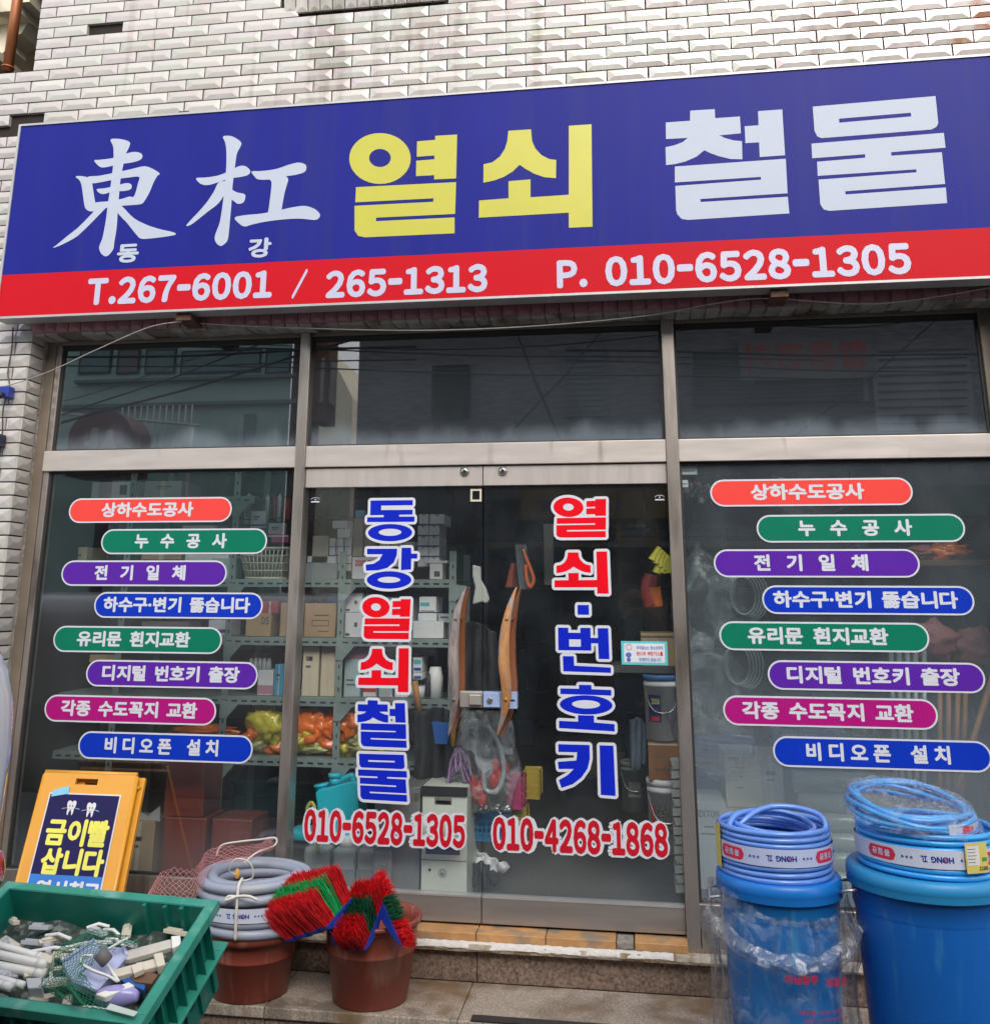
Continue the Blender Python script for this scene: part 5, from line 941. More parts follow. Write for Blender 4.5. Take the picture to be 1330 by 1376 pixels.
# ================================================================== inside the shop
m_rack = M('grey_green_angle_steel', (.26, .33, .32), rough=.45, metal=.3, var=.15, scale=12)
m_wb = M('white_carton', (.78, .79, .82), rough=.6, var=.06, rnd=.1); m_blp = M('blue_print', (.02, .07, .36), rough=.6); m_kr = M('brown_carton', (.42, .29, .17), rough=.8, var=.12, rnd=.1)
m_be = M('beige_carton', (.56, .49, .37), rough=.8, var=.1, rnd=.1); m_ink = M('grey_print', (.12, .11, .10), rough=.8); m_cg = M('cool_grey_plastic', (.33, .36, .39), rough=.4)
RKY = .46
zs = [A(500, y, RKY).z for y in (778, 857, 938, 1020)]; zs_top = A(200, 668, RKY).z
xr0, xr1 = A(86, 900, RKY).x, A(613, 900, RKY).x
rack = empty('storage_rack', 'grey green slotted angle steel rack filled with boxes behind the left window and door', 'rack', ((xr0+xr1)/2, RKY, .285))
posts = [A(x, 900, RKY).x for x in (160, 306, 457, 608)]
for x in posts:
    for y in (RKY-.02, RKY+.42):
        mb = MB(); top = zs[0]+.14 if x > -1.5 else 2.6; mb.box((x-.018, y, .285), (x+.018, y+.003, top)); mb.box((x-.018, y+.003, .285), (x-.015, y+.035, top))
        if y < .5:
            k = .4
            while k < top-.05: mb.box((x-.003, y-.0012, k), (x+.004, y, k+.018), 1); k += .055
        mb.build('post', [m_rack, m_black], rack)
for zz, xa, xb in [(z, xr0, xr1) for z in zs]+[(zs_top, xr0, posts[1]+.1)]:
    mb = MB(); mb.box((xa, RKY-.024, zz-.042), (xb, RKY-.0212, zz-.004)); mb.box((xa, RKY-.0208, zz-.006), (xb, RKY+.42, zz-.002)); x = xa+.02
    while x < xb-.04: mb.box((x, RKY-.0256, zz-.029), (x+.030, RKY-.0242, zz-.020), 1); x += .052
    mb.build('shelf', [m_rack, m_black], rack)
    for x in posts:
        if xa < x < xb and x > -2.2: mb = MB(); mb.prism([Vector((x-.018, RKY-.027, zz-.02)), Vector((x+.075, RKY-.027, zz-.035)), Vector((x+.075, RKY-.027, zz-.045)), Vector((x+.018, RKY-.027, zz-.11)), Vector((x-.018, RKY-.027, zz-.11))], (0, .002, 0)); mb.build('corner_brace', m_rack, rack)
def pb(x0, y0, x1, y1, Y, dep, mat, name, lab, cat='box', group=None, z0=None, extra=None, bevel=.002, rz=0):
    a = A(x0, y1, Y); b = A(x1, y0, Y); zb_ = a.z if z0 is None else z0; zt_ = max(b.z, zb_+.008)
    c = Vector(((a.x+b.x)/2, Y+dep/2, zb_)); w_ = (b.x-a.x)/2; mb = MB()
    Mx = Matrix.Translation(c) @ Matrix.Rotation(rz, 4, 'Z'); mb.box((-w_, -dep/2, 0), (w_, dep/2, zt_-zb_), 0, Mx)
    o = mb.build(name, [mat] if not isinstance(mat, list) else mat, bevel=bevel); tag(o, lab, cat, group)
    H_ = zt_-zb_
    def sub(nm, u0, v0, u1, v1, m, th=.0012):
        s = MB(); s.box((-w_+2*w_*u0, -dep/2-th, H_*v0), (-w_+2*w_*u1, -dep/2-.0002, H_*v1), 0, Mx); q = s.build(nm, m); q.parent = o; return q
    if not extra and (z1 := H_) > .06 and name in ('carton', 'small_box', 'tall_carton', 'open_carton'):
        r0 = random.random()*.2; extra = [('print', .15+r0, .62, .55+r0, .70, m_ink), ('print', .15+r0, .50, .45+r0, .54, m_ink)]+([('print_stripe', 0, .12, 1, .22, [m_blp, MATS['ink_red'], MATS['aqua_print']][int(r0*14) % 3])] if mat is m_wb else [('tape', .44, 0, .56, 1, MATS['carton_tape'])] if 'carton_tape' in MATS else [])
    if extra:
        for ex in extra:
            if ex[0] == 't':
                s = MB(); word(s, ex[1], (-w_+2*w_*ex[2], H_*ex[3], -w_+2*w_*ex[4], H_*ex[5]), lambda x, y, h: Mx @ Vector((x, -dep/2-.0014-h, y)), ex[7] if len(ex) > 7 else .04, adv=.12 if ord(ex[1][0]) > 0xFF00 else None); q = s.build('print', ex[6]); q.parent = o
            else: sub(*ex)
    return o
q5 = lambda a, b, c, d: (390+a/4.03, 640+b/4.03, 390+c/4.03, 640+d/4.03)
Y1 = RKY+.03; st_b = ('print_stripe', .86, 0, 1, 1, m_blp)
seal = M('carton_tape', (.55, .50, .40), rough=.4)
pb(*q5(118, 322, 210, 428), Y1, .2, M('ivory_wrap', (.46, .44, .38), rough=.2, coat=.6), 'wrapped_box', 'ivory box in shiny film at the left end of the upper door shelf', z0=zs[0]+.075)
n = 0
for r, (ya, yb) in enumerate(((335, 382), (384, 428))):
    for c in range(3): pb(*q5(212+c*42, ya-(48 if r == 0 and c else 0)*0, 212+c*42+40, yb), Y1+.01*c, .16, m_wb, 'small_box', ['upper', 'lower'][r]+[' left', ' middle', ' right'][c]+' box of the white stack with blue edges on the upper door shelf', group='white boxes with blue edges', extra=[st_b, ('print_base', 0, 0, .85, .05, m_blp)])
pb(*q5(255, 284, 336, 333), Y1, .15, m_wb, 'small_box', 'wide white box with blue edge lying on the white stack by the beige carton', extra=[st_b])
pb(*q5(228, 240, 312, 282), Y1+.02, .14, m_wb, 'small_box', 'plain white box topmost of the left white stack')
pb(*q5(338, 228, 394, 432), Y1, .2, m_be, 'tall_carton', 'tall narrow beige carton right of the left white stack', extra=[('tape', .4, 0, .6, 1, seal)])
pb(*q5(396, 236, 460, 432), Y1+.02, .2, m_be, 'tall_carton', 'second beige carton, partly behind the blue vinyl letters')
pb(*q5(352, 184, 402, 226), Y1+.03, .12, M('aqua_carton', (.25, .50, .58), rough=.6), 'small_box', 'pale aqua box standing on the narrow beige carton')
pb(*q5(85, 470, 255, 520), Y1-.01, .25, m_cg, 'flat_pack', 'grey plastic wrapped pack at the left of the upper door shelf', z0=zs[0]); pb(*q5(92, 432, 250, 470), Y1+.0, .2, m_wb, 'flat_pack', 'flat white pack under the wrapped ivory box', extra=[('print_stripe', 0, 0, .6, .12, m_blp)])
pb(*q5(256, 430, 333, 512), Y1+.01, .2, m_wb, 'small_box', 'white box below the blue edged stack on the upper door shelf', extra=[('print_stripe', 0, .45, 1, .5, m_blp)])
pb(*q5(335, 436, 520, 505), Y1-.02, .22, m_wb, 'door_closer_box', 'long white box printed DOOR CLOSER in red', z0=zs[0], extra=[('t', full('DOOR'), .10, .58, .40, .86, MATS['ink_red']), ('t', full('CLOSER'), .46, .58, .92, .86, MATS['ink_red'])])
for r in range(5):
    for c in range(2):
        ya = [205, 265, 325, 382, 437][r]; yb = [262, 322, 378, 434, 492][r]; pb(*q5(690+c*60+(6 if r == 0 else 0), ya, 748+c*60+(26 if r == 0 and c else 0), yb), Y1+.006*((r+c) % 3), .2, m_wb, 'small_box', 'white box, %s in the %s column right of the vinyl letters' % (['topmost', 'second from top', 'middle', 'fourth from top', 'lowest'][r], ['left', 'right'][c]), group='stack of white boxes', extra=[('print_base', 0, 0, 1, .07, m_blp), ('tape', .35, .80, .65, 1, M('box_tab', (.45, .45, .45), rough=.7))])
for k in range(3): pb(*q5(480+k*66, 330+k*12, 540+k*66, 490), Y1+.04, .18, m_wb, 'small_box', ['left', 'middle', 'right'][k]+' white box behind the vinyl letters on the upper shelf', extra=[('print_stripe', 0, .3, 1, .38, M('aqua_print'))])
pb(*q5(735, 456, 852, 470), Y1-.03, .1, m_wb, 'flat_strip', 'thin white strip on the right end of the upper shelf'); pb(*q5(755, 472, 825, 500), Y1-.03, .1, m_wb, 'small_box', 'low white box with barcode on the right end of the upper shelf', z0=zs[0], extra=[('print', .35, .15, .8, .5, m_ink)])
# second shelf
pb(*q5(75, 688, 250, 832), Y1, .25, m_kr, 'carton', 'brown carton with printed tool drawing on the middle door shelf', z0=zs[1], extra=[('print', .32, .62, .78, .66, m_ink), ('print', .25, .32, .80, .34, m_ink), ('print', .25, .48, .80, .50, m_ink), ('print', .25, .34, .27, .48, m_ink), ('print', .78, .34, .80, .48, m_ink), ('print', .45, .15, .80, .18, m_ink)])
pb(*q5(200, 630, 256, 686), Y1+.06, .1, M('blue_carton', (.02, .10, .42), rough=.5), 'small_box', 'small blue box on the brown carton')
for k, (a, b) in enumerate(((632, 735), (738, 832))): pb(*q5(294, a, 392, b), Y1, .2, m_wb, 'carton', ['upper', 'lower'][k]+' white printed carton left of the red vinyl letter', z0=zs[1] if k else None, extra=[('print', .55, .42, .72, .60, m_ink), ('print', .06, .06, .3, .16, m_ink)])
for k in range(3): pb(*q5(410+k*85, 650+k*6, 488+k*85, 832), Y1+.03, .2, m_wb, 'carton', ['left', 'middle', 'right'][k]+' white carton behind the red vinyl letter on the middle shelf', extra=[('print_stripe', .1, .5, .8, .62, m_blp)])
pb(*q5(698, 652, 790, 735), Y1, .18, m_wb, 'small_box', 'white box with blue oval print on the middle shelf', extra=[('print', .05, .38, .6, .62, M('aqua_print')), ('print', .1, .05, .9, .1, m_blp)])
pb(*q5(692, 742, 792, 785), Y1, .18, m_wb, 'small_box', 'flat white box under the blue oval box', extra=[('print_base', 0, 0, 1, .1, M('aqua_print'))]); pb(*q5(800, 745, 868, 792), Y1, .18, M('pale_grey_carton', (.42, .45, .48), rough=.6), 'small_box', 'pale grey box at the right end of the middle shelf', extra=[('print', .2, .5, .8, .7, m_ink)])
pb(*q5(664, 786, 830, 812), Y1-.01, .2, m_wb, 'flat_pack', 'flat white wrapped pack at the front of the middle shelf', z0=zs[1])
mb = MB(); mb.tube(bez([A(430, 805, Y1+.1), A(430, 790, Y1+.08), A(445, 781, Y1+.08), A(465, 780, Y1+.06), A(482, 788, Y1+.05), A(487, 800, Y1+.05)], 6), .028, 12); tag(mb.build('bent_pipe', M('dark_pipe', (.03, .03, .033), rough=.4)), 'black bent pipe lying over boxes on the middle shelf', 'pipe')
# third shelf
pb(*q5(62, 885, 160, 1158), Y1, .28, m_be, 'carton', 'large beige carton at the left of the third shelf', z0=zs[2]); pb(*q5(162, 890, 250, 1158), Y1+.01, .28, m_be, 'carton', 'beige carton between the large one and the rack post', z0=zs[2], extra=[('tape', .45, 0, .55, 1, seal)])
pb(*q5(298, 935, 425, 988), Y1+.02, .15, M('pink_print', (.50, .25, .32), rough=.4), 'flat_pack', 'pink and grey blister pack on the third shelf'); pb(*q5(290, 990, 382, 1150), Y1+.01, .2, M('ice_carton', (.42, .54, .57), rough=.6), 'carton', 'pale blue carton on the third shelf', z0=zs[2], extra=[('print', .15, .3, .85, .34, m_ink), ('print', .15, .42, .6, .46, m_ink)])
for k in range(3): pb(*q5(395+k*85, 985+k*9, 470+k*85, 1155), Y1+.03, .2, [m_wb, M('ice_carton'), m_wb][k], 'carton', ['white carton left', 'pale blue carton', 'white carton right'][k]+' behind the vinyl letter on the third shelf', z0=zs[2])
pb(*q5(664, 982, 714, 1060), Y1, .15, m_wb, 'small_box', 'white and blue box right of the vinyl letter on the third shelf', extra=[('print', .1, .55, .9, .85, M('aqua_print')), ('print', .1, .1, .9, .3, m_blp)]); pb(*q5(664, 1064, 714, 1100), Y1, .15, m_wb, 'small_box', 'small white and navy box under the blue one', extra=[('print', .1, .1, .9, .5, m_blp)])
mb = MB(); c = A(565, 920, Y1+.08); mb.lathe([(.03, 0), (.055, 0), (.055, .055), (.03, .055), (.03, 0)], (c.x, c.y, zs[2]), 24); tag(mb.build('tape_roll', m_wb), 'white roll on the third shelf beside the wooden handle', 'roll')
mb = MB(); a = A(583, 888, Y1+.05); mb.tube([(a.x, a.y, zs[2]), (a.x+.01, a.y, zs[2]+.10), (a.x+.01, a.y, zs[2]+.15)], lambda u: .05-.022*u, 14); mb.tube([(a.x-.02, a.y-.05, zs[2]+.01), (a.x-.018, a.y-.05, zs[2]+.08), (a.x-.016, a.y-.05, zs[2]+.12)], lambda u: .017-.009*u, 10, 1); tag(mb.build('glue_gun', [m_wb, m_black]), 'white and black nozzle bottle at the right end of the third shelf', 'bottle')
mb = MB(); mb.tube([A(557, 915, RKY-.06), A(563, 955, RKY-.06)], .016, 10); mb.tube([A(563, 955, RKY-.06), A(566, 1035, RKY-.05)], .028, 10, 1); tag(mb.build('hammer', [M('wooden_handle', (.45, .20, .05), rough=.5), m_black]), 'hanging tool with orange wooden handle in front of the rack', 'tool')
# foil bags on the fourth shelf
m_ob = M('orange_foil', (.85, .18, .02), rough=.22, var=.3, scale=14, coat=.5, bump=.8, bscale=25); m_yb2 = M('yellow_foil', (.62, .52, .04), rough=.22, var=.3, scale=14, coat=.5, bump=.8, bscale=25); m_oy = M('olive_foil', (.42, .42, .16), rough=.2, var=.35, scale=20, coat=.5, bump=.8)
def pouch(x, y, w_, h_, Y, mat, lab, tilt=0, zmin=None):
    c = A(x, y, Y); mb = MB(); sd = random.random()*50; sx_, sz_ = w_/FPX*5.1/2, h_/FPX*5.1/2; z_ = c.z if zmin is None else max(c.z, zmin+sz_*.8)
    def f(u, v):
        a = 2*math.pi*u; b = math.pi*(v-.5); p = Vector((math.cos(a)*math.cos(b), math.sin(a)*math.cos(b), math.sin(b))); n_ = noise.noise(p*2.3+Vector((sd, 0, 0)))*.45+noise.noise(p*6+Vector((0, sd, 0)))*.22
        p = p*(1+n_); q_ = Vector((p.x*sx_*1.1, p.y*.05, p.z*sz_)); return Vector((c.x, Y, z_))+Matrix.Rotation(tilt, 3, 'Y') @ q_
    mb.grid(f, 36, 20); return tag(mb.build('foil_bag', mat), lab, 'bag', 'foil bags on the lowest shelf')
i = 0
for x, y, w_, h_, mat, t_, lab in ((358, 975, 38, 34, m_yb2, .5, 'bright yellow foil bag with grey corner left of the frame post'), (345, 997, 30, 20, m_oy, 0, 'olive bag lying under the bright yellow bag'), (368, 998, 36, 22, m_ob, .2, 'orange bag right under the bright yellow bag'), (340, 988, 22, 12, m_ob, -.2, 'small orange bag at the left of the yellow bag'),
    (275, 982, 60, 12, m_ob, 0, 'flat orange bag just under the magenta sticker'), (308, 1000, 34, 18, m_oy, 0, 'olive bag behind the lowest blue sticker'),
    (413, 978, 38, 34, m_ob, .3, 'orange bag leftmost behind the door glass'), (430, 972, 34, 24, m_ob, .6, 'orange bag overlapping the leftmost one behind the door glass'), (432, 994, 46, 24, m_ob, .15, 'big orange bag in front low behind the door glass'), (408, 992, 26, 22, m_yb2, .2, 'yellow bag peeking behind the front orange bag'), (412, 1003, 44, 14, m_oy, 0, 'flat olive bag at the shelf edge'),
    (452, 972, 20, 30, m_ob, .2, 'orange bag just left of the rack post'), (468, 970, 30, 34, m_ob, -.4, 'orange bag just right of the rack post'), (478, 988, 24, 24, m_oy, .1, 'olive bag right of the rack post'), (466, 1001, 34, 24, m_yb2, .3, 'yellow bag right of the rack post at the shelf edge'), (500, 1003, 44, 12, m_oy, 0, 'olive bag behind the vinyl letters')):
    pouch(x, y, w_*1.25, h_*1.25, RKY+.05+.02*(i % 3), mat, lab, t_, zs[3]); i += 1
# left window shelves
pbox = lambda *a, **k: pb(*a, **k)
e_ = A(356, 755, RKY+.03)
bk = empty('plastic_basket', 'white perforated plastic basket full of boxes behind the left window', 'basket', (e_.x, RKY+.1, zs[0])); mb = MB()
w0, w1, hb = .085*1.15, .115*1.15, .155
def wall(p0, p1, q0, q1, nx, nz):            # slotted wall between bottom edge p0-p1 and top edge q0-q1
    for i_ in range(nx+1):
        u = i_/nx; a = p0.lerp(p1, u); b = q0.lerp(q1, u); mb.tube([a, b], .0035, 4)
    for j_ in range(nz+1): v = j_/nz; mb.tube([p0.lerp(q0, v), p1.lerp(q1, v)], .0045 if 0 < j_ < nz else .008, 4)
cb = Vector((e_.x, RKY+.10, zs[0]+.004)); P = [cb+Vector((sx_*w0, sy_*.08, 0)) for sx_, sy_ in ((-1, -1), (1, -1), (1, 1), (-1, 1))]; Q = [cb+Vector((sx_*w1, sy_*.10, hb)) for sx_, sy_ in ((-1, -1), (1, -1), (1, 1), (-1, 1))]
for k in range(4): wall(P[k], P[(k+1) % 4], Q[k], Q[(k+1) % 4], 11, 4)
mb.build('basket_weave', M('ivory_basket', (.58, .56, .48), rough=.5), bk)
mb = MB(); mb.box((cb.x-w0, cb.y-.078, cb.z), (cb.x+w0, cb.y+.078, cb.z+.006)); mb.box((cb.x-w0*.98, cb.y-.05, cb.z+.006), (cb.x+w0*.98, cb.y+.05, cb.z+hb*.7), 1); mb.build('basket_base', [MATS['ivory_basket'], M('basket_inside', (.25, .24, .22), rough=.8)], bk)
q7 = lambda a, b, c, d: (320+a/8.6, 640+b/8.6, 320+c/8.6, 640+d/8.6)
for r_, lab, mt_, tl in ((q7(140, 400, 325, 600), 'tall white box flap standing in the basket', m_wb, .1), (q7(345, 540, 545, 700), 'white box leaning in the basket', m_wb, -.12)): o = pb(*r_, RKY+.08, .03, mt_, 'small_box', lab); 
pb(*q7(380, 680, 585, 765), RKY+.05, .04, M('magenta_print', (.42, .06, .20), rough=.5), 'small_box', 'magenta and white box at the rim of the basket', extra=[('print', 0, .75, 1, 1, m_wb)])
for k, (r_, mt_, lab) in enumerate(((q7(45, 190, 145, 545), m_wb, 'white silicone cartridge with printed label, leftmost of the row'), (q7(285, 205, 350, 500), m_wb, 'white cartridge second from left'), (q7(372, 205, 425, 500), M('red_label', (.45, .03, .04), rough=.4), 'red cartridge between two white ones'),
        (q7(425, 195, 490, 520), m_wb, 'white cartridge right of the red one'), (q7(497, 235, 590, 500), MATS['red_label'], 'wide red cartridge pack near the frame post'), (q7(595, 240, 665, 540), M('rose_label', (.40, .05, .12), rough=.4), 'rose cartridge pack hidden behind the frame post'))):
    a = A(r_[0], r_[3], RKY+.12); b = A(r_[2], r_[1], RKY+.12); mb = MB(); rr = (b.x-a.x)/2; h_ = b.z-a.z; mb.lathe([(0, 0), (rr, 0), (rr, h_*.9), (rr*.6, h_*.93), (rr*.25, h_), (0, h_)], ((a.x+b.x)/2, RKY+.15, a.z), 16); mb.lathe([(rr+.0008, h_*.12), (rr+.0008, h_*.15)], ((a.x+b.x)/2, RKY+.15, a.z), 16, 1)
    for q_ in range(6): mb.box(((a.x+b.x)/2-rr*.22, RKY+.15-rr-.001, a.z+h_*(.25+.09*q_)), ((a.x+b.x)/2+rr*.18, RKY+.15-rr*.95, a.z+h_*(.29+.09*q_)), 1)
    tag(mb.build('cartridge', [mt_, m_ink]), lab, 'cartridge', 'silicone cartridges on the rack')
pb(95, 735, 118, 768, Y1, .2, m_be, 'carton', 'beige carton at the far left of the upper rack shelf'); pb(123, 647, 188, 664, Y1, .25, m_wb, 'carton', 'white printed carton high behind the left window', z0=zs_top, extra=[('print', .6, .2, .75, .8, m_ink)]); pb(194, 646, 245, 664, Y1, .25, M('grey_carton', (.35, .35, .35), rough=.7), 'carton', 'grey carton right of the high white one', z0=zs_top)
pb(190, 736, 245, 752, Y1, .2, m_kr, 'carton', 'brown carton between the green and purple stickers'); pb(245, 706, 290, 716, Y1, .2, m_wb, 'flat_pack', 'white pack just under the red sticker'); pb(247, 745, 308, 774, Y1, .2, m_wb, 'carton', 'white carton with blue stripe beside the purple sticker', extra=[('print_stripe', 0, .4, 1, .55, m_blp)], z0=zs[0])
pb(283, 750, 312, 775, Y1-.02, .15, MATS['ice_carton'], 'small_box', 'pale blue box beside the white basket', z0=zs[0]); pb(330, 824, 365, 848, Y1, .2, m_kr, 'carton', 'brown carton marked in black below the basket', z0=zs[1], extra=[('t', full('DS'), .62, .5, .92, .85, m_ink)]); pb(352, 808, 374, 824, Y1+.02, .15, MATS['red_label'], 'small_box', 'red box standing on the marked brown carton'); pb(376, 810, 397, 848, Y1, .2, m_kr, 'carton', 'brown carton beside the frame post', z0=zs[1], extra=[('tape', .45, 0, .55, 1, seal)])
pb(280, 833, 305, 848, Y1, .2, m_wb, 'small_box', 'white box right of the blue drain sticker', z0=zs[1], extra=[('print_stripe', 0, .2, 1, .4, m_blp)]); pb(190, 836, 255, 848, Y1, .15, M('basket_inside'), 'flat_pack', 'grey slotted tray below the blue drain sticker')
pb(368, 893, 382, 926, Y1-.01, .15, M('aqua_label', (.05, .30, .50), rough=.4), 'small_box', 'blue bottle box beside the frame post on the third shelf', z0=zs[2]); pb(346, 901, 368, 926, Y1, .2, m_wb, 'small_box', 'white and red box right of the purple sticker on the third shelf', z0=zs[2], extra=[('print', 0, .05, 1, .4, M('pink_print'))]); pb(120, 880, 160, 890, Y1, .2, m_kr, 'flat_pack', 'brown flat pack between green and purple stickers')
for k, x in enumerate((338, 344, 350, 356, 362)): mb = MB(); a = A(x, 885, Y1+.03); mb.lathe([(0, 0), (.014, 0), (.016, .05), (.008, .09), (0, .09)], (a.x, a.y, zs[2]+.09), 10); tag(mb.build('cup', m_cg), ['leftmost','second','middle','fourth','rightmost'][k]+' small grey bottle of the row on the third shelf', 'bottle', 'row of small grey bottles')
# maroon storage cubes on the floor
m_ma = M('maroon_plastic', (.17, .028, .016), rough=.35, var=.15, scale=5)
q2 = lambda a, b, c, d: (80+a/3.912, 1020+b/3.912, 80+c/3.912, 1020+d/3.912)
for r_, Y_, dp, lab in ((q2(545, -60, 775, 300), .20, .22, 'upper maroon box of the stack behind the left window'), (q2(530, 312, 775, 600), .20, .22, 'lower maroon box of the stack behind the left window'), (q2(785, 320, 1015, 600), .20, .22, 'single maroon box right of the stack')):
    pb(*r_, Y_, dp, m_ma, 'storage_cube', lab, bevel=.006, extra=[('side_panel', .1, .1, .9, .9, m_ma, .003)])
pb(*q2(320, 330, 505, 600), .30, .2, m_kr, 'open_carton', 'open brown carton left of the maroon boxes'); 
for s_, pts in ((1, [(375, 330), (400, 265), (470, 300), (475, 325)]), (2, [(470, 325), (475, 290), (530, 245), (530, 330)])):
    mb = MB(); mb.prism([A(80+x/3.912, 1020+y/3.912, .33) for x, y in pts], (0, .004, 0)); tag(mb.build('carton_flap', M('pale_flap', (.45, .46, .47), rough=.7)), ['', 'left pale flap sticking up from the open carton', 'right pale flap sticking up from the open carton'][s_], 'flap')
# left door floor items
tq = empty('jerry_can', 'turquoise plastic jerry can standing behind the left door glass', 'jerry can', (A(450, 1120, .25).x, .25, .6)); m_tq = M('turquoise_plastic', (.02, .48, .62), rough=.35, var=.05)
q8 = lambda x, y, Y=.22: A(330+x/6.25, 930+y/6.25, Y)
mb = MB(); mb.prism([q8(x, y) for x, y in ((585, 850), (600, 830), (915, 745), (945, 760), (950, 1160), (880, 1225), (690, 1275), (640, 1260))], (0, .16, 0)); mb.build('body', m_tq, tq, bevel=.012, seg=3)
mb = MB(); mb.tube([q8(645, 820, .28), q8(640, 780, .28)], .042/1.4, 18); mb.tube([q8(640, 790, .28), q8(637, 768, .28)], .037, 18); mb.build('cap', m_tq, tq)
mb = MB(); mb.tube([q8(755, 770, .28), q8(755, 720, .28)], .028, 18); mb.tube([q8(755, 715, .28), q8(755, 680, .28)], .033, 18); mb.build('spout', m_tq, tq); mb = MB(); mb.tube(bez([q8(750, 770, .28), q8(800, 735, .28), q8(870, 705, .28), q8(900, 700, .28), q8(905, 760, .28)], 6), .012, 8); mb.build('handle', m_tq, tq)
pst = pb(470, 1128, 560, 1130, .2, .3, m_black, 'low_stand', 'dark low stand under the turquoise can', 'stand', z0=A(450, 1128, .2).z-.015) if 0 else None
m_tr = M('milky_plastic', (.36, .40, .40), rough=.3, trans=.0, var=.08); 
q25 = lambda x, y, Y=.16: A(370+x/2.956, 930+y/2.956, Y)
for k, (x0_, x1_, yt) in enumerate(((105, 215, 600), (220, 320, 605), (318, 410, 605))):
    a, b = q25(x0_, 800), q25(x1_, yt+20); c = (a+b)/2; w_ = (b.x-a.x)/2; e = empty('water_jug', ['leftmost milky jug behind the left door glass', 'middle milky jug half full of grey liquid', 'right milky jug beside the grey metal cabinet'][k], 'jug', (c.x, .22, .29), 'milky jugs on the shop floor')
    mb = MB(); mb.box((c.x-w_, .16, .29), (c.x+w_, .30, b.z)); mb.build('body', m_tr, e, bevel=.018, seg=3); mb = MB(); mb.lathe([(0, 0), (.036, 0), (.036, .02), (.032, .045), (0, .045)], (c.x, .22, b.z-.002), 20); mb.build('cap', m_wb, e)
    mb = MB(); mb.box((c.x-w_*.97, .1585, .30), (c.x+w_*.97, .1596, .29+(b.z-.29)*.62)); mb.build('liquid_line', M('grey_liquid', (.22, .25, .26), rough=.3), e)
mb = MB(); mb.tube(bez([q25(170, 640, .14), q25(168, 560, .14), q25(158, 470, .14), q25(145, 440, .14), q25(128, 460, .14), q25(125, 520, .14)], 6), .009, 8); tag(mb.build('yellow_hose', M('yellow_tube', (.42, .40, .10), rough=.4)), 'yellow tube looping down beside the turquoise can', 'tube')
e2 = A(402, 1135, .2); mb = MB(); mb.box((e2.x-.06, .2, .52), (e2.x+.05, .34, e2.z+.06)); tag(mb.build('jerry_can', m_tq, bevel=.02, seg=3), 'second turquoise can, lower and mostly hidden by the frame', 'jerry can')
gc_ = pb(*[(370+x/2.956) if i % 2 == 0 else (930+x/2.956) for i, x in enumerate((385, 378, 577, 782))], .12, .3, M('grey_cabinet_metal', (.25, .265, .27), rough=.35, metal=.3), 'metal_cabinet', 'grey metal cabinet between the jugs and the white cabinet', 'cabinet', z0=.287, extra=[('warning_sticker', .56, .02, .84, .15, M('pink_sticker', (.55, .32, .32), rough=.6)), ('badge', .86, .88, .97, .95, m_ink), ('trim', .0, .0, .03, 1, M('polished_steel'))])
mb = MB(); a = q25(428, 700, .1); mb.box((a.x-.045, .075, q25(0, 765, .1).z), (a.x+.045, .118, q25(0, 605, .1).z)); tag(mb.build('lock_body', M('satin_grey', (.30, .31, .34), rough=.25, metal=.6), bevel=.02, seg=4), 'rounded grey digital lock body standing before the metal cabinet', 'lock')
wc = pb(*[(370+x/2.956) if i % 2 == 0 else (930+x/2.956) for i, x in enumerate((577, 378, 762, 792))], .11, .32, M('white_cabinet_paint', (.62, .66, .60), rough=.4, var=.06), 'white_cabinet', 'white cabinet with black top band and slot behind the left door glass', 'cabinet', z0=.287, bevel=.004, extra=[('top_band', -.01, .93, 1.01, 1.0, m_black, .012), ('slot_frame', .28, .85, .66, .91, M('slot_recess', (.20, .19, .16), rough=.6)), ('slot', .31, .855, .63, .885, m_ink), ('label', .10, .45, .85, .54, M('navy_label', (.02, .025, .12), rough=.4)), ('panel_gap', 0, .40, 1, .406, m_ink)])
mb = MB(); a = q25(663, 720, .105); mb.lathe([(.014, -.002), (.016, -.004), (.018, -.002), (.018, 0)], (a.x, .109, a.z), 24, 0, axis=(0, 1, 0)); mb.lathe([(0, -.003), (.010, -.003), (.010, 0)], (a.x, .109, a.z), 18, 0, axis=(0, 1, 0)); b = q25(612, 707, .105); mb.lathe([(0, -.003), (.006, -.003), (.006, 0)], (b.x, .109, b.z), 12, 1, axis=(0, 1, 0)); kn = mb.build('knob', [m_cg, m_black]); kn.parent = wc
# hanging and floor goods at the door gap
q9 = lambda x, y, Y=.2: A(540+x/4.585, 900+y/4.585, Y)
mb = MB()
for k in range(90):
    a0 = q9(350, 480, .2)+Vector((random.uniform(-.01, .01), random.uniform(-.01, .01), 0)); xe = random.uniform(275, 440); b0 = q9(xe, 640+40*math.sin(xe*.05)+random.uniform(-20, 45), .2+random.uniform(-.03, .03)); m_ = a0.lerp(b0, .5)+Vector((random.uniform(-.02, .02), 0, .015)); mb.tube(bez([a0, m_, b0], 4), .003, 4, k % 2, cap=False)
tag(mb.build('mop_head', [M('lilac_yarn', (.38, .28, .44), rough=.9), M('violet_yarn', (.18, .09, .22), rough=.9)]), 'lilac and violet mop head hanging at the gap of the doors', 'mop')
mb = MB(); mb.prism([q9(185, 320, .3), q9(300, 330, .3), q9(280, 460, .3), q9(205, 455, .3)], (0, .02, 0)); tag(mb.build('dustpan', M('dustpan_blue', (.02, .12, .45), rough=.4)), 'blue dustpan hanging left of the lilac mop', 'dustpan')
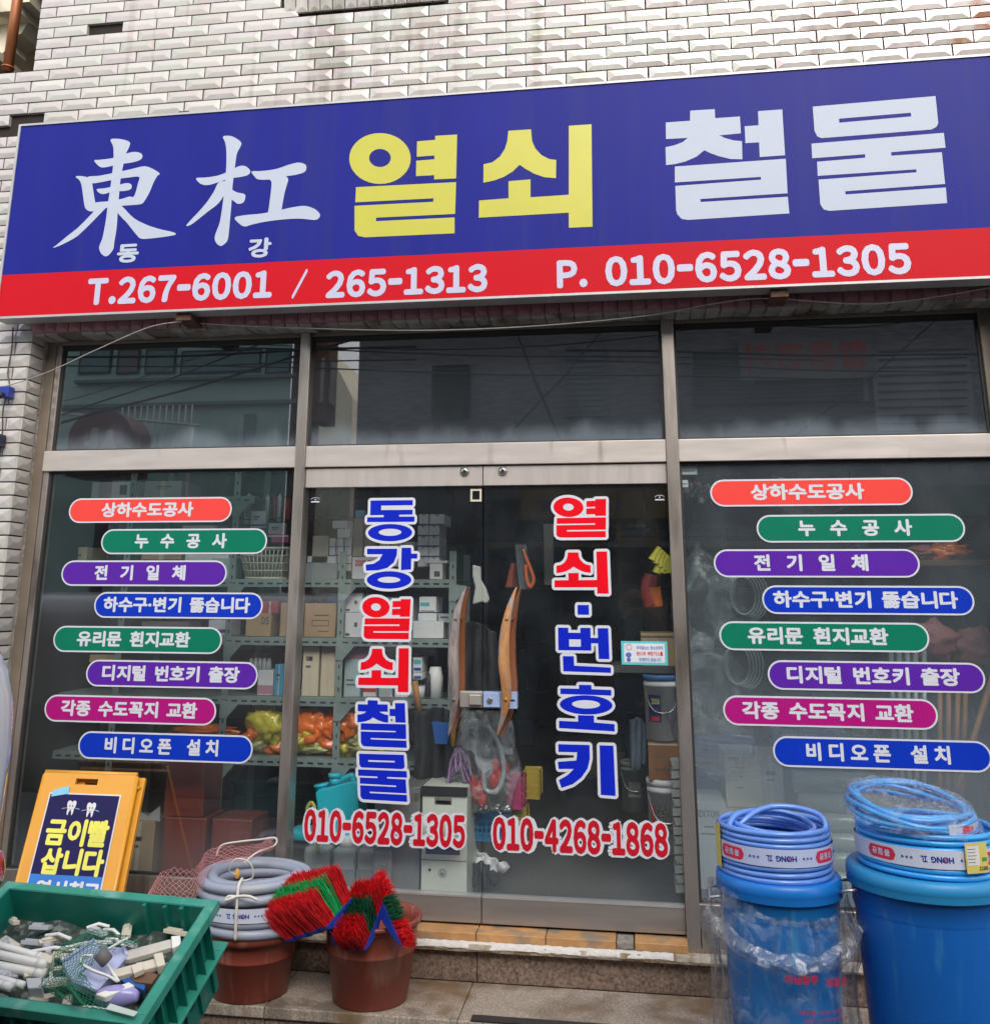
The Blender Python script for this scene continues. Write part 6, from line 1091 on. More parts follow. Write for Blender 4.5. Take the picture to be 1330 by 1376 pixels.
mb = MB(); mb.tube([q9(318, 250, .25), q9(318, 470, .25)], .012, 8); tag(mb.build('yellow_pole', M('yellow_stick', (.65, .38, .02), rough=.4)), 'yellow pole standing above the lilac mop', 'pole')
m_dk = M('dark_fabric', (.022, .024, .028), rough=.8, var=.4, bump=.8, bscale=12)
def cloth(pts, Y, mat, name, lab, cat, amp=.03):
    mb = MB(); tb = bez([A(*p, Y) for p in pts[0]], 5); bb = bez([A(*p, Y) for p in pts[1]], 5)
    N_ = min(len(tb), len(bb))-1
    def f(u, v): k = u*N_; i = min(int(k), N_-1); g = k-i; p = tb[i].lerp(tb[i+1], g).lerp(bb[i].lerp(bb[i+1], g), v); return p+Vector((0, amp*noise.noise(Vector((u*7, v*2, 3)))+.02*math.sin(u*20), 0))
    mb.grid(f, 40, 24); o = mb.build(name, mat); s_ = o.modifiers.new('s', 'SOLIDIFY'); s_.thickness = .01; return tag(o, lab, cat)
cloth(([(560, 960), (585, 950), (604, 955)], [(555, 1055), (585, 1062), (608, 1058)]), .35, m_dk, 'raincoat', 'dark raincoat hanging between the rack and the door gap', 'raincoat')
cloth(([(615, 840), (640, 835), (664, 850)], [(612, 935), (640, 940), (668, 930)]), .4, m_dk, 'dark_bag', 'dark bag hanging behind the two wooden handles', 'bag')
f_pl = film('goods_bag_film', .16, bs=10); m_rd = M('red_goods', (.55, .03, .03), rough=.4)
for k, (pts, lab) in enumerate((([(626, 960), (640, 954), (649, 962)], 'clear bag of red goods hanging left of the door gap'), ([(651, 962), (668, 960), (676, 985)], 'clear bag of red goods hanging right of the door gap'))):
    mb = MB(); cx_ = (pts[0][0]+pts[2][0])/2+(0, 4)[k]; t_ = A(cx_, 955, .22); b = A(cx_+(6, 4)[k], 1090, .22)
    def f(u, v, t_=t_, b=b): a = 2*math.pi*u; p = t_.lerp(b, v); r_ = .04+.055*math.sin(math.pi*min(.92, v*.9+.05)); return p+Vector((r_*math.cos(a)*(1+.2*noise.noise(Vector((math.cos(a)*2, math.sin(a)*2, v*4)))), .035*math.sin(a), 0))
    mb.grid(f, 32, 24); o = mb.build('clear_bag', f_pl); tag(o, lab, 'bag', 'clear bags hanging at the door gap')
    mb = MB(); p = t_.lerp(b, .72)
    for j in range(7): mb.ball(p+Vector((random.uniform(-.03, .03), random.uniform(-.01, .02), random.uniform(-.09, .07))), (.022, .02, .04), 0, 10, 6)
    g_ = mb.build('red_goods', m_rd); g_.parent = o
mb = MB(); mb.tube(bez([A(655, 975, .2), A(670, 1000, .2), A(677, 1035, .2), A(668, 1062, .2), A(652, 1060, .2), A(650, 1035, .2)], 8), .012, 8); tag(mb.build('clear_hose', M('clear_tube', (.38, .42, .44), rough=.15)), 'milky clear hose hanging inside the right clear bag', 'hose')
def crate_(x0, y0, x1, y1, Y, dp, mat, name, lab):
    a = A(x0, y1, Y); b = A(x1, y0, Y); mb = MB(); nx, nz = 9, 4
    for yy in (Y, Y+dp):
        for i_ in range(nx+1): x = a.x+(b.x-a.x)*i_/nx; mb.box((x-.004, yy, a.z), (x+.004, yy+.004, b.z))
        for j_ in range(nz+1): z = a.z+(b.z-a.z)*j_/nz; mb.box((a.x, yy-.001, z-.005), (b.x, yy+.0045, z+.005))
    mb.box((a.x, Y, a.z), (a.x+.005, Y+dp, b.z)); mb.box((b.x-.005, Y, a.z), (b.x, Y+dp, b.z)); mb.box((a.x+.005, Y+.005, a.z+.004), (b.x-.005, Y+dp-.002, a.z+.3*(b.z-a.z)))
    return tag(mb.build(name, mat), lab, 'basket')
crate_(682, 1046, 702, 1086, .45, .15, M('pink_basket', (.60, .06, .20), rough=.45), 'small_basket', 'pink plastic basket behind the door gap'); crate_(702, 1038, 724, 1072, .6, .15, M('yellow_basket', (.55, .42, .05), rough=.45), 'small_basket', 'yellow plastic basket right of the pink one')
crate_(684, 1086, 706, 1104, .5, .15, M('yellow_basket'), 'small_basket', 'yellow green basket under the pink one'); crate_(630, 1096, 683, 1128, .35, .2, M('blue_basket', (.02, .17, .36), rough=.45), 'small_basket', 'blue plastic basket holding metal fittings at the door gap')
mb = MB()
for k in range(16): p = A(random.uniform(634, 680), random.uniform(1084, 1096), .42); mb.tube([p, p+Vector((random.uniform(-.05, .05), 0, random.uniform(-.03, .03)))], random.uniform(.008, .016), 10)
tag(mb.build('metal_fittings', M('polished_steel')), 'shiny metal fittings heaped in the blue basket', 'fittings', kind='stuff')
cloth(([(640, 1142), (655, 1148), (676, 1160)], [(638, 1152), (655, 1172), (684, 1168)]), .4, m_wb, 'rag', 'white rag lying on the shop floor behind the doors', 'rag')
cloth(([(633, 1160), (650, 1158), (660, 1172)], [(632, 1188), (650, 1190), (672, 1186)]), .3, m_dk, 'shoe', 'black shoe lying on the shop floor by the door gap', 'shoe', .02)
# gloves and tools
q65 = lambda x, y, Y=.25: A(390+x/4.03, 640+y/4.03, Y)
mb = MB(); mb.prism([q65(x, y) for x, y in ((985, 478), (1030, 490), (1032, 560), (1060, 610), (1078, 670), (1060, 690), (1040, 680), (985, 695), (1000, 600), (985, 540))], (0, .03, 0)); tag(mb.build('work_glove', m_wb if 0 else M('pale_glove', (.42, .44, .42), rough=.8), bevel=.008), 'pale work glove hanging above the left wooden handle', 'glove')
mb = MB(); mb.prism([q65(x, y, .3) for x, y in ((1215, 368), (1278, 372), (1310, 615), (1240, 610))], (0, .004, 0), 1); mb.tube(bez([q65(1262, 400, .28), q65(1280, 450, .28), q65(1300, 500, .28), q65(1318, 560, .28), q65(1300, 600, .28), q65(1280, 560, .28), q65(1275, 480, .28)], 6), .009, 8, 0); mb.tube([q65(1255, 385, .28), q65(1280, 425, .28)], .007, 6, 2)
tag(mb.build('pruner_card', [M('orange_rubber', (.60, .12, .02), rough=.4), M('clear_card', (.10, .12, .14), rough=.2), M('polished_steel')]), 'orange handled clamp on a card above the right wooden handle', 'tool')
mb = MB(); 
for k in range(3): mb.prism([q65(1165+k*14, 600, .34+k*.02), q65(1195+k*8, 470, .34+k*.02), q65(1215+k*4, 470, .34+k*.02), q65(1200+k*16, 600, .34+k*.02)], (0, .008, 0))
tag(mb.build('scraper_set', M('dull_red', (.22, .04, .02), rough=.5)), 'dull red wedge shaped tools left of the orange clamp', 'tool')
pb(731, 704, 743, 786, .8, .01, M('beige_board', (.32, .29, .25), rough=.7), 'beige_board', 'narrow beige board standing left of the red vinyl letters', 'board')
m_yg = M('yellow_rubber', (.50, .47, .03), rough=.5, var=.2)
mb = MB(); q4b = lambda x, y, Y=.15: A(820+x/5.294, 640+y/5.294, Y)
for k in range(4): mb.tube(bez([q4b(350+k*22, 505+k*20), q4b(320+k*22, 560+k*20), q4b(300+k*28, 600+k*24)], 5), lambda u: .012+.012*u, 10)
for k in range(3): mb.tube(bez([q4b(395, 560+k*10), q4b(350+k*30, 640), q4b(330+k*40, 690)], 5), lambda u: .012+.012*u, 10)
tag(mb.build('rubber_gloves', m_yg), 'bunch of yellow rubber gloves hanging beside the right frame post', 'gloves')
mb = MB(); mb.tube(bez([q4b(290, 700, .3), q4b(270, 800, .3), q4b(310, 920, .3)], 6), lambda u: .03+.02*u, 12, 0); mb.tube(bez([q4b(310, 790, .28), q4b(320, 860, .28), q4b(330, 930, .28)], 5), .03, 10, 1); tag(mb.build('hanging_gloves', [M('dark_red_rubber', (.28, .02, .02), rough=.5), M('orange_rubber')]), 'red and orange gloves hanging under the yellow ones', 'gloves')
pb(862, 851, 908, 896, .35, .3, m_kr, 'carton', 'brown carton behind the notice sticker', extra=[('print', 0, .86, 1, .92, m_ink)]); pb(820, 896, 930, 904, .3, .4, M('dark_shelf', (.06, .06, .06), rough=.6), 'wall_shelf', 'dark shelf under the brown carton at the right door', 'shelf')
def pail(x0, y0, x1, y1, Y, mat, lidm, lab, ex=[], z0=None):
    a = A(x0, y1, Y); b = A(x1, y0, Y); r_ = (b.x-a.x)/2; cx_ = (a.x+b.x)/2; zb_ = a.z if z0 is None else z0; h_ = b.z-zb_
    e = empty('paint_pail', lab, 'pail', (cx_, Y+r_, zb_)); mb = MB(); mb.lathe([(0, 0), (r_*.88, 0), (r_*.93, h_*.80), (r_*.97, h_*.80), (r_*.97, h_*.84), (r_*.94, h_*.85), (r_*.94, h_*.89), (0, h_*.89)], (cx_, Y+r_, zb_), 36); mb.build('body', mat, e)
    mb = MB(); mb.lathe([(r_*.95, h_*.89), (r_*.99, h_*.89), (r_*.99, h_*.97), (r_*.93, h_*.98), (r_*.92, h_*.96), (0, h_*.96)], (cx_, Y+r_, zb_), 36); mb.build('lid', lidm, e)
    for nm, a0, a1, v0, v1, m_ in ex:
        mb = MB(); mb.grid(lambda u, v: Vector((cx_+(r_*(.89+.04*v0)+.002+.002)*math.sin(a0+(a1-a0)*u), Y+r_-(r_*(.89+.04*v0)+.004)*math.cos(a0+(a1-a0)*u), zb_+h_*(v0+(v1-v0)*v))), 10, 1); mb.build(nm, m_, e)
    mb = MB(); mb.tube(bez([(cx_-r_*.97, Y+r_, zb_+h_*.82), (cx_-r_*.6, Y+r_*.1, zb_+h_*.5), (cx_, Y-.01, zb_+h_*.42), (cx_+r_*.6, Y+r_*.1, zb_+h_*.5), (cx_+r_*.97, Y+r_, zb_+h_*.82)], 6), .003, 6); mb.build('handle', M('polished_steel'), e)
    return e, (cx_, r_, zb_, h_)
pe, (cx_, r_, zb_, h_) = pail(866, 906, 914, 996, .22, m_wb, M('blue_lid', (.05, .16, .42), rough=.4), 'white pail with navy label and blue lid, topmost behind the right door', [('label', -.85, -.1, .28, .68, M('navy_label')), ('label', -.7, -.2, .30, .36, M('ink_red'))])
mb = MB(); cm = lambda x, y, h: Vector((cx_+(r_*.93+.006+h)*math.sin(x), .22+r_-(r_*.93+.006+h)*math.cos(x), y)); word(mb, full('2000'), (-.62, zb_+h_*.54, -.15, zb_+h_*.63), cm, .06, adv=.12); mb.build('label_print', M('pale_lime', (.5, .6, .2), rough=.5), pe)
mb = MB(); mb.tube([cm(.38+.16*math.cos(t_*.4), zb_+h_*.38+.022*math.sin(t_*.4), .001) for t_ in range(16)], .0016, 4, closed=True); mb.build('label_mark', m_blp, pe)
pb(872, 998, 915, 1050, .24, .3, M('rust_carton', (.24, .11, .045), rough=.8, var=.12), 'carton', 'rust brown carton under the upper paint pail', extra=[('print', .2, .6, .8, .63, m_ink), ('print', .2, .3, .7, .33, m_ink), ('tape', 0, .92, 1, .96, seal)])
pe, (cx_, r_, zb_, h_) = pail(871, 1048, 922, 1150, .22, m_wb, m_wb, 'white paint pail printed in black under the rust brown carton', [('label', -.95, -.72, .25, .62, M('ink_red')), ('label', -.6, .2, .28, .33, m_ink), ('label', -.6, .2, .38, .41, m_ink)], z0=A(900, 1150, .22).z)
mb = MB(); cm2 = lambda x, y, h: Vector((cx_+(r_*.93+.006+h)*math.sin(x), .22+r_-(r_*.93+.006+h)*math.cos(x), y)); word(mb, full('DER'), (-.58, zb_+h_*.50, .1, zb_+h_*.62), cm2, .07, adv=.1); mb.build('label_print', m_ink, pe)
pail(834, 1024, 872, 1092, .5, M('dingy_pail', (.30, .31, .30), rough=.5), M('dingy_pail'), 'dingy grey pail left of the white pails', [('label', -.5, .4, .3, .6, M('basket_inside'))])
cloth(([(846, 968), (858, 964), (868, 972)], [(848, 1028), (856, 1034), (868, 1022)]), .4, M('denim', (.10, .14, .19), rough=.9, var=.2), 'blue_cloth', 'grey blue cloth hanging over the dingy pail', 'cloth', .02)
mb = MB()
for k in range(14): z = A(910, 1200, .12).z+.038*k; mb.prism([Vector((A(904, 1100, .12).x+.01*(k % 2), .12, z)), Vector((A(921, 1100, .12).x, .12, z+.004)), Vector((A(921, 1100, .12).x, .12, z+.035)), Vector((A(904, 1100, .12).x, .12, z+.030))], (0, .2, 0))
tag(mb.build('folded_sacks', M('ribbed_white', (.45, .46, .44), rough=.5)), 'pile of pale folded sacks right beside the frame post', 'sacks', kind='stuff')
pb(934, 1078, 974, 1200, .16, .3, M('pale_box', (.40, .41, .41), rough=.7), 'carton', 'pale carton printed in capitals low behind the right window', z0=.415, extra=[('t', full('MEXTON'), .05, .82, .80, .90, m_ink), ('print', .35, .70, .62, .72, m_ink), ('print', .25, .62, .7, .64, m_ink)])
pb(976, 1013, 1020, 1084, .32, .3, m_be, 'carton', 'beige carton with printed lines behind the right window', extra=[('t', '한중', .12, .84, .40, .93, m_ink), ('print', .2, .72, .55, .745, m_ink), ('print', .42, .55, .5, .57, m_ink), ('print', .3, .35, .5, .37, m_ink)]); pb(1021, 1016, 1050, 1084, .34, .3, M('pale_box'), 'carton', 'grey beige carton right of the printed beige one'); pb(976, 1085, 1050, 1200, .33, .35, m_be, 'carton', 'large beige carton under the two printed cartons', z0=.415)
m_roll = M('wrapped_roll', (.30, .33, .30), rough=.25, var=.12, coat=.5, stretch=(1, 6, 6))
for k in range(6):
    a = A(1066+(k % 2)*6, 1050+k*26, .25); b = A(1205-(k % 2)*5, 1056+k*26, .25); mb = MB(); mb.tube([a, b], .048, 20); mb.lathe([(0, 0), (.02, .0), (.02, .004)], b, 12, 1, axis=(1, 0, 0)); tag(mb.build('wrapped_roll', [m_roll, M('ink_red')]), 'pale wrapped roll, %s in the pile behind the right window' % ['topmost', 'second', 'third', 'fourth', 'fifth', 'lowest'][k], 'roll', 'wrapped rolls behind the right window')
for k, x in enumerate((1204, 1213, 1222, 1231, 1241)):
    mb = MB(); mb.tube([A(x, 1110, .2+.02*k), A(x-8+k*2, 870, .2+.02*k)], .011, 10); tag(mb.build('clear_pipe', M('clear_tube')), ['leftmost','second','middle','fourth','rightmost'][k]+' milky upright pipe behind the right ends of the right stickers', 'pipe', 'upright milky pipes')
m_st = M('orange_wood', (.42, .17, .05), rough=.5, var=.2, stretch=(6, 6, .6))
for k, (x0_, y0_, x1_, y1_) in enumerate(((1335, 905, 1268, 1112), (1262, 915, 1262, 1110), (1274, 915, 1272, 1110), (1287, 918, 1281, 1110), (1297, 925, 1290, 1112))):
    mb = MB(); mb.tube([A(x0_, y0_, .22 if k == 0 else .32), A(x1_, y1_, .22 if k == 0 else .36)], .013 if k == 0 else .011, 10); tag(mb.build('wooden_pole', m_st), ['long orange wooden pole leaning across the others', 'leftmost upright brown wooden pole', 'second upright wooden pole from the left', 'third upright wooden pole from the left', 'rightmost wooden pole, slightly leaning'][k], 'pole', None if k == 0 else 'upright wooden handles')
m_cp = film('display_film', .12, bs=9)
for k, (x, y, rx_, rz_, lab) in enumerate(((945, 840, 34, 95, 'tall crumpled clear plastic bag beside the frame post'), (985, 805, 36, 50, 'clear plastic bag around the coiled clear hose'), (960, 960, 48, 70, 'low crumpled clear plastic over the cartons'), (1085, 668, 50, 26, 'clear plastic bag under the right transom rail'), (1110, 990, 60, 26, 'clear plastic sheet above the wrapped rolls'))):
    c = A(x, y, .25); mb = MB(); a_, b_ = rx_/FPX*4.9, rz_/FPX*4.9
    mb.grid(lambda u, v: c+Vector((a_*math.cos(2*math.pi*u)*math.sin(math.pi*v)*(1+.4*noise.noise(Vector((u*9, v*6, k)))), .08*math.sin(2*math.pi*u)*math.sin(math.pi*v)*(1+.4*noise.noise(Vector((u*7, v*9, k+5)))), b_*math.cos(math.pi*v)*(1+.15*noise.noise(Vector((u*5, v*3, k+9)))))), 40, 24)
    tag(mb.build('plastic_bag', m_cp), lab, 'plastic bag')
for k, (x, y, lab) in enumerate(((998, 800, 'coil of clear hose behind the blue drain sticker'), (990, 893, 'coil of clear hose left of the purple sticker'))):
    mb = MB(); c = A(x, y, .16)
    for j in range(5): mb.tube([c+Vector(((.055+.006*j)*math.cos(t_*.262)+.01*j, .01*j, (.085+.006*j)*math.sin(t_*.262))) for t_ in range(24)], .0045, 6, closed=True)
    tag(mb.build('clear_hose', M('clear_tube')), lab, 'hose')
mb = MB(); c = A(1050, 652, .3); mb.tube([c, c+Vector((0, .3, 0))], .038, 20); mb.tube([c-Vector((0, .002, 0)), c], .018, 14, 1); tag(mb.build('paper_roll', [M('cream_paper'), m_black]), 'end of a cream paper roll under the right transom rail', 'roll')
for k, (x, r_, mt_) in enumerate(((1142, 18, 'deep red'), (1165, 16, 'rosy red'), (1190, 14, 'dark rose'))): mb = MB(); c = A(x, 665, .35); mb.ball(c, r_/FPX*4.9, 0, 20, 12); tag(mb.build('ball', M(mt_.replace(' ', '_'), [(.35, .02, .03), (.42, .06, .09), (.25, .03, .06)][k], rough=.3)), mt_+' ball in a net under the right transom rail', 'ball')
pb(1225, 752, 1345, 760, .3, .4, M('brown_shelf', (.12, .06, .03), rough=.6), 'wall_shelf', 'brown shelf at the right edge of the right window', 'shelf')
cc = 0
for x, y, w_, h_, mt_, lab in ((1272, 742, 44, 22, m_ob, 'orange bag on the brown shelf at the right edge'), (1238, 742, 34, 16, M('rose_cloth', (.35, .12, .13), rough=.6), 'rose bundle on the brown shelf'), (1255, 862, 60, 40, M('rose_cloth'), 'dusty pink bundle below the brown shelf'), (1310, 868, 50, 44, M('rose_cloth'), 'dusty pink bundle at the right picture edge')): o = pouch(x, y, w_, h_, .38, mt_, lab); o['group'] = 'bundles on the right side'; del o['group']
mb = MB(); 
for k in range(46): c = A(random.uniform(922, 952), random.uniform(648, 672), .25); mb.ball(c, random.uniform(.008, .018), k % 3, 6, 4)
tag(mb.build('flower_bunch', [m_wb, M('rose_cloth'), M('leaf_green', (.03, .09, .03), rough=.6)]), 'bunch of small white and pink flowers at the top left of the right window', 'flowers', kind='stuff')
for k, (x0_, y0_, x1_, y1_) in enumerate(((912, 627, 936, 638), (911, 645, 924, 655))): pb(x0_, y0_, x1_, y1_, .02, .003, m_wb, 'paper_slip', ['upper', 'lower'][k]+' white printed paper slip in the top left corner of the right window', 'paper', extra=[('print', .1, .4, .9, .55, m_ink)])
# darker goods filling the depth of the shop
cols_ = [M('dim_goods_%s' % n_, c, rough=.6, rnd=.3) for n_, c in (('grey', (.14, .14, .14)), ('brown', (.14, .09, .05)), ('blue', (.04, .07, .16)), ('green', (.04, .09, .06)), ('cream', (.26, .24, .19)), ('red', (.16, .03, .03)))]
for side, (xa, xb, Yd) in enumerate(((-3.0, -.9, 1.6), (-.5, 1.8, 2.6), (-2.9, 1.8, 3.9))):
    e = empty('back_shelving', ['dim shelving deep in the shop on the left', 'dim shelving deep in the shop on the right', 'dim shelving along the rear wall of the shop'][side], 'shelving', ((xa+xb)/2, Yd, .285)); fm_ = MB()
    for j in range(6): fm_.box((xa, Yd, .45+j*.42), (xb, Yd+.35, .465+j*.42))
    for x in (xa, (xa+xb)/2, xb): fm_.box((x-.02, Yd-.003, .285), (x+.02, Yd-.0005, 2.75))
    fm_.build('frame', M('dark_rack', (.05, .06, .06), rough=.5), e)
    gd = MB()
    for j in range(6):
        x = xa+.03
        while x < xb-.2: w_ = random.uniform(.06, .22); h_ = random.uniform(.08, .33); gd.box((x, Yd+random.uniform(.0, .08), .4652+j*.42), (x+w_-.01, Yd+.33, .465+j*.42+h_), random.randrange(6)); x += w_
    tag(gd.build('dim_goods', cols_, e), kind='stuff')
mb = MB(); mb.box((-1.2, .6, 2.86), (-.2, .75, 2.94)); a = A(650, 456, .5); mb = MB(); mb.box((a.x-.19, .5, a.z-.0), (a.x+.24, .58, a.z+.028)); mb.box((a.x-.05, .5, a.z-.05), (a.x+.08, .58, a.z)); tag(mb.build('ceiling_lamp', M('lamp_housing', (.35, .35, .28), rough=.5), bevel=.006), 'unlit ceiling lamp housing behind the middle transom pane', 'lamp')
# ================================================================== across the street (seen mirrored in the glass) and beside the shop
m_teal = M('teal_render', (.34, .52, .48), rough=.8, var=.08, scale=2); m_dkb = M('dark_brick', (.15, .15, .16), rough=.85, var=.5, scale=5, stretch=(1, 1, 5)); m_rb = M('red_brick', (.20, .075, .05), rough=.85, var=.25, scale=12)
m_wg = M('dark_window_glass', (.015, .018, .022), rough=.08, coat=1); m_fr2 = M('dark_frame', (.03, .03, .035), rough=.5)
def rbox(x0, y0, x1, y1, Y, dep, mb, mi=0, zmin=None, zmax=None):   # px rectangle of the mirror image -> box across the street
    a = RF(x0, y1, Y); b = RF(x1, y0, Y); mb.box((a.x, Y-dep, a.z if zmin is None else zmin), (b.x, Y, b.z if zmax is None else zmax), mi)
OY = -9.2
e = empty('teal_building', 'pale teal rendered building across the street, seen mirrored in the left transom', 'building', (-6, OY, 0))
mb = MB(); xa = RF(20, 500, OY).x; xb = RF(392, 500, OY).x; mb.prism([Vector(p) for p in ((xa-3, OY, 0), (xb, OY, 0), (RF(388, 500, OY-5).x, OY-5, 0), (xa-7, OY-5, 0))], (0, 0, 6.3)); mb.build('wall', m_teal, e)
mb = MB(); rbox(100, 506, 396, 511, OY+.12, .12, mb); rbox(60, 541, 398, 545, OY+.1, .1, mb); mb.build('ledge', M('teal_ledge', (.12, .17, .17), rough=.7), e)
for x0_, x1_ in ((105, 152), (156, 190), (194, 238), (242, 352), (356, 392)): mb = MB(); rbox(x0_, 468, x1_, 503, OY+.03, .03, mb); w_ = mb.build('window', m_fr2, e); mb = MB(); rbox(x0_+3, 471, x1_-3, 500, OY+.04, .012, mb); mb.build('glazing', M('teal_glass', (.10, .19, .20), rough=.15) if x0_ != 156 else m_wg, w_)
mb = MB(); rbox(325, 556, 345, 612, OY+.02, .02, mb); mb.build('door', M('teal_door', (.12, .22, .21), rough=.6), e)
e = empty('brick_building', 'red brick building with bay windows beyond the teal one, seen mirrored', 'building', (-3.5, OY-1, 0)); mb = MB(); a = RF(395, 500, OY-.6); b = RF(432, 500, OY-.6); mb.prism([Vector(p) for p in ((a.x, OY-.6, 0), (b.x, OY-.6, 0), (RF(430, 500, OY-5).x, OY-5, 0), (RF(393, 500, OY-5).x, OY-5, 0))], (0, 0, 6.2)); mb.build('wall', m_rb, e)
mb = MB(); a = RF(424, 490, OY-.5); b = RF(441, 490, OY-.5); mb.box((a.x, OY-1.0, a.z-.9), (b.x, OY-.5, a.z+.5)); bay = mb.build('bay_window', m_rb, e); mb = MB(); mb.box((a.x+.1, OY-.499, a.z-.6), (b.x-.05, OY-.48, a.z+.1)); mb.box((b.x, OY-.9, a.z-.6), (b.x+.02, OY-.6, a.z+.1)); mb.build('glazing', M('pale_glass', (.45, .48, .45), rough=.2), bay)
mb = MB(); rbox(428, 600, 470, 470, -21, 3, mb) if 0 else None
a = RF(425, 500, -19.0); b = RF(474, 500, -19.0); mb = MB(); 
e = empty('sunlit_building', 'tall cream building further away, seen mirrored beside the frame post', 'building', ((a.x+b.x)/2, -19, 0))
P = [RF(x, y, -19.0) for x, y in ((420, 470), (441, 470), (452, 492), (463, 512), (474, 535), (474, 640), (420, 640))]; mb.prism([Vector((p.x, -19, max(0, p.z) if i < 5 else 0)) for i, p in enumerate(P)], (0, -4, 0)); mb.build('wall', M('cream_render', (.75, .66, .50), rough=.8, var=.04), e)
e = empty('dark_building', 'dark brick building with shutters across the street, seen mirrored in the middle and right panes', 'building', (1, OY+.4, 0)); a = RF(474, 600, OY+.4); mb = MB(); mb.box((a.x+.05, OY-6, 0), (9, OY+.4, 6.3)); mb.build('wall', m_dkb, e)
for k, (x0_, x1_, y0_, y1_, m_) in enumerate(((580, 632, 490, 562, m_wg), (760, 812, 470, 560, M('blue_grey_panel', (.12, .15, .18), rough=.4)), (930, 1160, 470, 545, M('grey_shutter', (.20, .21, .24), rough=.6)), (1180, 1300, 470, 600, M('grey_shutter')))):
    mb = MB(); rbox(x0_, y0_, x1_, y1_, OY+.45, .05, mb); w_ = mb.build('window', m_, e); 
    sl_ = MB(); n_ = 12
    for j in range(n_): yy = y0_+(y1_-y0_)*j/n_; rbox(x0_, yy, x1_, yy+1.2, OY+.47, .02, sl_)
    tag(sl_.build('slats', m_fr2, w_), kind='stuff')
def rword(s, x0, y0, x1, y1, Y, mat, par, bold=.05, nm='lettering'):      # written so that it reads properly when facing the far facade
    a = RF(x0, y1, Y); b = RF(x1, y0, Y); mb = MB(); word(mb, s, (0, a.z, b.x-a.x, b.z), lambda x, y, h: Vector((b.x-x, Y+.004+h, y)), bold); return mb.build(nm, mat, par)
m_rl = M('dull_red_paint', (.26, .055, .05), rough=.6)
mb = MB(); rbox(995, 448, 1170, 512, OY+.52, .05, mb); bd = mb.build('sign_panel', M('grey_sign_panel', (.13, .135, .15), rough=.5), e); rword('합용전기', 1003, 455, 1165, 500, OY+.525, m_rl, e)
# row of low shop fronts opposite
mb = MB(); fs_e = empty('opposite_shop', 'shop front with yellow fascia across the street, seen mirrored in the right door', 'shop', (1, OY+1.0, 0))
mb = MB(); a = RF(660, 640, OY+1.0); b = RF(1330, 640, OY+1.0); mb.box((a.x, OY+.4, 0), (a.x+4.4, OY+1.0, 2.9)); mb.build('wall', M('dim_wall', (.05, .05, .055), rough=.7), fs_e)
mb = MB(); rbox(700, 655, 905, 698, OY+1.1, .1, mb); mb.build('fascia', M('amber_fascia', (.28, .16, .02), rough=.5), fs_e); rword(full('267'), 718, 672, 745, 688, OY+1.11, M('navy_print'), fs_e); rword(full('264'), 800, 672, 835, 688, OY+1.11, M('navy_print'), fs_e)
mb = MB(); rbox(832, 698, 884, 860, OY+1.06, .05, mb); mb.build('poster', M('yellow_poster', (.34, .22, .02), rough=.5), fs_e); mb = MB(); rbox(835, 701, 880, 722, OY+1.07, .01, mb); rbox(838, 727, 878, 757, OY+1.07, .01, mb, 1); rbox(838, 765, 878, 795, OY+1.07, .01, mb, 1); mb.build('poster_panel', [M('poster_dark', (.03, .03, .035), rough=.5), M('poster_photo', (.12, .07, .05), rough=.5, var=.8, scale=30)], fs_e)
m_pl = M('pale_lettering', (.35, .35, .33), rough=.6); rword('중동점', 845, 703, 868, 710, OY+1.08, m_pl, fs_e); rword(full('258-7879'), 837, 712, 878, 720, OY+1.08, m_pl, fs_e)
rword(full('Star Ocean').replace('　', ' '), 920, 722, 976, 733, OY+1.02, m_pl, fs_e)
mb = MB()
for j in range(7): rbox(745, 700+j*0, 760, 705, OY+1.2, .1, mb) if 0 else None
a = RF(655, 712, OY+1.5); 
mb = MB(); 
for j in range(14): x = RF(655, 712, OY+1.6).x+j*.32; mb.box((x, OY+1.0, 2.25), (x+.158, OY+1.6, 2.31), 0); mb.box((x+.16, OY+1.0, 2.25), (x+.318, OY+1.6, 2.31), 1)
mb.build('awning', [M('amber_fascia'), M('grey_awning', (.20, .20, .20), rough=.7)], fs_e)
e = empty('green_shop', 'shop with green signboard across the street at the right', 'shop', (4.6, OY+1, 0)); mb = MB(); a = RF(905, 640, OY+1.2); mb.box((a.x+.3+4*0, OY+.4, 0), (a.x+7, OY+1.2, 2.9)) if 0 else None
mb = MB(); rbox(1205, 660, 1345, 694, OY+1.3, .12, mb); mb.build('fascia', M('green_fascia', (.02, .07, .045), rough=.5), e); rword('(주)스타', 1216, 666, 1276, 688, OY+1.31, m_rl, e)
mb = MB(); b = RF(1345, 700, OY+1.2); a = RF(1180, 700, OY+1.2); mb.box((a.x, OY+.4, 0), (b.x+5, OY+1.18, 3.0)); mb.build('wall', M('dim_wall'), e)
mb = MB(); a = RF(1320, 760, OY+2.0)
arch = MB(); c = RF(135, 585, -6.6)
P = [Vector((c.x+.42*math.cos(t_), -6.6, c.z+.32*math.sin(t_))) for t_ in [math.pi*k/16 for k in range(17)]]+[Vector((c.x-.42, -6.6, c.z-.5)), Vector((c.x+.42, -6.6, c.z-.5))]
ah = empty('arched_sign', 'dark red arched sign on a post across the street, seen mirrored in the left transom', 'sign', (c.x, -6.6, 0)); arch.prism(P, (0, -.5, 0)); arch.build('panel', M('dark_red_sign', (.13, .03, .03), rough=.5), ah)
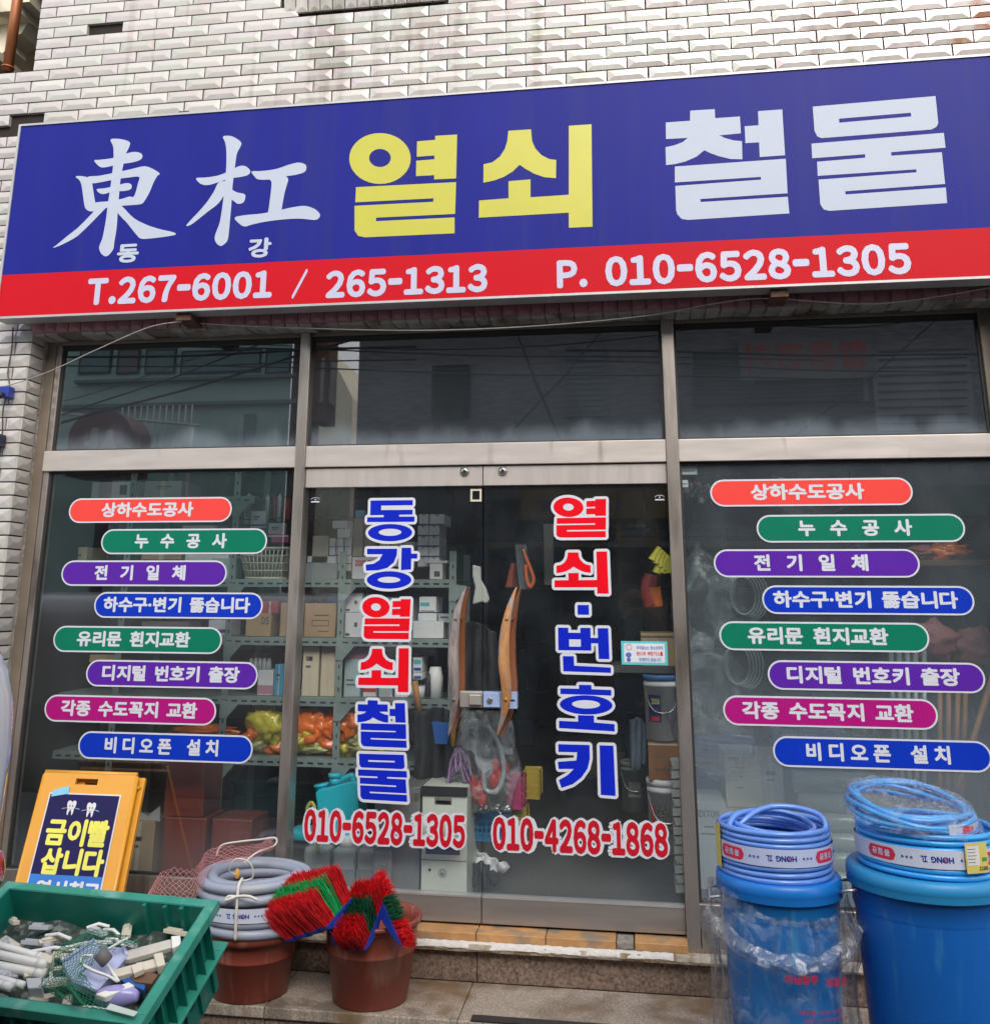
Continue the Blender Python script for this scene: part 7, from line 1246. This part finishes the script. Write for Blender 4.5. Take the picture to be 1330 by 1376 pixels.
mb = MB(); mb.box((c.x-.06, -6.9, 0), (c.x+.06, -6.8, c.z-.4)); mb.build('post', m_fr2, ah); mb = MB(); word(mb, '사', (0, c.z-.35, .5, c.z+.1), lambda x, y, h: Vector((c.x+.3-x, -6.596+h, y)), .06); mb.build('lettering', m_pl, ah)
mb = MB(); c = RF(210, 575, -7.5)
for k in range(12): mb.tube([(c.x-.5+k*.09, -7.5, c.z-.5), (c.x-.5+k*.09, -7.5, c.z+.3)], .012, 5)
mb.tube([(c.x-1.6, -7.5, c.z+.25), (c.x+.6, -7.5, c.z+.02)], .02, 6); mb.tube([(c.x-.5, -7.5, 0), (c.x-.5, -7.5, c.z)], .03, 6); mb.tube([(c.x+.5, -7.5, 0), (c.x+.5, -7.5, c.z)], .03, 6); tag(mb.build('stair_railing', M('pale_metal', (.5, .5, .5), rough=.4, metal=.5)), 'pale metal stair railing across the street beside the arched sign', 'railing')
# overhead wires along the street, also only seen mirrored
OC = [n_+' overhead cable, seen mirrored in the '+p_ for n_, p_ in (('thick upper level', 'left transom'), ('lower level', 'left transom'), ('lower slanting', 'left transom'), ('thick slanting', 'left transom'), ('lower', 'middle transom'), ('upper', 'middle transom'), ('thick upper', 'right transom'), ('lower', 'right transom'), ('steeply slanting', 'right transom'), ('thick steep left-hand', 'middle transom'), ('thin steep right-hand', 'middle transom'))]
for k, (xa_, ya_, xb_, yb_) in enumerate(((90, 480, 420, 470), (90, 492, 420, 486), (120, 545, 330, 470), (130, 555, 400, 478), (430, 495, 900, 505), (430, 470, 900, 480), (905, 472, 1290, 476), (905, 488, 1290, 500), (1245, 440, 1100, 560), (700, 460, 740, 560), (800, 455, 720, 545))):
    a, b = RF(xa_, ya_, -6.2), RF(xb_, yb_, -6.2); d = (b-a); mb = MB(); mb.tube(bez([a-d*.4, a, a.lerp(b, .5)-Vector((0, 0, .03)), b, b+d*.4], 6), .010 if k % 3 else .017, 6)
    tag(mb.build('overhead_cable', m_wireb), OC[k], 'cable', 'overhead cables')
# the photographer (seen only mirrored in the right door)
def skin(name, verts, edges, mat, par=None, sub=2):
    me = bpy.data.meshes.new(name); me.from_pydata([v[:3] for v in verts], edges, []); me.materials.append(mat); o = link(name, me, par); m = o.modifiers.new('skin', 'SKIN')
    for i, v in enumerate(verts): me.skin_vertices[0].data[i].radius = (v[3], v[4] if len(v) > 4 else v[3]); me.skin_vertices[0].data[i].use_root = (i == 0)
    m.use_smooth_shade = True; s = o.modifiers.new('sub', 'SUBSURF'); s.levels = s.render_levels = sub; return o
px_, py_ = .02, -4.98
m_cl = M('charcoal_jacket', (.030, .027, .030), rough=.85, var=.3); m_sk = M('skin_tone', (.34, .20, .14), rough=.55); m_hr = M('dark_hair', (.012, .010, .009), rough=.6)
V = [(px_, py_, .95, .15, .11), (px_, py_, 1.15, .145, .11), (px_, py_+.01, 1.36, .175, .115), (px_, py_+.02, 1.46, .07), (px_, py_+.04, 1.52, .055), (px_-.19, py_, 1.40, .065), (px_+.19, py_, 1.40, .065),
     (px_-.30, py_+.08, 1.22, .05), (px_+.30, py_+.08, 1.22, .05), (px_-.20, py_+.27, 1.42, .04), (px_+.20, py_+.27, 1.42, .04), (px_-.11, py_+.315, 1.535, .032), (px_+.11, py_+.315, 1.535, .032),
     (px_-.10, py_, .86, .09), (px_+.10, py_, .86, .09), (px_-.11, py_+.02, .48, .065), (px_+.11, py_+.02, .48, .065), (px_-.12, py_-.01, .09, .045), (px_+.12, py_-.01, .09, .045), (px_-.13, py_+.15, .04, .04), (px_+.13, py_+.15, .04, .04)]
E_ = [(0, 1), (1, 2), (2, 3), (3, 4), (2, 5), (2, 6), (5, 7), (6, 8), (7, 9), (8, 10), (9, 11), (10, 12), (0, 13), (0, 14), (13, 15), (14, 16), (15, 17), (16, 18), (17, 19), (18, 20)]
per = skin('person', V, E_, m_cl); tag(per, 'person in dark clothes holding a phone at face height, seen mirrored in the right door', 'person')
hd = MB(); hc = Vector((px_, py_+.06, 1.645)); hd.ball(hc, (.078, .095, .115), 0, 24, 16); hd.ball(hc+Vector((0, .098, -.012)), (.014, .02, .024), 0, 10, 8); hd.ball(hc+Vector((0, .025, -.10)), (.05, .06, .035), 0, 14, 8)
for s_ in (-1, 1): hd.ball(hc+Vector((s_*.079, .0, -.01)), (.012, .02, .03), 0, 8, 6); hd.ball(hc+Vector((s_*.03, .085, .012)), (.012, .008, .007), 1, 8, 6)
hd.ball(hc+Vector((0, .082, -.058)), (.024, .012, .006), 2, 8, 6); h_ = hd.build('head', [m_sk, m_black, M('lip_tone', (.35, .12, .10), rough=.5)], per); hr = MB(); hr.ball(hc+Vector((0, -.022, .028)), (.086, .098, .108), 0, 22, 14); hr.build('hair', m_hr, per)
for s_ in (-1, 1):
    wv = Vector((px_+s_*.11, py_+.315, 1.535)); tv_ = Vector((px_+s_*.072, -4.640, 1.60)); pm = wv.lerp(tv_, .5)
    VV = [(*wv, .026), (*pm, .034, .018), (*(tv_+Vector((s_*.008, -.012, -.01))), .030, .016)]; EE = [(0, 1), (1, 2)]; n0 = 3
    for f_ in range(4):
        zz = -.03+.021*f_; ln = (.8, 1.0, 1.05, .95)[f_]
        p1 = tv_+Vector((s_*.012, -.012, zz)); p2 = tv_+Vector((s_*.016, .012*0+.004, zz+.004)); p3 = tv_+Vector((-s_*.006*ln, .016, zz+.008)); p4 = tv_+Vector((-s_*.024*ln, .014, zz+.012))
        VV += [(*p1, .0095), (*p2, .0088), (*p3, .0082), (*p4, .007)]; EE += [(2, n0), (n0, n0+1), (n0+1, n0+2), (n0+2, n0+3)]; n0 += 4
    t1 = tv_+Vector((s_*.004, -.024, -.034)); t2_ = tv_+Vector((-s_*.014, -.026, -.020)); t3 = tv_+Vector((-s_*.030, -.024, -.008)); VV += [(*t1, .012), (*t2_, .010), (*t3, .008)]; EE += [(1, n0), (n0, n0+1), (n0+1, n0+2)]
    skin('hand', VV, EE, m_sk, per, 1)
ph = MB(); ph.box((-.078, -4.640, 1.562), (.082, -4.631, 1.64)); ph.box((-.06, -4.631, 1.60), (-.045, -4.629, 1.615), 1); tag(ph.build('phone', [m_black, M('lens_glass', (.05, .08, .10), rough=.05, coat=1)], bevel=.004), 'black phone held sideways by the person across the pavement', 'phone')
# neighbouring house top left, copper pipe
m_cream = M('aged_cream', (.66, .60, .47), rough=.7, var=.15, scale=5, stain=((.18, .14, .10), 4, .54, .2))
e = empty('neighbour_house', 'neighbouring house with cream cornice and red brick parapet at the top left', 'house', (-5.0, 3, 0))
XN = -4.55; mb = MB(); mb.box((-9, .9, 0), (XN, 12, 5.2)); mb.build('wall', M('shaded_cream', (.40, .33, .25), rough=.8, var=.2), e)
for x0_, x1_, za, zb2 in ((XN, -4.42, 5.2, 5.30), (XN, -4.28, 5.30, 5.36), (XN, -4.10, 5.60, 5.66), (XN, -4.02, 5.66, 5.78), (XN, -3.94, 5.78, 5.84), (XN, -3.98, 5.84, 5.96)): mb = MB(); mb.box((x0_-1, .9, za), (x1_, 12, zb2)); mb.build('cornice_moulding', m_cream, e)
for k in range(16):
    y = 1.05+k*.42; P = [(XN, 5.36), (-4.30, 5.36), (-4.24, 5.42), (-4.26, 5.48), (-4.16, 5.52), (-4.12, 5.60), (XN, 5.60)]; mb = MB(); mb.prism([Vector((x, y, z)) for x, z in P], (0, .20, 0)); mb.build('bracket', m_cream, e)
mb = MB(); mb.box((-9, .9, 5.96), (-4.12, 12, 6.05)); mb.box((-9, .92, 6.05), (-4.2, 12, 8.5)); mb.build('parapet_core', m_grout, e)
bme = None
for r in range(22):
    for k in range(14):
        y = .95+k*.235+(.1175 if r % 2 else 0); z = 6.06+r*.082
        if bme is None: q_ = MB(); q_.box((-.012, 0, 0), (.008, .222, .070)); bme = q_.mesh('brick', m_rb)
        if z < 7.1: link('brick', bme, e, loc=(-4.196, y, z))
a = A(66/6.65*0+14.5, 94, TY-.02); mb = MB(); b = A(25, -6, TY-.02); mb.tube([A(10.5, 97, .05), A(24, 0, .05), A(30, -40, .05)], .030, 16); mb.tube([A(11, 92, .05), A(11.5, 90, .05)], .036, 16); tag(mb.build('copper_pipe', M('copper_rust', (.34, .12, .045), rough=.45, metal=.3, var=.4, scale=8, stretch=(1, 1, .3))), 'rust orange vertical pipe standing on the low tiled wall at the top left', 'pipe')
# upper window over the soldier course
mb = MB(); za = sol[2]+.15; mb.box((sol[0], TY-.01, za), (sol[1], TY+.2, za+.05), 0); mb.build('upper_sill', M('brown_sill', (.12, .07, .04), rough=.5), shop); mb = MB(); mb.box((sol[0]+.03, TY+.01, za+.05), (sol[1]-.03, TY+.011, za+1.2), 0); mb.build('upper_window', m_wg, shop)
